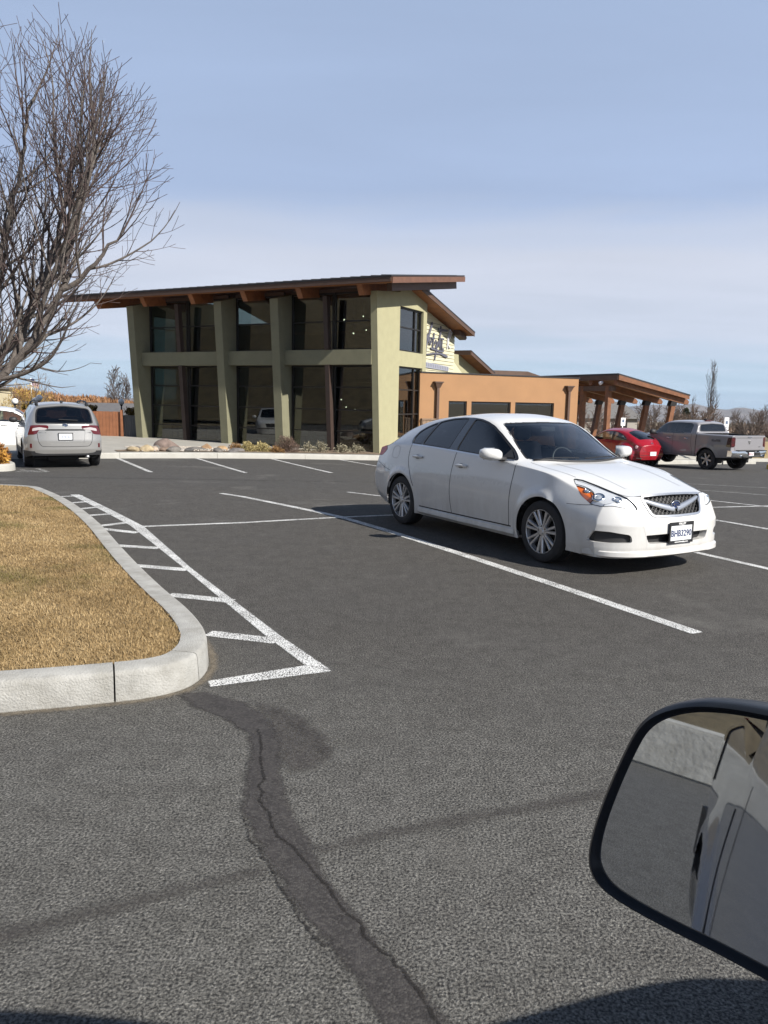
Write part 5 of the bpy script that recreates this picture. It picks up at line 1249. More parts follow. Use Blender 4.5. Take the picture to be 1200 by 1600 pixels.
        for d, x0, x1, z in ((d2, .29, .50, .925), (d1, 1.24, 1.45, .885)):
            P = []; rr = []
            for i in range(9):
                t = i / 8; h, n = B.cast(v, x0 + (x1 - x0) * t, z + .004 * t); P.append(h + n * (.012 + .026 * math.sin(math.pi * t) ** .6)); rr.append(.012 if i in (0, 8) else .017)
            MB().tube(P, rr, 8).build('door_handle', PW, d, True)
            h, n = B.cast(v, (x0 + x1) / 2, z); mb = MB(); K = 16
            ring = [B.cast(v, (x0 + x1) / 2 - .02 + .055 * math.cos(2 * math.pi * k / K), z + .030 * math.sin(2 * math.pi * k / K)) for k in range(K)]
            mb.add([p + q * .0015 for p, q in ring], [list(range(K))]); mb.build('cup_shade_disc', mat('handle_shade', (.30, .31, .32), .5), d)  # flat grey disc on the skin: the recess's shade put in as colour
        for n, m in (('quarter_window', M_TINT), ('rear_side_window', M_TINT), ('front_side_window', M_TINT)):
            o = B.out(n + sg, m, root, -.005, oname='side_window'); B.trim(n + sg, .012, .002, M_RUBBER, o, 'window_seal', 0)
        B.out('pillar_trim' + sg, mat('gloss_black', (.012, .012, .014), .15, coat=1), root, .001, oname='pillar_trim')
        lampg = B.out('headlamp' + sg, M_CLEAR, root, -.001, oname='headlight')
        B.out('amber' + sg, M_CLEAR, root, -.001, oname='turn_signal')
        B.out('headlamp' + sg, mat('lamp_reflector', (.72, .73, .75), .4, .2), lampg, -.012, oname='reflector'); B.out('amber' + sg, M_AMBER, lampg, -.02, oname='amber_reflector')
        B.trim('headlamp' + sg, .006, .001, M_SEAM, lampg, 'lamp_gap', 0)
        for (px, py, pz, r) in ((3.36, .72, .745, .055), (3.50, .62, .705, .042), (3.22, .73, .80, .03)):
            h, n, _, _ = B.tree.find_nearest(Vector((px, y * py, pz))); n = n if n.x > 0 else -n; c = h - n * .016
            Mx = n.to_track_quat('Z', 'Y').to_matrix()
            mb = MB().lathe([(0, .010), (r * .45, .006), (r * .62, .001)], n=20); ring = MB().lathe([(r * .62, .001), (r * .72, .010), (r * .95, .012), (r * 1.1, .006), (r * 1.2, -.006)], n=24)
            for b_, nm, mm in ((mb, 'lamp_lens', mat('lens', (.35, .38, .42), .05, coat=1)), (ring, 'lamp_bezel', M_CHROME)):
                b_.V = [tuple(Mx @ Vector(p) + c) for p in b_.V]; b_.build(nm, mm, lampg, True)
        f = B.out('fog_recess' + sg, M_BLKPL, root, -.035, oname='fog_lamp_recess'); B.recess('fog_recess' + sg, .035, PW, f, 'recess_wall')
        o = B.out('tail_lamp' + sg, mat('sedan_tail_lamp', (.45, .02, .035), .3), root, .003, oname='tail_lamp'); B.trim('tail_lamp' + sg, .006, .001, M_SEAM, o, 'lamp_gap', 0)
        # door mirror
        mb = MB(); K = 18; secs = [(0, .03, .03), (.012, .07, .052), (.05, .10, .066), (.12, .10, .068), (.18, .085, .060), (.22, .058, .044), (.235, .02, .015)]
        V = []; F = []
        for i, (dy, a, b) in enumerate(secs):
            for k in range(K):
                t = 2 * math.pi * k / K; cx = abs(math.cos(t)) ** .75 * math.copysign(1, math.cos(t)); cz = abs(math.sin(t)) ** .75 * math.copysign(1, math.sin(t))
                V.append((2.045 - dy * .15 + a * cx * (1.15 if cx > 0 else .55), y * (.90 + dy), 1.062 + dy * .08 + b * cz))
                if i: F.append([(i - 1) * K + k, (i - 1) * K + (k + 1) % K, i * K + (k + 1) % K, i * K + k])
        F += [list(range(K)), [(len(secs) - 1) * K + k for k in range(K)]]
        mo = MB().add(V, F).build('door_mirror', PW, root, True)
        MB().box((2.03, y * .87, 1.02), (.12, .12, .045), bev=.015).build('mirror_arm', M_BLKPL, mo, ang=40)
        MB().box((1.995, y * 1.0, 1.075), (.006, .15, .13), bev=.002).build('mirror_glass', M_CHROME, mo)
        h, n = B.cast(v, 2.16, 1.03); h2, n2 = B.cast(v, 2.02, 1.03); h3, n3 = B.cast(v, 2.04, 1.12)
        MB().prism([h + n * .002, h2 + n * .002, h3 + n * .002], (0, 0, 0), n * .008).build('mirror_sail', M_BLKPL, mo)
        # sill skirt
        V = []; F = []
        xs = np.linspace(.44, 2.34, 20)
        for i, x in enumerate(xs):
            yo = .892 + .004 * math.sin(math.pi * i / 19)
            V += [(x, y * (yo - .02), .303), (x, y * (yo + .008), .285), (x, y * (yo + .012), .235), (x, y * (yo - .03), .195), (x, y * .75, .19)]
            if i:
                for k in range(4): F.append([5 * i - 5 + k, 5 * i - 4 + k, 5 * i + 1 + k, 5 * i + k])
        F += [[0, 1, 2, 3, 4], [95, 96, 97, 98, 99]]
        MB().add(V, F).build('side_skirt', PW, root, ang=35)
    B.out('windshield', M_WSH, root, -.004); B.trim('windshield', .022, .002, M_RUBBER, root, 'windshield_seal', -.002)
    B.out('rear_window', M_TINT, root, -.004); B.trim('rear_window', .02, .001, M_RUBBER, root, 'rear_window_seal', 0)
    mask = ((B.reg == 0) | np.isin(B.reg, [B.names.index(n) for n in ('front_door+', 'front_door-', 'rear_door+', 'rear_door-')])) & ~B.dead & (B.fc[:, 2] > .55) & (B.fc[:, 0] < 2.35) & (B.fc[:, 0] > -.5)
    B.out('', M_LINING, root, -.035, mask=mask, oname='cabin_lining')
    B.seam('top', [(3.04, -.68), (3.25, -.608), (3.43, -.573), (3.555, -.535), (3.603, -.45), (3.615, 0), (3.603, .45), (3.555, .535), (3.43, .573), (3.25, .608), (3.04, .68)], M_SEAM, hood, 'hood_gap', .008)
    for s_ in (-1, 1):
        B.seam('top', [(2.36, s_ * .715), (2.55, s_ * .712), (2.75, s_ * .703), (2.99, s_ * .67)], M_SEAM, hood, 'hood_gap', .005)
        B.seam('top', [(2.5, s_ * .47), (2.8, s_ * .43), (3.1, s_ * .40), (3.4, s_ * .39)], PW, hood, 'hood_crease', .03, .0025)
    # cowl and wipers
    MB().tube([B.cast('top', 2.50 - .25 * (yy / .69) ** 2 * .72, yy)[0] + Vector((0, 0, .004)) for yy in np.linspace(-.66, .66, 17)], .016, 6).build('cowl', M_BLKPL, root, True)
    for y0, y1 in ((-.10, -.58), (.45, -.02)):
        MB().tube([B.cast('top', 2.45 - .12 * abs(yy), yy)[0] + Vector((0, 0, .018)) for yy in np.linspace(y0, y1, 8)], .007, 5).build('wiper', M_RUBBER, root)
    # grille
    g = B.out('grille', mat('grille_black', (.01, .01, .011), .5), root, -.045); B.recess('grille', .045, M_BLKPL, g, 'grille_wall')
    B.trim('grille', .022, .008, M_SATIN, root, 'grille_surround', .0)
    GP = fillet(gr, .02); lat = MB()
    def fxyz(yy, zz, inn): h, n = B.cast('front', yy, zz); return h - n * inn
    for dirs in ((1, .9), (1, -.9)):
        for c0 in np.arange(-1.2, 1.2, .05):
            seg = []
            for t in np.arange(-.42, .4201, .02):
                yy, zz = t, .67 + c0 + t * dirs[1]
                if inpoly(GP, np.array([[yy, zz]]))[0]: seg.append(fxyz(yy, zz, .022))
                elif len(seg) > 1: lat.tube(seg, .0045, 4); seg = []
                else: seg = []
            if len(seg) > 1: lat.tube(seg, .0045, 4)
    lat.build('grille_mesh', M_BLKPL, g)
    for s_ in (-1, 1):
        V = []; F = []
        for i, t in enumerate(np.linspace(0, 1, 10)):
            yy = s_ * (.02 + t * .365); zc = .655 + .075 * t ** 1.3 - .012 * (1 - t); hh = .030 - .008 * t
            V += [fxyz(yy, zc + hh, .012), fxyz(yy, zc, -.006), fxyz(yy, zc - hh, .012)]
            if i: F += [[3 * i - 3, 3 * i - 2, 3 * i + 1, 3 * i], [3 * i - 2, 3 * i - 1, 3 * i + 2, 3 * i + 1]]
        MB().add(V, F).build('grille_wing', M_SATIN, g, True)
    ec = fxyz(0, .672, -.006); K = 28
    ring = MB(); ring.tube([ec + Vector((.004, .062 * math.cos(2 * math.pi * k / K), .036 * math.sin(2 * math.pi * k / K))) for k in range(K + 1)], .0055, 6, False)
    em = ring.build('emblem', M_CHROME, root, True)
    MB().add([ec + Vector((.001, .062 * math.cos(2 * math.pi * k / K), .036 * math.sin(2 * math.pi * k / K))) for k in range(K)], [list(range(K))]).build('emblem_field', mat('emblem_blue', (.015, .03, .10), .2, coat=1), em)
    for (sy, sz, sr) in ((-.022, .003, .019), (.012, .012, .008), (.034, .006, .008), (.014, -.012, .008), (.036, -.010, .007), (.0, -.002, .006)):
        P = []
        for k in range(8):
            r_ = sr if k % 2 == 0 else sr * .38; P.append(ec + Vector((.003, sy + r_ * 1.15 * math.cos(math.pi * k / 4), sz + r_ * math.sin(math.pi * k / 4))))
        MB().prism(P, (0, 0, 0), (.003, 0, 0)).build('emblem_star', M_CHROME, em)
    li = B.out('lower_intake', M_DARK, root, -.07); B.recess('lower_intake', .07, PW, li, 'intake_wall')
    # chin lip
    V = []; F = []; ys = np.linspace(-.87, .87, 50)
    for i, yy in enumerate(ys):
        bx = 3.75 - (.11 * (abs(yy) / .9) ** 2 + .29 * (abs(yy) / .9) ** 6); st = .012 if abs(yy) > .42 else .0; tx = max(0, abs(yy) - .8) * 1.5
        V += [(bx - .03, yy * .985, .262), (bx + .010 + st - tx, yy, .245), (bx + .014 + st - tx, yy, .205), (bx - .02 - tx, yy * .98, .185), (bx - .3, yy * .9, .19)]
        if i:
            for k in range(4): F.append([5 * i - 5 + k, 5 * i - 4 + k, 5 * i + 1 + k, 5 * i + k])
    MB().add(V, F).build('chin_spoiler', PW, root, ang=40)
    plate(root, (3.765, 0, .412), (1, 0, .0), .31, .155, 'BHB3290', M_PLTXT, .088, top='VALLEY', bottom='www.drivevalley.com')
    B.seam('front', [(-.49, .53), (-.455, .45), (-.425, .36), (-.415, .27)], mat('crease_shade', (.55, .55, .54), .4), body, 'crease_shade_line', .006); B.seam('front', [(.49, .53), (.455, .45), (.425, .36), (.415, .27)], MATS['crease_shade'], body, 'crease_shade_line', .006)  # thin grey lines paint the shade of the bumper creases
    floorpan(root, -.55, 3.45, .70, .225)
    wells(.90, AX, .362, M_DARK, root)
    for cx, cz in AX:
        for sg in (1, -1): wheel('wheel', .325, .215, .223, 7, M_TYRE, M_ALLOY, root, (cx, sg * .888, cz), sg, 'twin', M_DARK)
    for yy in (-.37, .37): seat(root, 1.25, yy, M_SEAT)
    seat(root, .35, 0, M_SEAT, 1.25, .6, .45, False)
    MB().box((2.12, 0, .86), (.55, 1.45, .22), bev=.06).build('dashboard', M_SEAT, root, ang=50); steering(root, 1.72, .37, .93, M_RUBBER)
    MB().box((1.80, 0, 1.33), (.03, .22, .06), bev=.01).build('rear_view_mirror', M_RUBBER, root)
    MB().beam((1.02, -.60, .72), (1.02, -.58, 1.28), .05, .01).build('seat_belt', mat('belt_grey', (.38, .38, .36), .8), root)
    return root
build_sedan()

# ------------------------------------------------------------------ other vehicles
def strokes(parent, c, w, h, m, seed, ax=(0, 1, 0), out=(-1, 0, 0), name='lettering'):
    """lettering too small to read in the photograph: a row of uneven strokes"""
    r_ = random.Random(seed); mb = MB(); ax = Vector(ax); ou = Vector(out); u = -w / 2; c = Vector(c)
    while u < w / 2 - .01:
        ww = h * r_.uniform(.10, .22); hh = h * r_.choice((1, 1, .55)); z0 = r_.choice((-h / 2, h / 2 - hh))
        P = [c + ax * a + Vector((0, 0, b)) for a, b in ((u, z0), (u + ww, z0), (u + ww, z0 + hh), (u, z0 + hh))]
        mb.prism(P, ou * -.001, ou * .002); u += ww + h * r_.uniform(.12, .4)
    o = mb.build(name, m, parent, kind='stuff'); return o
def door_mirror(root, x, y, z, sg, m, s=1.0):
    mb = MB(); K = 14; secs = [(0, .03, .04), (.03, .07, .07), (.10, .075, .08), (.17, .06, .07), (.20, .02, .03)]; V = []; F = []
    for i, (dy, a, b) in enumerate(secs):
        for k in range(K):
            t = 2 * math.pi * k / K; V.append((x + a * s * math.cos(t), sg * (y + dy * s), z + b * s * math.sin(t)))
            if i: F.append([(i - 1) * K + k, (i - 1) * K + (k + 1) % K, i * K + (k + 1) % K, i * K + k])
    F += [list(range(K)), [(len(secs) - 1) * K + k for k in range(K)]]
    o = MB().add(V, F).build('door_mirror', m, root, True); MB().box((x, sg * (y - .04), z - .05 * s), (.08, .12, .04), bev=.01).build('mirror_arm', M_BLKPL, o); return o
def handle(B, v, x0, x1, z, m, parent):
    P = []; rr = []
    for i in range(7):
        t = i / 6; h, n = B.cast(v, x0 + (x1 - x0) * t, z); P.append(h + n * (.01 + .025 * math.sin(math.pi * t) ** .6)); rr.append(.012 if i in (0, 6) else .017)
    MB().tube(P, rr, 6).build('door_handle', m, parent, True)

WAGON = dict(x=(-1.05, 3.77), res=.028, smooth=4, crown=2.4, bulge=.02, Lf=1.1, Lr=.7,
    A=[(-1.05, .76, .34), (-.5, .86, .28), (.4, .875, .25), (2.3, .875, .25), (3.2, .86, .26), (3.77, .82, .27)],
    B=[(-1.05, .84, .52), (-.5, .895, .44), (.4, .90, .40), (2.3, .90, .40), (3.2, .89, .42), (3.77, .83, .44)],
    C=[(-1.05, .84, .80), (-.5, .90, .77), (.5, .918, .72), (2.7, .918, .70), (3.3, .89, .66), (3.77, .82, .58)],
    D=[(-1.05, .775, 1.02), (-.6, .845, 1.115), (0, .865, 1.10), (1.2, .87, 1.07), (2.2, .855, 1.03), (3.1, .82, .93), (3.77, .75, .76)],
    E=[(-1.05, .68, 1.07), (-.98, .69, 1.16), (-.80, .655, 1.39), (-.66, .635, 1.50), (-.5, .625, 1.535), (.3, .625, 1.56), (1.2, .62, 1.555), (1.65, .64, 1.48), (2.1, .70, 1.2), (2.35, .74, 1.07), (3.0, .69, .98), (3.5, .61, .88), (3.77, .56, .81)],
    F=[(-1.05, 1.09), (-.985, 1.18), (-.82, 1.43), (-.70, 1.575), (-.55, 1.602), (.3, 1.632), (1.2, 1.63), (1.7, 1.565), (2.45, 1.08), (2.6, 1.05), (3.2, .98), (3.6, .88), (3.77, .82)],
    bf=lambda y, z: .11 * (y / .9) ** 2 + .29 * (y / .9) ** 6 + .45 * np.maximum(0, z - .55),
    br=lambda y, z: .06 * (y / .9) ** 2 + .16 * (y / .9) ** 6 + .14 * np.maximum(0, z - .7) + .2 * np.maximum(0, .48 - z),
    disp=arch_flare(((0, .345), (2.745, .345)), .385))
def build_wagon(loc, rz, col, metal, label, cat='car', rails=True, cladding=True, name='parked_wagon', lowblack=.5, scale=1.0, platet=True):
    root = empty(name, loc, rz, label, cat); root.scale = (scale,) * 3
    PW = paint_mat(name + '_paint', col, metal, .3, dirty=(.25, .23, .20), amt=.35)
    B = Body(WAGON); AX = ((0, .345), (2.745, .345))
    for cx, cz in AX: B.arch(cx, cz, .39)
    B.region('windshield', 'top', [(2.34, -.69), (2.45, -.3), (2.46, 0), (2.45, .3), (2.34, .69), (1.66, .56), (1.73, .3), (1.74, 0), (1.73, -.3), (1.66, -.56)], fil=.05)
    B.region('tailgate_glass', (-1, 0, .35), [(-1.0, -.65, 1.15), (-1.03, 0, 1.135), (-1.0, .65, 1.15), (-.83, .63, 1.36), (-.70, .585, 1.485), (-.70, 0, 1.545), (-.70, -.585, 1.485), (-.83, -.63, 1.36)], fil=.05, lim=lambda c: c[:, 0] < -.5)
    dlo = [(-.55, 1.16), (0, 1.135), (1.2, 1.105), (2.20, 1.075), (2.0, 1.21), (1.8, 1.34), (1.6, 1.445), (1.4, 1.49), (.8, 1.515), (0, 1.505), (-.35, 1.47), (-.52, 1.39)]
    side_both(B, 'pillar_trim', dlo, fil=.05, nmin=.2)
    w1 = [(-.52, 1.175), (.05, 1.15), (.17, 1.49), (0, 1.488), (-.33, 1.455), (-.48, 1.38)]; w2 = [(.10, 1.148), (1.02, 1.125), (1.12, 1.495), (.8, 1.50), (.21, 1.493)]
    w3 = [(1.14, 1.122), (2.13, 1.092), (1.96, 1.21), (1.78, 1.33), (1.58, 1.43), (1.4, 1.475), (1.22, 1.49)]
    for n, p in (('w1', w1), ('w2', w2), ('w3', w3)): side_both(B, n, p, fil=.03, nmin=.2)
    if cladding:
        side_both(B, 'cladding', [(-1.3, .1), (4, .1), (4, .42), (-1.3, .45)], smooth=0, only='body', nmin=.35)
    B.region('bumper_lower', 'rear', [(-1, .1), (1, .1), (1, .44), (.75, .43), (.62, .40), (.5, .385), (-.5, .385), (-.62, .40), (-.75, .43), (-1, .44)], smooth=0, only='body', lim=lambda c: c[:, 0] < -.6)
    tl = [(-1.02, .40, 1.07), (-1.02, .57, 1.075), (-.90, .80, 1.06), (-.76, .86, 1.02), (-.76, .88, .86), (-.92, .84, .845), (-1.0, .66, .86), (-1.02, .63, .96), (-1.03, .44, .97), (-1.03, .40, 1.0)]
    B.region('tail_lamp+', (-.8, .5, .05), tl, fil=.03, nmin=.05, lim=lambda c: (c[:, 0] < -.6) & (c[:, 1] > .2)); B.region('tail_lamp-', (-.8, -.5, .05), mirror3(tl), fil=.03, nmin=.05, lim=lambda c: (c[:, 0] < -.6) & (c[:, 1] < -.2))
    wl = [(-1.03, .42, 1.0), (-1.02, .60, 1.03), (-.98, .76, 1.0), (-.98, .77, .93), (-1.02, .66, .955), (-1.03, .45, .978)]
    B.region('lamp_clear+', (-.8, .5, .05), wl, fil=.02, only='tail_lamp+'); B.region('lamp_clear-', (-.8, -.5, .05), mirror3(wl), fil=.02, only='tail_lamp-')
    B.region('reverse_panel', 'rear', [(-.42, .66), (-.34, .615), (.34, .615), (.42, .66), (.46, .93), (.44, .955), (-.44, .955), (-.46, .93)], fil=.03, only='body', lim=lambda c: c[:, 0] < -.6)
    for sg, y in (('+', 1), ('-', -1)): B.region('headlamp' + sg, (.6, y * .6, .5), [(3.05, y * .72, .93), (3.3, y * .80, .82), (3.5, y * .76, .72), (3.63, y * .52, .72), (3.56, y * .56, .80), (3.2, y * .64, .92)], fil=.03, nmin=.05, lim=lambda c, y=y: (c[:, 0] > 2.9) & (c[:, 1] * y > 0))
    B.region('grille', 'front', [(-.40, .80), (.40, .80), (.34, .60), (-.34, .60)], fil=.03)
    B.normals()
    body = B.out('body', PW, root); B.out('reverse_panel', PW, root, -.012, oname='tailgate_panel'); B.recess('reverse_panel', .012, PW, body, 'panel_wall')
    if cladding:
        for sg in '+-': B.out('cladding' + sg, M_BLKPL, root, .006, oname='wheel_arch_cladding')
    B.out('bumper_lower', M_BLKPL, root, .003, oname='lower_bumper')
    g = B.out('tailgate_glass', M_TINT, root, -.004, oname='tailgate_window'); B.trim('tailgate_glass', .03, .002, M_RUBBER, g, 'window_seal', 0)
    B.out('windshield', M_WSH, root, -.004)
    B.out('grille', M_BLKPL, root, -.01)
    for sg, y in (('+', 1), ('-', -1)):
        v = 'side' + sg
        B.out('pillar_trim' + sg, mat('gloss_black', (.012, .012, .014), .15, coat=1), root, .001, oname='pillar_trim')
        for n in ('w1', 'w2', 'w3'): B.out(n + sg, M_TINT if n != 'w3' else M_WSH, root, -.004, oname='side_window')
        t = B.out('tail_lamp' + sg, M_RED, root, .006, oname='tail_lamp'); B.trim('tail_lamp' + sg, .012, .004, M_RED, t, 'lamp_rim', 0)
        B.out('lamp_clear' + sg, mat('reverse_lamp', (.42, .38, .38), .2, coat=1), t, .007, oname='reversing_lamp')
        B.out('headlamp' + sg, mat('lamp_reflector', (.72, .73, .75), .4, .2), root, 0, oname='headlight')
        for pts in ([(1.13, 1.08), (1.10, .8), (1.11, .45)], [(2.26, 1.02), (2.24, .7), (2.25, .45)], [(.06, 1.10), (.10, .9), (.30, .68), (.42, .45)]): B.seam(v, pts, M_SEAM, body, 'door_gap', .007)
        handle(B, v, 1.2, 1.42, .97, PW, root); handle(B, v, .18, .4, 1.0, PW, root); door_mirror(root, 2.0, .90, 1.12, y, M_BLKPL if cladding else PW)
        rf = [B.cast('rear', y * .79, .60)[0] + Vector((-.004, 0, 0))]
        h, n = B.cast('rear', y * .775, .58); MB().box(h + n * .003, (.012, .045, .10), rot=n.to_track_quat('X', 'Z').to_matrix()).build('reflector', M_RED, root)
        if rails:
            mb = MB(); zt = 1.635
            P = [(x, y * (.575 if abs(x - .4) < 1.1 else .60), z) for x, z in ((1.55, 1.53), (1.45, 1.60), (1.2, 1.645), (.4, 1.665), (-.3, 1.645), (-.50, 1.60), (-.56, 1.55))]
            mb.tube(P, .022, 6)
            for x in (1.3, -.40): mb.box((x, y * .585, 1.585), (.20, .06, .10), bev=.015)
            mb.build('roof_rail', M_BLKPL, root, ang=50)
    if rails: MB().box((-.35, 0, 1.64), (.10, .06, .06), bev=.015).build('antenna_fin', M_BLKPL, root)
    B.seam('rear', [(-.64, .97), (-.62, .70), (-.56, .58), (-.48, .555), (.48, .555), (.56, .58), (.62, .70), (.64, .97)], M_SEAM, body, 'tailgate_gap', .012, rnd=1); B.seam('rear', [(-.46, .965), (.46, .965)], M_DARK, body, 'handle_gap', .03)
    h, n = B.cast('rear', 0, 1.075); mb = MB(); mb.tube([h + n * .006 + Vector((0, .062 * math.cos(a), .036 * math.sin(a))) for a in np.linspace(0, 2 * math.pi, 21)], .007, 5, False); em = mb.build('emblem', M_CHROME, root, True)
    MB().add([h + n * .004 + Vector((0, .06 * math.cos(a), .034 * math.sin(a))) for a in np.linspace(0, 2 * math.pi, 17)[:-1]], [list(range(16))]).build('emblem_field', mat('emblem_dark', (.05, .07, .12), .2), em)
    h, n = B.cast('rear', .15, 1.20); MB().tube([h + n * .02 + Vector((0, -.02, 0)), B.cast('rear', -.30, 1.18)[0] + n * .02], .011, 5).build('rear_wiper', M_RUBBER, root)
    if platet:
        h, n = B.cast('rear', 0, .80); p_ = plate(root, h + Vector((-.006, 0, 0)), (-1, 0, 0), .31, .155, '', M_PLTXT, .075); strokes(p_, h + Vector((-.0075, 0, -.005)), .25, .075, mat('plate_ink_grey', (.16, .20, .30), .5), 3)
    for yy in (-.52, .52):
        h, n = B.cast('rear', yy, .90); strokes(root, h + n * .002, .16, .028, mat('badge_grey', (.35, .35, .36), .3, .8), 8, name='badge')
    MB().tube([(-1.0, -.5, .30), (-.4, -.5, .30)], .04, 10).build('tailpipe', M_ALLOY, root, True); MB().box((-.62, .05, .27), (.35, .7, .16), bev=.05).build('muffler', M_DARK, root)
    floorpan(root, -.7, 3.45, .72, .27); wells(.90, AX, .39, M_DARK, root)
    for cx, cz in AX:
        for sg in (1, -1): wheel('wheel', .345, .225, .235, 5, M_TYRE, M_ALLOY, root, (cx, sg * .895, cz), sg, 'twin', M_DARK)
    mask = (B.reg == 0) & ~B.dead & (B.fc[:, 2] > .6) & (B.fc[:, 0] < 2.35) & (B.fc[:, 0] > -.7)
    B.out('', M_LINING, root, -.04, mask=mask, oname='cabin_lining')
    for yy in (-.37, .37): seat(root, 1.25, yy, M_SEAT, z=.5)
    seat(root, .3, 0, M_SEAT, 1.2, .6, .5, False)
    MB().box((2.1, 0, .95), (.5, 1.45, .2), bev=.05).build('dashboard', M_SEAT, root)
    return root

PICKUP = dict(x=(-1.20, 4.66), res=.034, smooth=3, smoothx=1, crown=2.6, bulge=.012, Lf=.9, Lr=.35,
    A=[(-1.20, .93, .56), (-.6, .95, .53), (.5, .955, .50), (3.2, .955, .50), (4.66, .90, .45)],
    B=[(-1.20, .975, .76), (-.5, .99, .70), (.5, .995, .68), (3.2, .995, .68), (4.66, .93, .65)],
    C=[(-1.20, .985, 1.06), (-.5, 1.0, 1.05), (.5, 1.005, 1.03), (3.2, 1.005, 1.0), (4.66, .92, .92)],
    D=[(-1.20, .965, 1.36), (.5, .975, 1.385), (.8, .98, 1.375), (2.9, .97, 1.33), (3.3, .96, 1.28), (4.2, .94, 1.22), (4.66, .88, 1.08)],
    E=[(-1.20, .90, 1.425), (.50, .90, 1.455), (.56, .88, 1.50), (.64, .79, 1.76), (.74, .74, 1.855), (.9, .725, 1.885), (1.5, .72, 1.90), (2.2, .725, 1.875), (2.42, .745, 1.80), (2.9, .86, 1.42), (3.15, .88, 1.34), (4.2, .84, 1.28), (4.66, .80, 1.14)],
    F=[(-1.20, 1.43), (.50, 1.46), (.56, 1.52), (.63, 1.80), (.72, 1.905), (.9, 1.94), (1.5, 1.965), (2.1, 1.95), (2.4, 1.88), (3.15, 1.40), (3.3, 1.365), (4.2, 1.31), (4.55, 1.23), (4.66, 1.16)],
    bf=lambda y, z: .06 * y ** 2 + .2 * y ** 6 + .2 * np.maximum(0, z - .9), br=lambda y, z: .05 * y ** 8 + .0 * z,
    disp=arch_flare(((0, .42), (3.67, .42)), .49, .03, .07))
def own_spec():
    S = dict(PICKUP)
    for k in 'ABCD': S[k] = [(x, y, z * .89) for x, y, z in PICKUP[k]]
    f = lambda x, z: z * .89 if (x < .56 or x > 2.95) else z * 1.07
    S['E'] = [(x, y, f(x, z)) for x, y, z in PICKUP['E']]; S['F'] = [(x, f(x, z)) for x, z in PICKUP['F']]
    return S
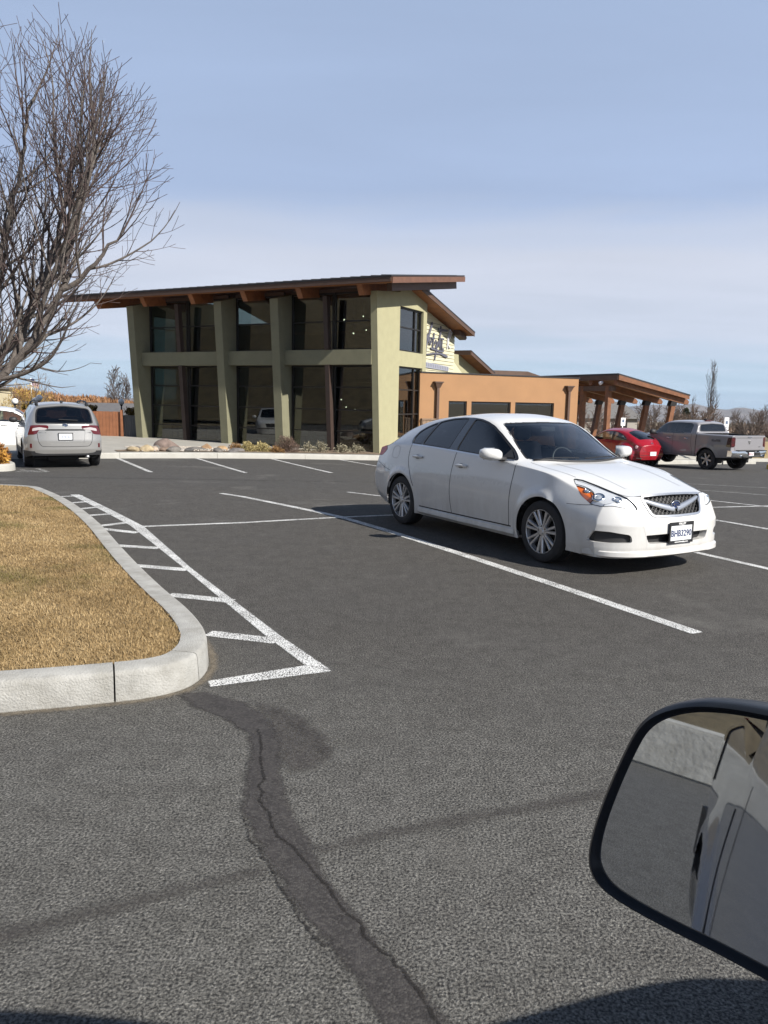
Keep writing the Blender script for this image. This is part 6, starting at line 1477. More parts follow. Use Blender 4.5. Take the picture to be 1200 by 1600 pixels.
def build_pickup(loc, rz, col, label, name='parked_pickup', own=False, scale=1.0, metal=.75):
    root = empty(name, loc, rz, label, 'truck'); root.scale = (scale,) * 3
    PW = paint_mat(name + '_paint', col, metal, .16 if own else .32, dirty=(.20, .18, .16), low=.45 if own else .75, amt=.3 if own else .45)
    B = Body(own_spec() if own else PICKUP); AX = ((0, .42), (3.67, .42))
    for cx, cz in AX: B.arch(cx, cz, .49)
    B.region('windshield', 'top', [(2.98, -.80), (3.12, -.4), (3.14, 0), (3.12, .4), (2.98, .80), (2.48, .66), (2.46, 0), (2.48, -.66)], fil=.05)
    B.region('back_window', (-1, 0, .2), [(.56, -.76, 1.52), (.56, .76, 1.52), (.65, .69, 1.80), (.66, 0, 1.835), (.65, -.69, 1.80)], fil=.05, lim=lambda c: (c[:, 0] < 1) & (c[:, 0] > .3) & (c[:, 2] > 1.48))
    dlo = [(.86, 1.27), (2.90, 1.235), (2.78, 1.45), (2.62, 1.66), (2.45, 1.82), (2.2, 1.93), (1.6, 1.96), (1.0, 1.95), (.86, 1.88)] if own else [(.86, 1.43), (2.92, 1.39), (2.78, 1.52), (2.6, 1.65), (2.42, 1.77), (2.2, 1.83), (1.6, 1.855), (1.0, 1.845), (.86, 1.80)]
    side_both(B, 'pillar_trim', dlo, fil=.06, nmin=.2)
    w2 = [(.90, 1.452), (1.70, 1.436), (1.74, 1.836), (1.0, 1.825), (.90, 1.79)]; w3 = [(1.78, 1.434), (2.82, 1.415), (2.74, 1.51), (2.58, 1.63), (2.40, 1.75), (2.19, 1.81), (1.82, 1.832)]
    side_both(B, 'w2', w2, fil=.05, nmin=.2); side_both(B, 'w3', w3, fil=.05, nmin=.2)
    B.region('bed_opening', 'top', [(-1.08, -.80), (.42, -.80), (.42, .80), (-1.08, .80)], smooth=0, nmin=.5); B.kill('bed_opening')
    B.region('tailgate', 'rear', [(-.80, .80), (.80, .80), (.80, 1.50), (-.80, 1.50)], fil=.02, only='body', lim=lambda c: c[:, 0] < -1.0)
    tl = [(-1.2, .83, .98), (-1.2, .83, 1.36), (-1.16, .95, 1.36), (-1.02, 1.0, 1.33), (-.96, 1.02, 1.0), (-1.1, 1.0, .97)]
    B.region('tail_lamp+', (-.7, .7, 0), tl, fil=.02, nmin=.05, only='body', lim=lambda c: (c[:, 0] < -.7) & (c[:, 1] > .3)); B.region('tail_lamp-', (-.7, -.7, 0), mirror3(tl), fil=.02, nmin=.05, only='body', lim=lambda c: (c[:, 0] < -.7) & (c[:, 1] < -.3))
    if own:
        for sg in '+-': B.region('w_all' + sg, 'side' + sg, dlo, fil=.06, nmin=.2)
        B.kill('w_all+'); B.kill('w_all-')
    B.normals()
    body = B.out('body', PW, root); tg = B.out('tailgate', PW, root, .004)
    if not own: B.trim('tailgate', .012, .0005, M_SEAM, tg, 'tailgate_gap', .002)
    B.out('windshield', M_WSH, root, -.004); o = B.out('back_window', M_TINT, root, -.004, oname='rear_window'); B.trim('back_window', .03, .002, M_RUBBER, o, 'window_seal', 0)
    for sg, y in (('+', 1), ('-', -1)):
        v = 'side' + sg
        if not own:
            B.out('pillar_trim' + sg, mat('gloss_black', (.012, .012, .014), .15, coat=1), root, .001, oname='pillar_trim')
            B.out('w2' + sg, M_TINT, root, -.004, oname='side_window'); B.out('w3' + sg, M_TINT, root, -.004, oname='side_window')
        t = B.out('tail_lamp' + sg, mat('tail_lamp_smoked', (.05, .005, .008), .18, coat=1), root, .006, oname='tail_lamp')
        for zz in (1.06, 1.26):
            B.seam('rear', [(y * .85, zz), (y * .955, zz)], M_RED, t, 'lamp_band', .07, .012, rnd=0)
        for pts in ([(1.76, 1.40), (1.75, 1.0), (1.76, .56)], [(2.98, 1.36), (2.98, 1.0), (2.97, .56)], [(.80, 1.42), (.80, 1.0), (.72, .80), (.72, .56)], [(.72, .56), (1.8, .56), (2.98, .56)]):
            if own: pts = [(a_, min(b_ * .89, 1.20)) for a_, b_ in pts]
            B.seam(v, pts, M_SEAM, body, 'door_gap', .010)
        B.seam(v, [(.545, 1.10 if own else 1.48), (.545, 1.0), (.545, .56)], M_DARK, body, 'cab_gap', .03)
        hm = M_CHROME if not own else PW
        if not own: handle(B, v, .93, 1.17, 1.22, hm, root)
        if not own: zh = 1; handle(B, v, 1.87, 2.11, 1.20 * zh, hm, root)
        if not own:
            door_mirror(root, 2.70, 1.03, 1.42, y, M_BLKPL, 1.5)
        pass
    # bed inside
    if own: MB().box((-.33, 0, 1.29), (1.62, 1.78, .03), bev=.012).build('added_tonneau', mat('added_tonneau_gloss', (.06, .075, .10), .18, coat=1), root)  # cover added to reflect the sky as a blue band in the mirror
    mb = MB(); mb.box((-.33, 0, .86), (1.5, 1.6, .04)); mb.box((-.33, .8, 1.14), (1.5, .03, .56)); mb.box((-.33, -.8, 1.14), (1.5, .03, .56)); mb.box((.43, 0, 1.14), (.03, 1.6, .56)); mb.box((-1.09, 0, 1.14), (.03, 1.6, .56))
    mb.build('cargo_bed', M_BLKPL, root)
    # tailgate relief, handle, badge
    for zz, w_ in ((1.335, .016), (.90, .03)): B.seam('rear', [(-.76, zz), (.76, zz)], M_SEAM if zz > 1 else PW, tg, 'tailgate_crease', w_, .006, rnd=0)
    MB().box((-1.212, 0, 1.355), (.03, .22, .055), bev=.012).build('tailgate_handle', M_CHROME if not own else M_BLKPL, tg)
    if not own:
        P = [(-.05, .06), (-.062, .025), (-.04, .01), (-.03, -.02), (-.018, -.06), (0, -.085), (.018, -.06), (.03, -.02), (.04, .01), (.062, .025), (.05, .06), (.02, .045), (-.02, .045)]
        MB().prism([(-1.215, p[0], 1.17 + p[1]) for p in P], (0, 0, 0), (-.012, 0, 0)).build('emblem', M_CHROME, root)
        text_mesh('badge', '4x4', .07, M_CHROME, root, frame(Vector((-1.21, -.60, .99)), (0, -1, 0), (0, 0, 1)), .003)
    # bumper
    prof = [(-.98, .72), (-1.02, .80), (-.98, .86)]
    V = []; F = []; ys = [-1.0, -.97, -.88, -.6, -.42, -.36, .36, .42, .6, .88, .97, 1.0]
    for i, yy in enumerate(ys):
        xb = -1.40 + .16 * max(0, abs(yy) - .8) / .2; zt = .84 if abs(yy) > .4 else .80; zb = .60 if abs(yy) > .4 else .58
        V += [(xb + .22, yy * .985, zt), (xb + .02, yy, zt - .01), (xb, yy, (zt + zb) / 2), (xb + .03, yy, zb + .01), (xb + .24, yy * .985, zb)]
        if i:
            for k in range(4): F.append([5 * i - 5 + k, 5 * i - 4 + k, 5 * i + 1 + k, 5 * i + k])
    n = len(V); F += [[0, 1, 2, 3, 4], [n - 5, n - 4, n - 3, n - 2, n - 1]]
    bp = MB().add(V, F).build('rear_bumper', M_CHROME if not own else M_BLKPL, root, ang=35); MB().box((-1.33, 0, .85), (.20, 1.6, .03), bev=.01).build('bumper_step', M_BLKPL, bp)
    if not own:
        MB().box((-1.405, -.26, .72), (.03, .28, .12)).build('hitch_recess', M_DARK, bp); pl = plate(root, (-1.41, .09, .72), (-1, 0, 0), .30, .15, '', M_PLTXT, .08); strokes(pl, Vector((-1.412, .09, .715)), .26, .09, mat('plate_ink_red', (.35, .05, .06), .5), 5)
        for yy in (-.62, .62): MB().lathe([(.055, -.06), (.06, -.05), (.06, .15)], (-1.36, yy, .62), 'X', 16).build('exhaust_tip', M_CHROME, root, True)
        MB().box((.85, 0, 1.955), (.10, .34, .035), bev=.01).build('brake_light', M_RED, root); MB().box((1.0, .0, 2.0), (.16, .07, .07), bev=.02).build('antenna_fin', M_BLKPL, root)
        strokes(root, Vector((-.45, 1.012, 1.21)), .42, .09, mat('badge_dark', (.03, .03, .035), .5), 9, ax=(1, 0, 0), out=(0, 1, 0), name='badge')
    floorpan(root, -.6, 4.3, .75, .54); MB().box((-.2, 0, .46), (.3, 1.3, .14), bev=.05).build('rear_axle', M_DARK, root); MB().box((-.75, 0, .55), (.4, 1.2, .12), bev=.03).build('hitch_frame', M_DARK, root)
    wells(.99, AX, .49, M_DARK, root)
    MW = mat('alloy_dark_face', (.50, .50, .51), .3, .9)
    for cx, cz in AX:
        for sg in (1, -1): wheel('wheel', .42, .28, .262, 6, M_TYRE, MW, root, (cx, sg * .985, cz), sg, 'single', M_DARK, dish=.02)
    mask = (B.reg == 0) & ~B.dead & (B.fc[:, 2] > .8) & (B.fc[:, 0] < 2.9) & (B.fc[:, 0] > .65)
    B.out('', M_LINING, root, -.04, mask=mask, oname='cabin_lining')
    if not own:
        for yy in (-.42, .42): seat(root, 1.75, yy, M_SEAT, .55, .7, .85)
        seat(root, .95, 0, M_SEAT, 1.4, .65, .85, False)
    MB().box((2.75, 0, 1.22), (.45, 1.6, .22), bev=.05).build('dashboard', M_SEAT, root)
    return root, B

BEETLE = dict(x=(-.80, 3.32), res=.028, smooth=5, crown=2.1, bulge=.03, Lf=.7, Lr=.5,
    A=[(-.80, .50, .30), (-.4, .66, .25), (.4, .72, .20), (2.2, .72, .20), (3.32, .45, .26)],
    B=[(-.80, .58, .42), (-.4, .70, .38), (.4, .755, .34), (2.2, .755, .34), (3.32, .50, .36)],
    C=[(-.80, .60, .60), (-.4, .70, .62), (.4, .765, .62), (2.2, .765, .60), (3.32, .48, .5)],
    D=[(-.80, .52, .78), (-.45, .66, .90), (.2, .74, .96), (1.2, .76, .95), (2.1, .73, .91), (2.7, .62, .82), (3.32, .40, .58)],
    E=[(-.80, .44, .84), (-.55, .53, 1.0), (-.2, .555, 1.16), (.25, .555, 1.32), (.8, .56, 1.395), (1.2, .57, 1.385), (1.6, .60, 1.28), (2.05, .655, 1.03), (2.3, .66, .94), (2.8, .52, .85), (3.32, .34, .63)],
    F=[(-.80, .87), (-.62, 1.03), (-.35, 1.17), (0, 1.325), (.4, 1.45), (.8, 1.50), (1.2, 1.495), (1.55, 1.42), (2.15, 1.06), (2.3, 1.0), (2.8, .90), (3.1, .79), (3.32, .66)],
    bf=lambda y, z: .25 * (y / .8) ** 2, br=lambda y, z: .16 * (y / .8) ** 2 + .10 * np.maximum(0, z - .6) + .25 * np.maximum(0, .42 - z),
    disp=lambda X, Y, Z: (.115 * sst(.60, .44, np.hypot((X - 0) * .95, (Z - .33) * .92)) + .115 * sst(.60, .44, np.hypot((X - 2.51) * .95, (Z - .33) * .92))) * sst(.35, .6, Y))
def build_beetle(loc, rz):
    root = empty('parked_hatchback', loc, rz, 'small rounded red hatchback car seen from behind beside the grey pickup', 'car')
    PW = paint_mat('hatchback_red_paint', (.30, .005, .014), 0, .25, dirty=(.16, .10, .09), amt=.25)
    B = Body(BEETLE); AX = ((0, .315), (2.51, .315))
    for cx, cz in AX: B.arch(cx, cz, .365)
    B.region('windshield', 'top', [(2.08, -.62), (2.18, 0), (2.08, .62), (1.6, .54), (1.64, 0), (1.6, -.54)], fil=.06)
    B.region('rear_window', (-.6, 0, .8), [(-.46, -.42, 1.08), (-.48, 0, 1.10), (-.46, .42, 1.08), (-.1, .46, 1.22), (.16, .43, 1.33), (.24, 0, 1.405), (.16, -.43, 1.33), (-.1, -.46, 1.22)], fil=.08, lim=lambda c: c[:, 0] < .5)
    dlo = [(-.05, 1.03), (.3, 1.01), (1.2, 1.0), (2.0, .985), (1.82, 1.11), (1.62, 1.23), (1.4, 1.32), (1.1, 1.365), (.7, 1.36), (.35, 1.29), (.1, 1.18), (-.04, 1.09)]
    side_both(B, 'pillar_trim', dlo, fil=.06, nmin=.2); side_both(B, 'w2', [(.02, 1.045), (.70, 1.02), (.76, 1.348), (.4, 1.28), (.14, 1.17), (.03, 1.09)], fil=.05, nmin=.2); side_both(B, 'w3', [(.76, 1.02), (1.92, 1.0), (1.79, 1.10), (1.59, 1.22), (1.38, 1.305), (1.1, 1.35), (.83, 1.35)], fil=.05, nmin=.2)
    B.normals(); body = B.out('body', PW, root)
    o = B.out('rear_window', M_TINT, root, -.004); B.trim('rear_window', .02, .002, M_RUBBER, o, 'window_seal', 0); B.out('windshield', M_WSH, root, -.004)
    M_HLAMP = mat('round_lamp', (.75, .45, .45), .2, coat=1)
    for sg, y in (('+', 1), ('-', -1)):
        v = 'side' + sg
        B.out('pillar_trim' + sg, M_RUBBER, root, .001, oname='pillar_trim'); B.out('w2' + sg, M_WSH, root, -.003, oname='side_window'); B.out('w3' + sg, M_WSH, root, -.003, oname='side_window')
        h, n, _, _ = B.tree.find_nearest(Vector((-.56, y * .66, .80))); n = n if n.x < 0 else -n; q = n.to_track_quat('Z', 'Y').to_matrix()
        for nm, pr, mm in (('tail_lamp', [(.085, -.01), (.082, .010), (.06, .022)], M_RED), ('lamp_centre', [(.06, .0215), (.03, .03), (0, .032)], M_HLAMP)):
            mb = MB().lathe(pr, n=20); mb.V = [tuple(q @ Vector((p[0], p[1] * 1.15, p[2])) + h) for p in mb.V]
            if nm == 'tail_lamp': par = mb.build(nm, mm, root, True)
            else: mb.build(nm, mm, par, True)
        for pts in ([(2.05, .96), (2.08, .6), (2.0, .26)], [(.74, 1.0), (.70, .7), (.72, .26)]): B.seam(v, pts, M_SEAM, body, 'door_gap', .008)
        handle(B, v, .82, 1.0, .90, PW, root); door_mirror(root, 1.95, .80, 1.02, y, PW, .9)
    B.seam('rear', [(-.52, .98), (-.48, .70), (-.40, .60), (.40, .60), (.48, .70), (.52, .98)], M_SEAM, body, 'hatch_gap', .009, rnd=1); B.seam('rear', [(-.74, .50), (-.4, .47), (.4, .47), (.74, .50)], M_SEAM, body, 'bumper_gap', .016)
    for y in (-1, 1): B.seam('rear', [(y * .50, .36), (y * .62, .37)], M_CHROME, body, 'bumper_reflector', .035, .006, rnd=0)
    h, n = B.cast('rear', 0, .92); em = MB().tube([h + n * .008 + Vector((0, .055 * math.cos(a), .055 * math.sin(a) * .8)) for a in np.linspace(0, 2 * math.pi, 19)], .008, 5, False).build('emblem', M_CHROME, root, True)
    MB().tube([h + n * .008 + Vector((0, a, b)) for a, b in ((-.038, .025), (-.018, -.03), (0, .0), (.018, -.03), (.038, .025))], .006, 4).build('emblem_letter', M_CHROME, em)
    h, n = B.cast('rear', 0, .54); plate(root, h + Vector((-.012, 0, 0)), (-1, 0, 0), .31, .155, '', M_PLTXT, .07, frm=False)
    floorpan(root, -.5, 2.9, .6, .24); wells(.86, AX, .365, M_DARK, root)
    for cx, cz in AX:
        for sg in (1, -1): wheel('wheel', .318, .20, .215, 6, M_TYRE, M_ALLOY, root, (cx, sg * .80, cz), sg, 'single', M_DARK)
    mask = (B.reg == 0) & ~B.dead & (B.fc[:, 2] > .5) & (B.fc[:, 0] < 2.0) & (B.fc[:, 0] > -.4)
    B.out('', M_LINING, root, -.04, mask=mask, oname='cabin_lining')
    for yy in (-.35, .35): seat(root, 1.0, yy, M_SEATL)
    seat(root, .25, 0, M_SEATL, 1.0, .5, .45, False)
    return root

# ------------------------------------------------------------------ parked vehicles in the distance
build_wagon((-8.31, 19.9, gzf(-8.3, 19.9)), math.atan2(.88, -.475), (.36, .355, .345), .55, 'silver estate car with black roof rails parked nose-in at the left')
build_wagon((-14.15, 26.1, gzf(-14, 26)), math.atan2(.442, .897), (.66, .66, .655), 0, 'white crossover at the left edge behind the silver estate car', rails=False, cladding=False, name='parked_crossover', scale=.93)
build_pickup((12.86, 29.55, gzf(12.9, 29.6)), math.atan2(.9, -.46), (.235, .23, .245), 'grey crew-cab pickup with chrome bumper seen from behind at the right', scale=.93, metal=.0)
build_beetle((10.15, 31.1, gzf(10.1, 31.1)), math.atan2(.9, -.43))

# ------------------------------------------------------------------ the photographer's truck and its door mirror
OWN_F = Vector((.92050, .39073, 0)); OWN_N = Vector((-.39073, .92050, 0)); CX, CY = 1.6, .60
o_ = -(OWN_F * CX + OWN_N * CY)
OWN, OB = build_pickup((o_.x, o_.y, 0), math.atan2(OWN_F.y, OWN_F.x), (.30, .36, .46), 'blue grey pickup seen only in its own door mirror', name='own_pickup', own=True, scale=.95, metal=.1)
MN = Vector((-.70172, -.69231, .16819)).normalized(); MX = Vector((.70232, -.71186, 0)).normalized(); MY = MN.cross(MX)
M0 = Vector((.3097, .6354, 1.2354))
DM = empty('door_mirror', M0, 0, 'black framed truck door mirror close to the camera at lower right', 'mirror')
def mp(a, b, d=0.0): return MX * a + MY * b + MN * d
OUTL = [(-.0482, .1108), (-.0173, .1186), (.0148, .1223), (.0548, .1244), (.0793, .1172), (.0971, .0921), (.1102, .036), (.1185, -.0362), (.1146, -.079), (.0971, -.0983), (.0763, -.1008), (.0462, -.0995), (.0033, -.0985), (-.0375, -.0995), (-.0789, -.0985), (-.1067, -.0946), (-.1219, -.0835), (-.1269, -.0661), (-.1238, -.0324), (-.1136, .0134), (-.1004, .0592), (-.0906, .0811), (-.0738, .0973)]
OUTL = chaikin(OUTL, 2); ce = OUTL.mean(0); K = len(OUTL)
# shell: rim -> rounded back
V = []; F = []
for sc, d in ((.905, .004), (.925, .0105), (.955, .013), (.985, .009), (1.0, -.002), (1.0, -.02), (.97, -.05), (.88, -.085), (.66, -.108), (.3, -.118)):
    for q in OUTL: p = ce + (q - ce) * sc; V.append(mp(p[0], p[1], d))
n = len(V) // K
for i in range(n - 1): F += [[i * K + k, i * K + (k + 1) % K, (i + 1) * K + (k + 1) % K, (i + 1) * K + k] for k in range(K)]
F.append([(n - 1) * K + k for k in range(K)])
MB().add(V, F).build('housing', mat('mirror_plastic', (.016, .016, .018), .42, bump=.06, bscale=900), DM, ang=60)
M_MIR = mat('mirror_silver', (.52, .55, .60), .015, 1.0)
MB().add([mp(*(ce + (q - ce) * .925), .0042) for q in OUTL], [list(range(K))]).build('mirror_glass', M_MIR, DM)
door = o_ + OWN_F * (CX + .70) + OWN_N * (.93); door.z = 1.14
MB().beam(mp(.06, -.02, -.06), door - M0, .07, .06).build('arm', MATS['mirror_plastic'], DM); MB().beam(mp(.05, -.085, -.05), door - M0 - Vector((0, 0, .09)), .05, .045).build('arm', MATS['mirror_plastic'], DM)
# concrete block and dry bank behind the truck (they show in the mirror)
bc = M0 - OWN_F * 11.0 + OWN_N * .55; CB = empty('concrete_block', (bc.x, bc.y, 0), math.atan2(OWN_N.y, OWN_N.x) + .12, 'rough concrete block with a steel lifting loop reflected in the door mirror', 'block')
M_CB = mat('cast_concrete', (.40, .385, .34), .9, var=.15, vscale=4, bump=.6, bscale=14, dirt=(.22, .20, .16), dscale=3, damt=.6)
bm = bmesh.new(); bmesh.ops.create_cube(bm, size=1)
for v in bm.verts: v.co = Vector((v.co.x * 2.5, v.co.y * .7, v.co.z * .66 + .33))
bmesh.ops.bevel(bm, geom=list(bm.edges), offset=.03, segments=2, affect='EDGES')
me = bpy.data.meshes.new('body'); bm.to_mesh(me); bm.free(); me.materials.append(M_CB); ob = bpy.data.objects.new('body', me); COL.objects.link(ob); ob.parent = CB
MB().tube([(.35 + .09 * math.cos(a), 0, .64 + .14 * math.sin(a)) for a in np.linspace(0, math.pi, 12)], .012, 6).build('lifting_loop', M_BFRAME, CB, True)
# steep dry hillside to the left behind the camera: it shows in the mirror and in the restaurant's windows
th = np.radians(np.linspace(146, 268, 50)); rr_ = np.concatenate([np.linspace(12.5, 30, 16), np.linspace(34, 120, 18)])
T_, R2 = np.meshgrid(th, rr_, indexing='ij'); tp = sst(np.radians(146), np.radians(166), T_) * sst(np.radians(268), np.radians(240), T_)
H_ = np.interp(R2, [12.5, 15, 30, 75, 120], [-.05, .35, 4.5, 24, 30]) * tp + tp * .5 * np.sin(R2 * .5 + 6 * T_) * np.sin(T_ * 17) * np.minimum(1, (R2 - 12.5) / 15) - .04
I_ = np.arange(T_.size).reshape(T_.shape)
raw('hillside', np.stack([R2 * np.cos(T_), R2 * np.sin(T_), H_], 2).reshape(-1, 3), np.stack([I_[:-1, :-1].ravel(), I_[1:, :-1].ravel(), I_[1:, 1:].ravel(), I_[:-1, 1:].ravel()], 1), mat('hillside_dry_grass', (.10, .078, .042), .95, var=.45, vscale=1.6, bump=.6, bscale=12), None, True, kind='structure')

# ------------------------------------------------------------------ bare trees
def tubes(br, name, m, parent, **k):
    VV = []; FF = []; off = 0
    for P, Rr, ns in br:
        P = np.asarray(P); n = len(P); t = np.gradient(P, axis=0); t /= np.linalg.norm(t, axis=1)[:, None] + 1e-9
        a = np.array([.3, .9, .2]); u = np.cross(t, a); u /= np.linalg.norm(u, axis=1)[:, None] + 1e-9; w = np.cross(t, u)
        an = np.arange(ns) * 2 * math.pi / ns; c, s = np.cos(an), np.sin(an)
        V = P[:, None] + (u[:, None] * c[None, :, None] + w[:, None] * s[None, :, None]) * np.asarray(Rr)[:, None, None]
        I = np.arange(n * ns).reshape(n, ns) + off; J = np.roll(I, -1, 1)
        FF.append(np.stack([I[:-1].ravel(), J[:-1].ravel(), J[1:].ravel(), I[1:].ravel()], 1)); VV.append(V.reshape(-1, 3)); off += n * ns
    V = np.concatenate(VV); F = np.concatenate(FF)
    me = bpy.data.meshes.new(name); me.vertices.add(len(V)); me.vertices.foreach_set('co', V.ravel().astype(np.float32))
    me.loops.add(len(F) * 4); me.polygons.add(len(F)); me.loops.foreach_set('vertex_index', F.ravel().astype(np.int32)); me.polygons.foreach_set('loop_start', (np.arange(len(F)) * 4).astype(np.int32))
    me.polygons.foreach_set('use_smooth', [True] * len(F)); me.update(calc_edges=True); me.materials.append(m)
    o = bpy.data.objects.new(name, me); COL.objects.link(o); o.parent = parent; return tag(o, **k)
class Grow:
    def __init__(s, seed, inside=None, step=.14): s.r = np.random.default_rng(seed); s.out = []; s.inside = inside; s.step = step
    def go(s, p, d, L, r0, lev, maxlev, trop, kids, ang, ratio, wob=.10, minr=.0027):
        r = s.r; st = s.step * (.75 ** lev); n = max(3, int(L / st)); p = np.array(p, float); d = np.array(d, float); d /= np.linalg.norm(d); P = [p.copy()]; D = [d.copy()]
        for i in range(n):
            d = d + np.array([0, 0, trop * st]) + r.normal(0, wob, 3) * math.sqrt(st / .14) * .6; d /= np.linalg.norm(d); p = p + d * st
            if s.inside is not None and not s.inside(p, r): break
            P.append(p.copy()); D.append(d.copy())
        n = len(P)
        if n < 3: return
        R_ = r0 * (1 - .8 * np.linspace(0, 1, n)) ; R_ = np.maximum(R_, minr)
        s.out.append((np.array(P), R_, 7 if lev == 0 else (5 if lev == 1 else 3)))
        if lev >= maxlev: return
        nk = max(1, int(kids[lev] * n * st)); az = r.uniform(0, 6.28)
        for j in range(nk):
            f = .12 + .86 * (j + r.uniform(0, 1)) / nk; i = min(n - 1, int(f * n)); az += 2.4 + r.normal(0, .4); dd = D[i]
            u = np.cross(dd, [.2, .3, .9]); u /= np.linalg.norm(u) + 1e-9; w = np.cross(dd, u); a = ang[lev] * r.uniform(.7, 1.3)
            nd = dd * math.cos(a) + (u * math.cos(az) + w * math.sin(az)) * math.sin(a)
            s.go(P[i], nd, L * ratio[lev] * r.uniform(.55, 1.15) * (1 - .45 * f), max(minr, min(R_[i] * .62, r0 * .5)), lev + 1, maxlev, trop, kids, ang, ratio, wob, minr)
M_BRANCH = mat('grey_bark', (.12, .103, .092), .9, var=.4, vscale=18, bump=.5, bscale=80)
M_TWIG = mat('twig_bark', (.085, .060, .056), .85, var=.35, vscale=9)
def near_tree():
    root = empty('bare_tree', (-6.35, 8.6, .15), 0, 'large leafless tree on the dry lawn, limbs entering at the left edge', 'tree')
    c = np.array([-5.25, 8.55, 3.5]); q = np.array([3.08, 2.4, 2.02])
    def inside(p, r): return (np.abs((p - c) / q) ** 2.8).sum() < (1 + r.normal(0, .06)) ** 2
    G = Grow(21, inside); fork = None
    G.out.append((np.array([(-6.35, 8.6, .05), (-6.35, 8.6, .3), (-6.34, 8.6, .65), (-6.32, 8.6, 1.0)]), np.array([.17, .135, .12, .115]), 10))
    trunk = [G.out[0]]; G.out = []
    kids = (5.0, 6.6, 5.6, 0); ang = (.62, .62, .6, 0); ratio = (.52, .55, .55, 0)
    def limb(pts, r0, ext=1.6):
        P = chaikin(np.array(pts), 2, False); d = np.concatenate([[0], np.cumsum(np.linalg.norm(np.diff(P, axis=0), axis=1))]); s = np.arange(0, d[-1], .12); P = np.stack([np.interp(s, d, P[:, k]) for k in range(3)], 1)
        P += G.r.normal(0, .012, P.shape); n = len(P); R_ = r0 * (1 - .66 * np.linspace(0, 1, n)); G.out.append((P, R_, 8)); L = d[-1]; az = G.r.uniform(0, 6)
        for j in range(int(L * 5.2)):
            f = .20 + .8 * (j + G.r.uniform()) / (L * 5.2); i = min(n - 2, int(f * n)); dd = P[i + 1] - P[i]; dd /= np.linalg.norm(dd); az += 2.4 + G.r.normal(0, .4)
            u = np.cross(dd, [.2, .3, .9]); u /= np.linalg.norm(u); w = np.cross(dd, u); a = .65 * G.r.uniform(.7, 1.3); nd = dd * math.cos(a) + (u * math.cos(az) + w * math.sin(az)) * math.sin(a)
            G.go(P[i], nd, 1.9 * G.r.uniform(.5, 1.1) * (1.15 - .5 * f), min(R_[i] * .6, .03), 1, 3, .85, kids, ang, ratio)
        G.go(P[-1], P[-1] - P[-2], ext, R_[-1], 1, 3, .5, kids, ang, ratio)
    limb([(-6.3, 8.6, .9), (-5.2, 8.55, 1.25), (-4.19, 8.5, 1.76), (-3.86, 8.5, 2.12), (-3.55, 8.5, 2.60), (-3.45, 8.5, 2.84)], .080, .6)
    limb([(-3.46, 8.5, 2.80), (-3.44, 8.45, 3.02), (-3.24, 8.4, 3.45), (-3.10, 8.4, 3.95), (-3.02, 8.4, 4.5)], .042, 1.0)
    limb([(-3.5, 8.5, 2.72), (-3.25, 8.5, 2.86), (-3.0, 8.5, 3.15), (-2.72, 8.45, 3.42)], .032, .9)
    limb([(-6.3, 8.7, .95), (-5.0, 8.9, 1.6), (-4.3, 9.0, 2.1), (-3.95, 9.1, 2.75), (-3.75, 9.2, 3.5), (-3.6, 9.2, 4.3)], .060)
    limb([(-6.3, 8.5, 1.0), (-5.5, 8.2, 1.9), (-4.9, 8.0, 2.7), (-4.45, 7.9, 3.5), (-4.2, 7.8, 4.4)], .055)
    limb([(-6.3, 8.6, 1.0), (-5.6, 8.6, 2.2), (-5.0, 8.5, 3.2), (-4.65, 8.4, 4.2)], .055)
    limb([(-4.6, 8.5, 1.55), (-4.42, 8.55, 2.2), (-4.2, 8.65, 3.0), (-3.98, 8.7, 3.9), (-3.8, 8.7, 4.7)], .042)
    limb([(-4.1, 8.5, 1.85), (-3.9, 8.6, 2.4), (-3.7, 8.8, 3.1), (-3.4, 8.9, 3.9), (-3.25, 8.9, 4.6)], .034)
    limb([(-3.8, 8.5, 2.2), (-3.55, 8.3, 2.7), (-3.25, 8.2, 3.3), (-2.95, 8.15, 4.0), (-2.8, 8.15, 4.4)], .028)
    limb([(-6.35, 8.6, 1.0), (-6.4, 8.7, 2.0), (-6.2, 8.8, 3.2), (-6.0, 8.8, 4.4)], .06)
    limb([(-6.35, 8.6, 1.0), (-6.9, 8.4, 1.8), (-7.3, 8.3, 2.8), (-7.5, 8.3, 3.6)], .06)
    big = [b for b in G.out if b[1][0] > .012]; sm = [b for b in G.out if b[1][0] <= .012]
    t = tubes(trunk, 'trunk', M_BRANCH, root); b_ = tubes(big, 'limbs', M_BRANCH, root); s_ = tubes(sm, 'twigs', M_TWIG, root, kind='stuff')
    for o in (t, b_, s_): o.matrix_parent_inverse = Matrix.Translation(-Vector(root.location))
    print('near tree', len(big), len(sm), sum(len(o.data.polygons) for o in (t, b_, s_)))
near_tree()
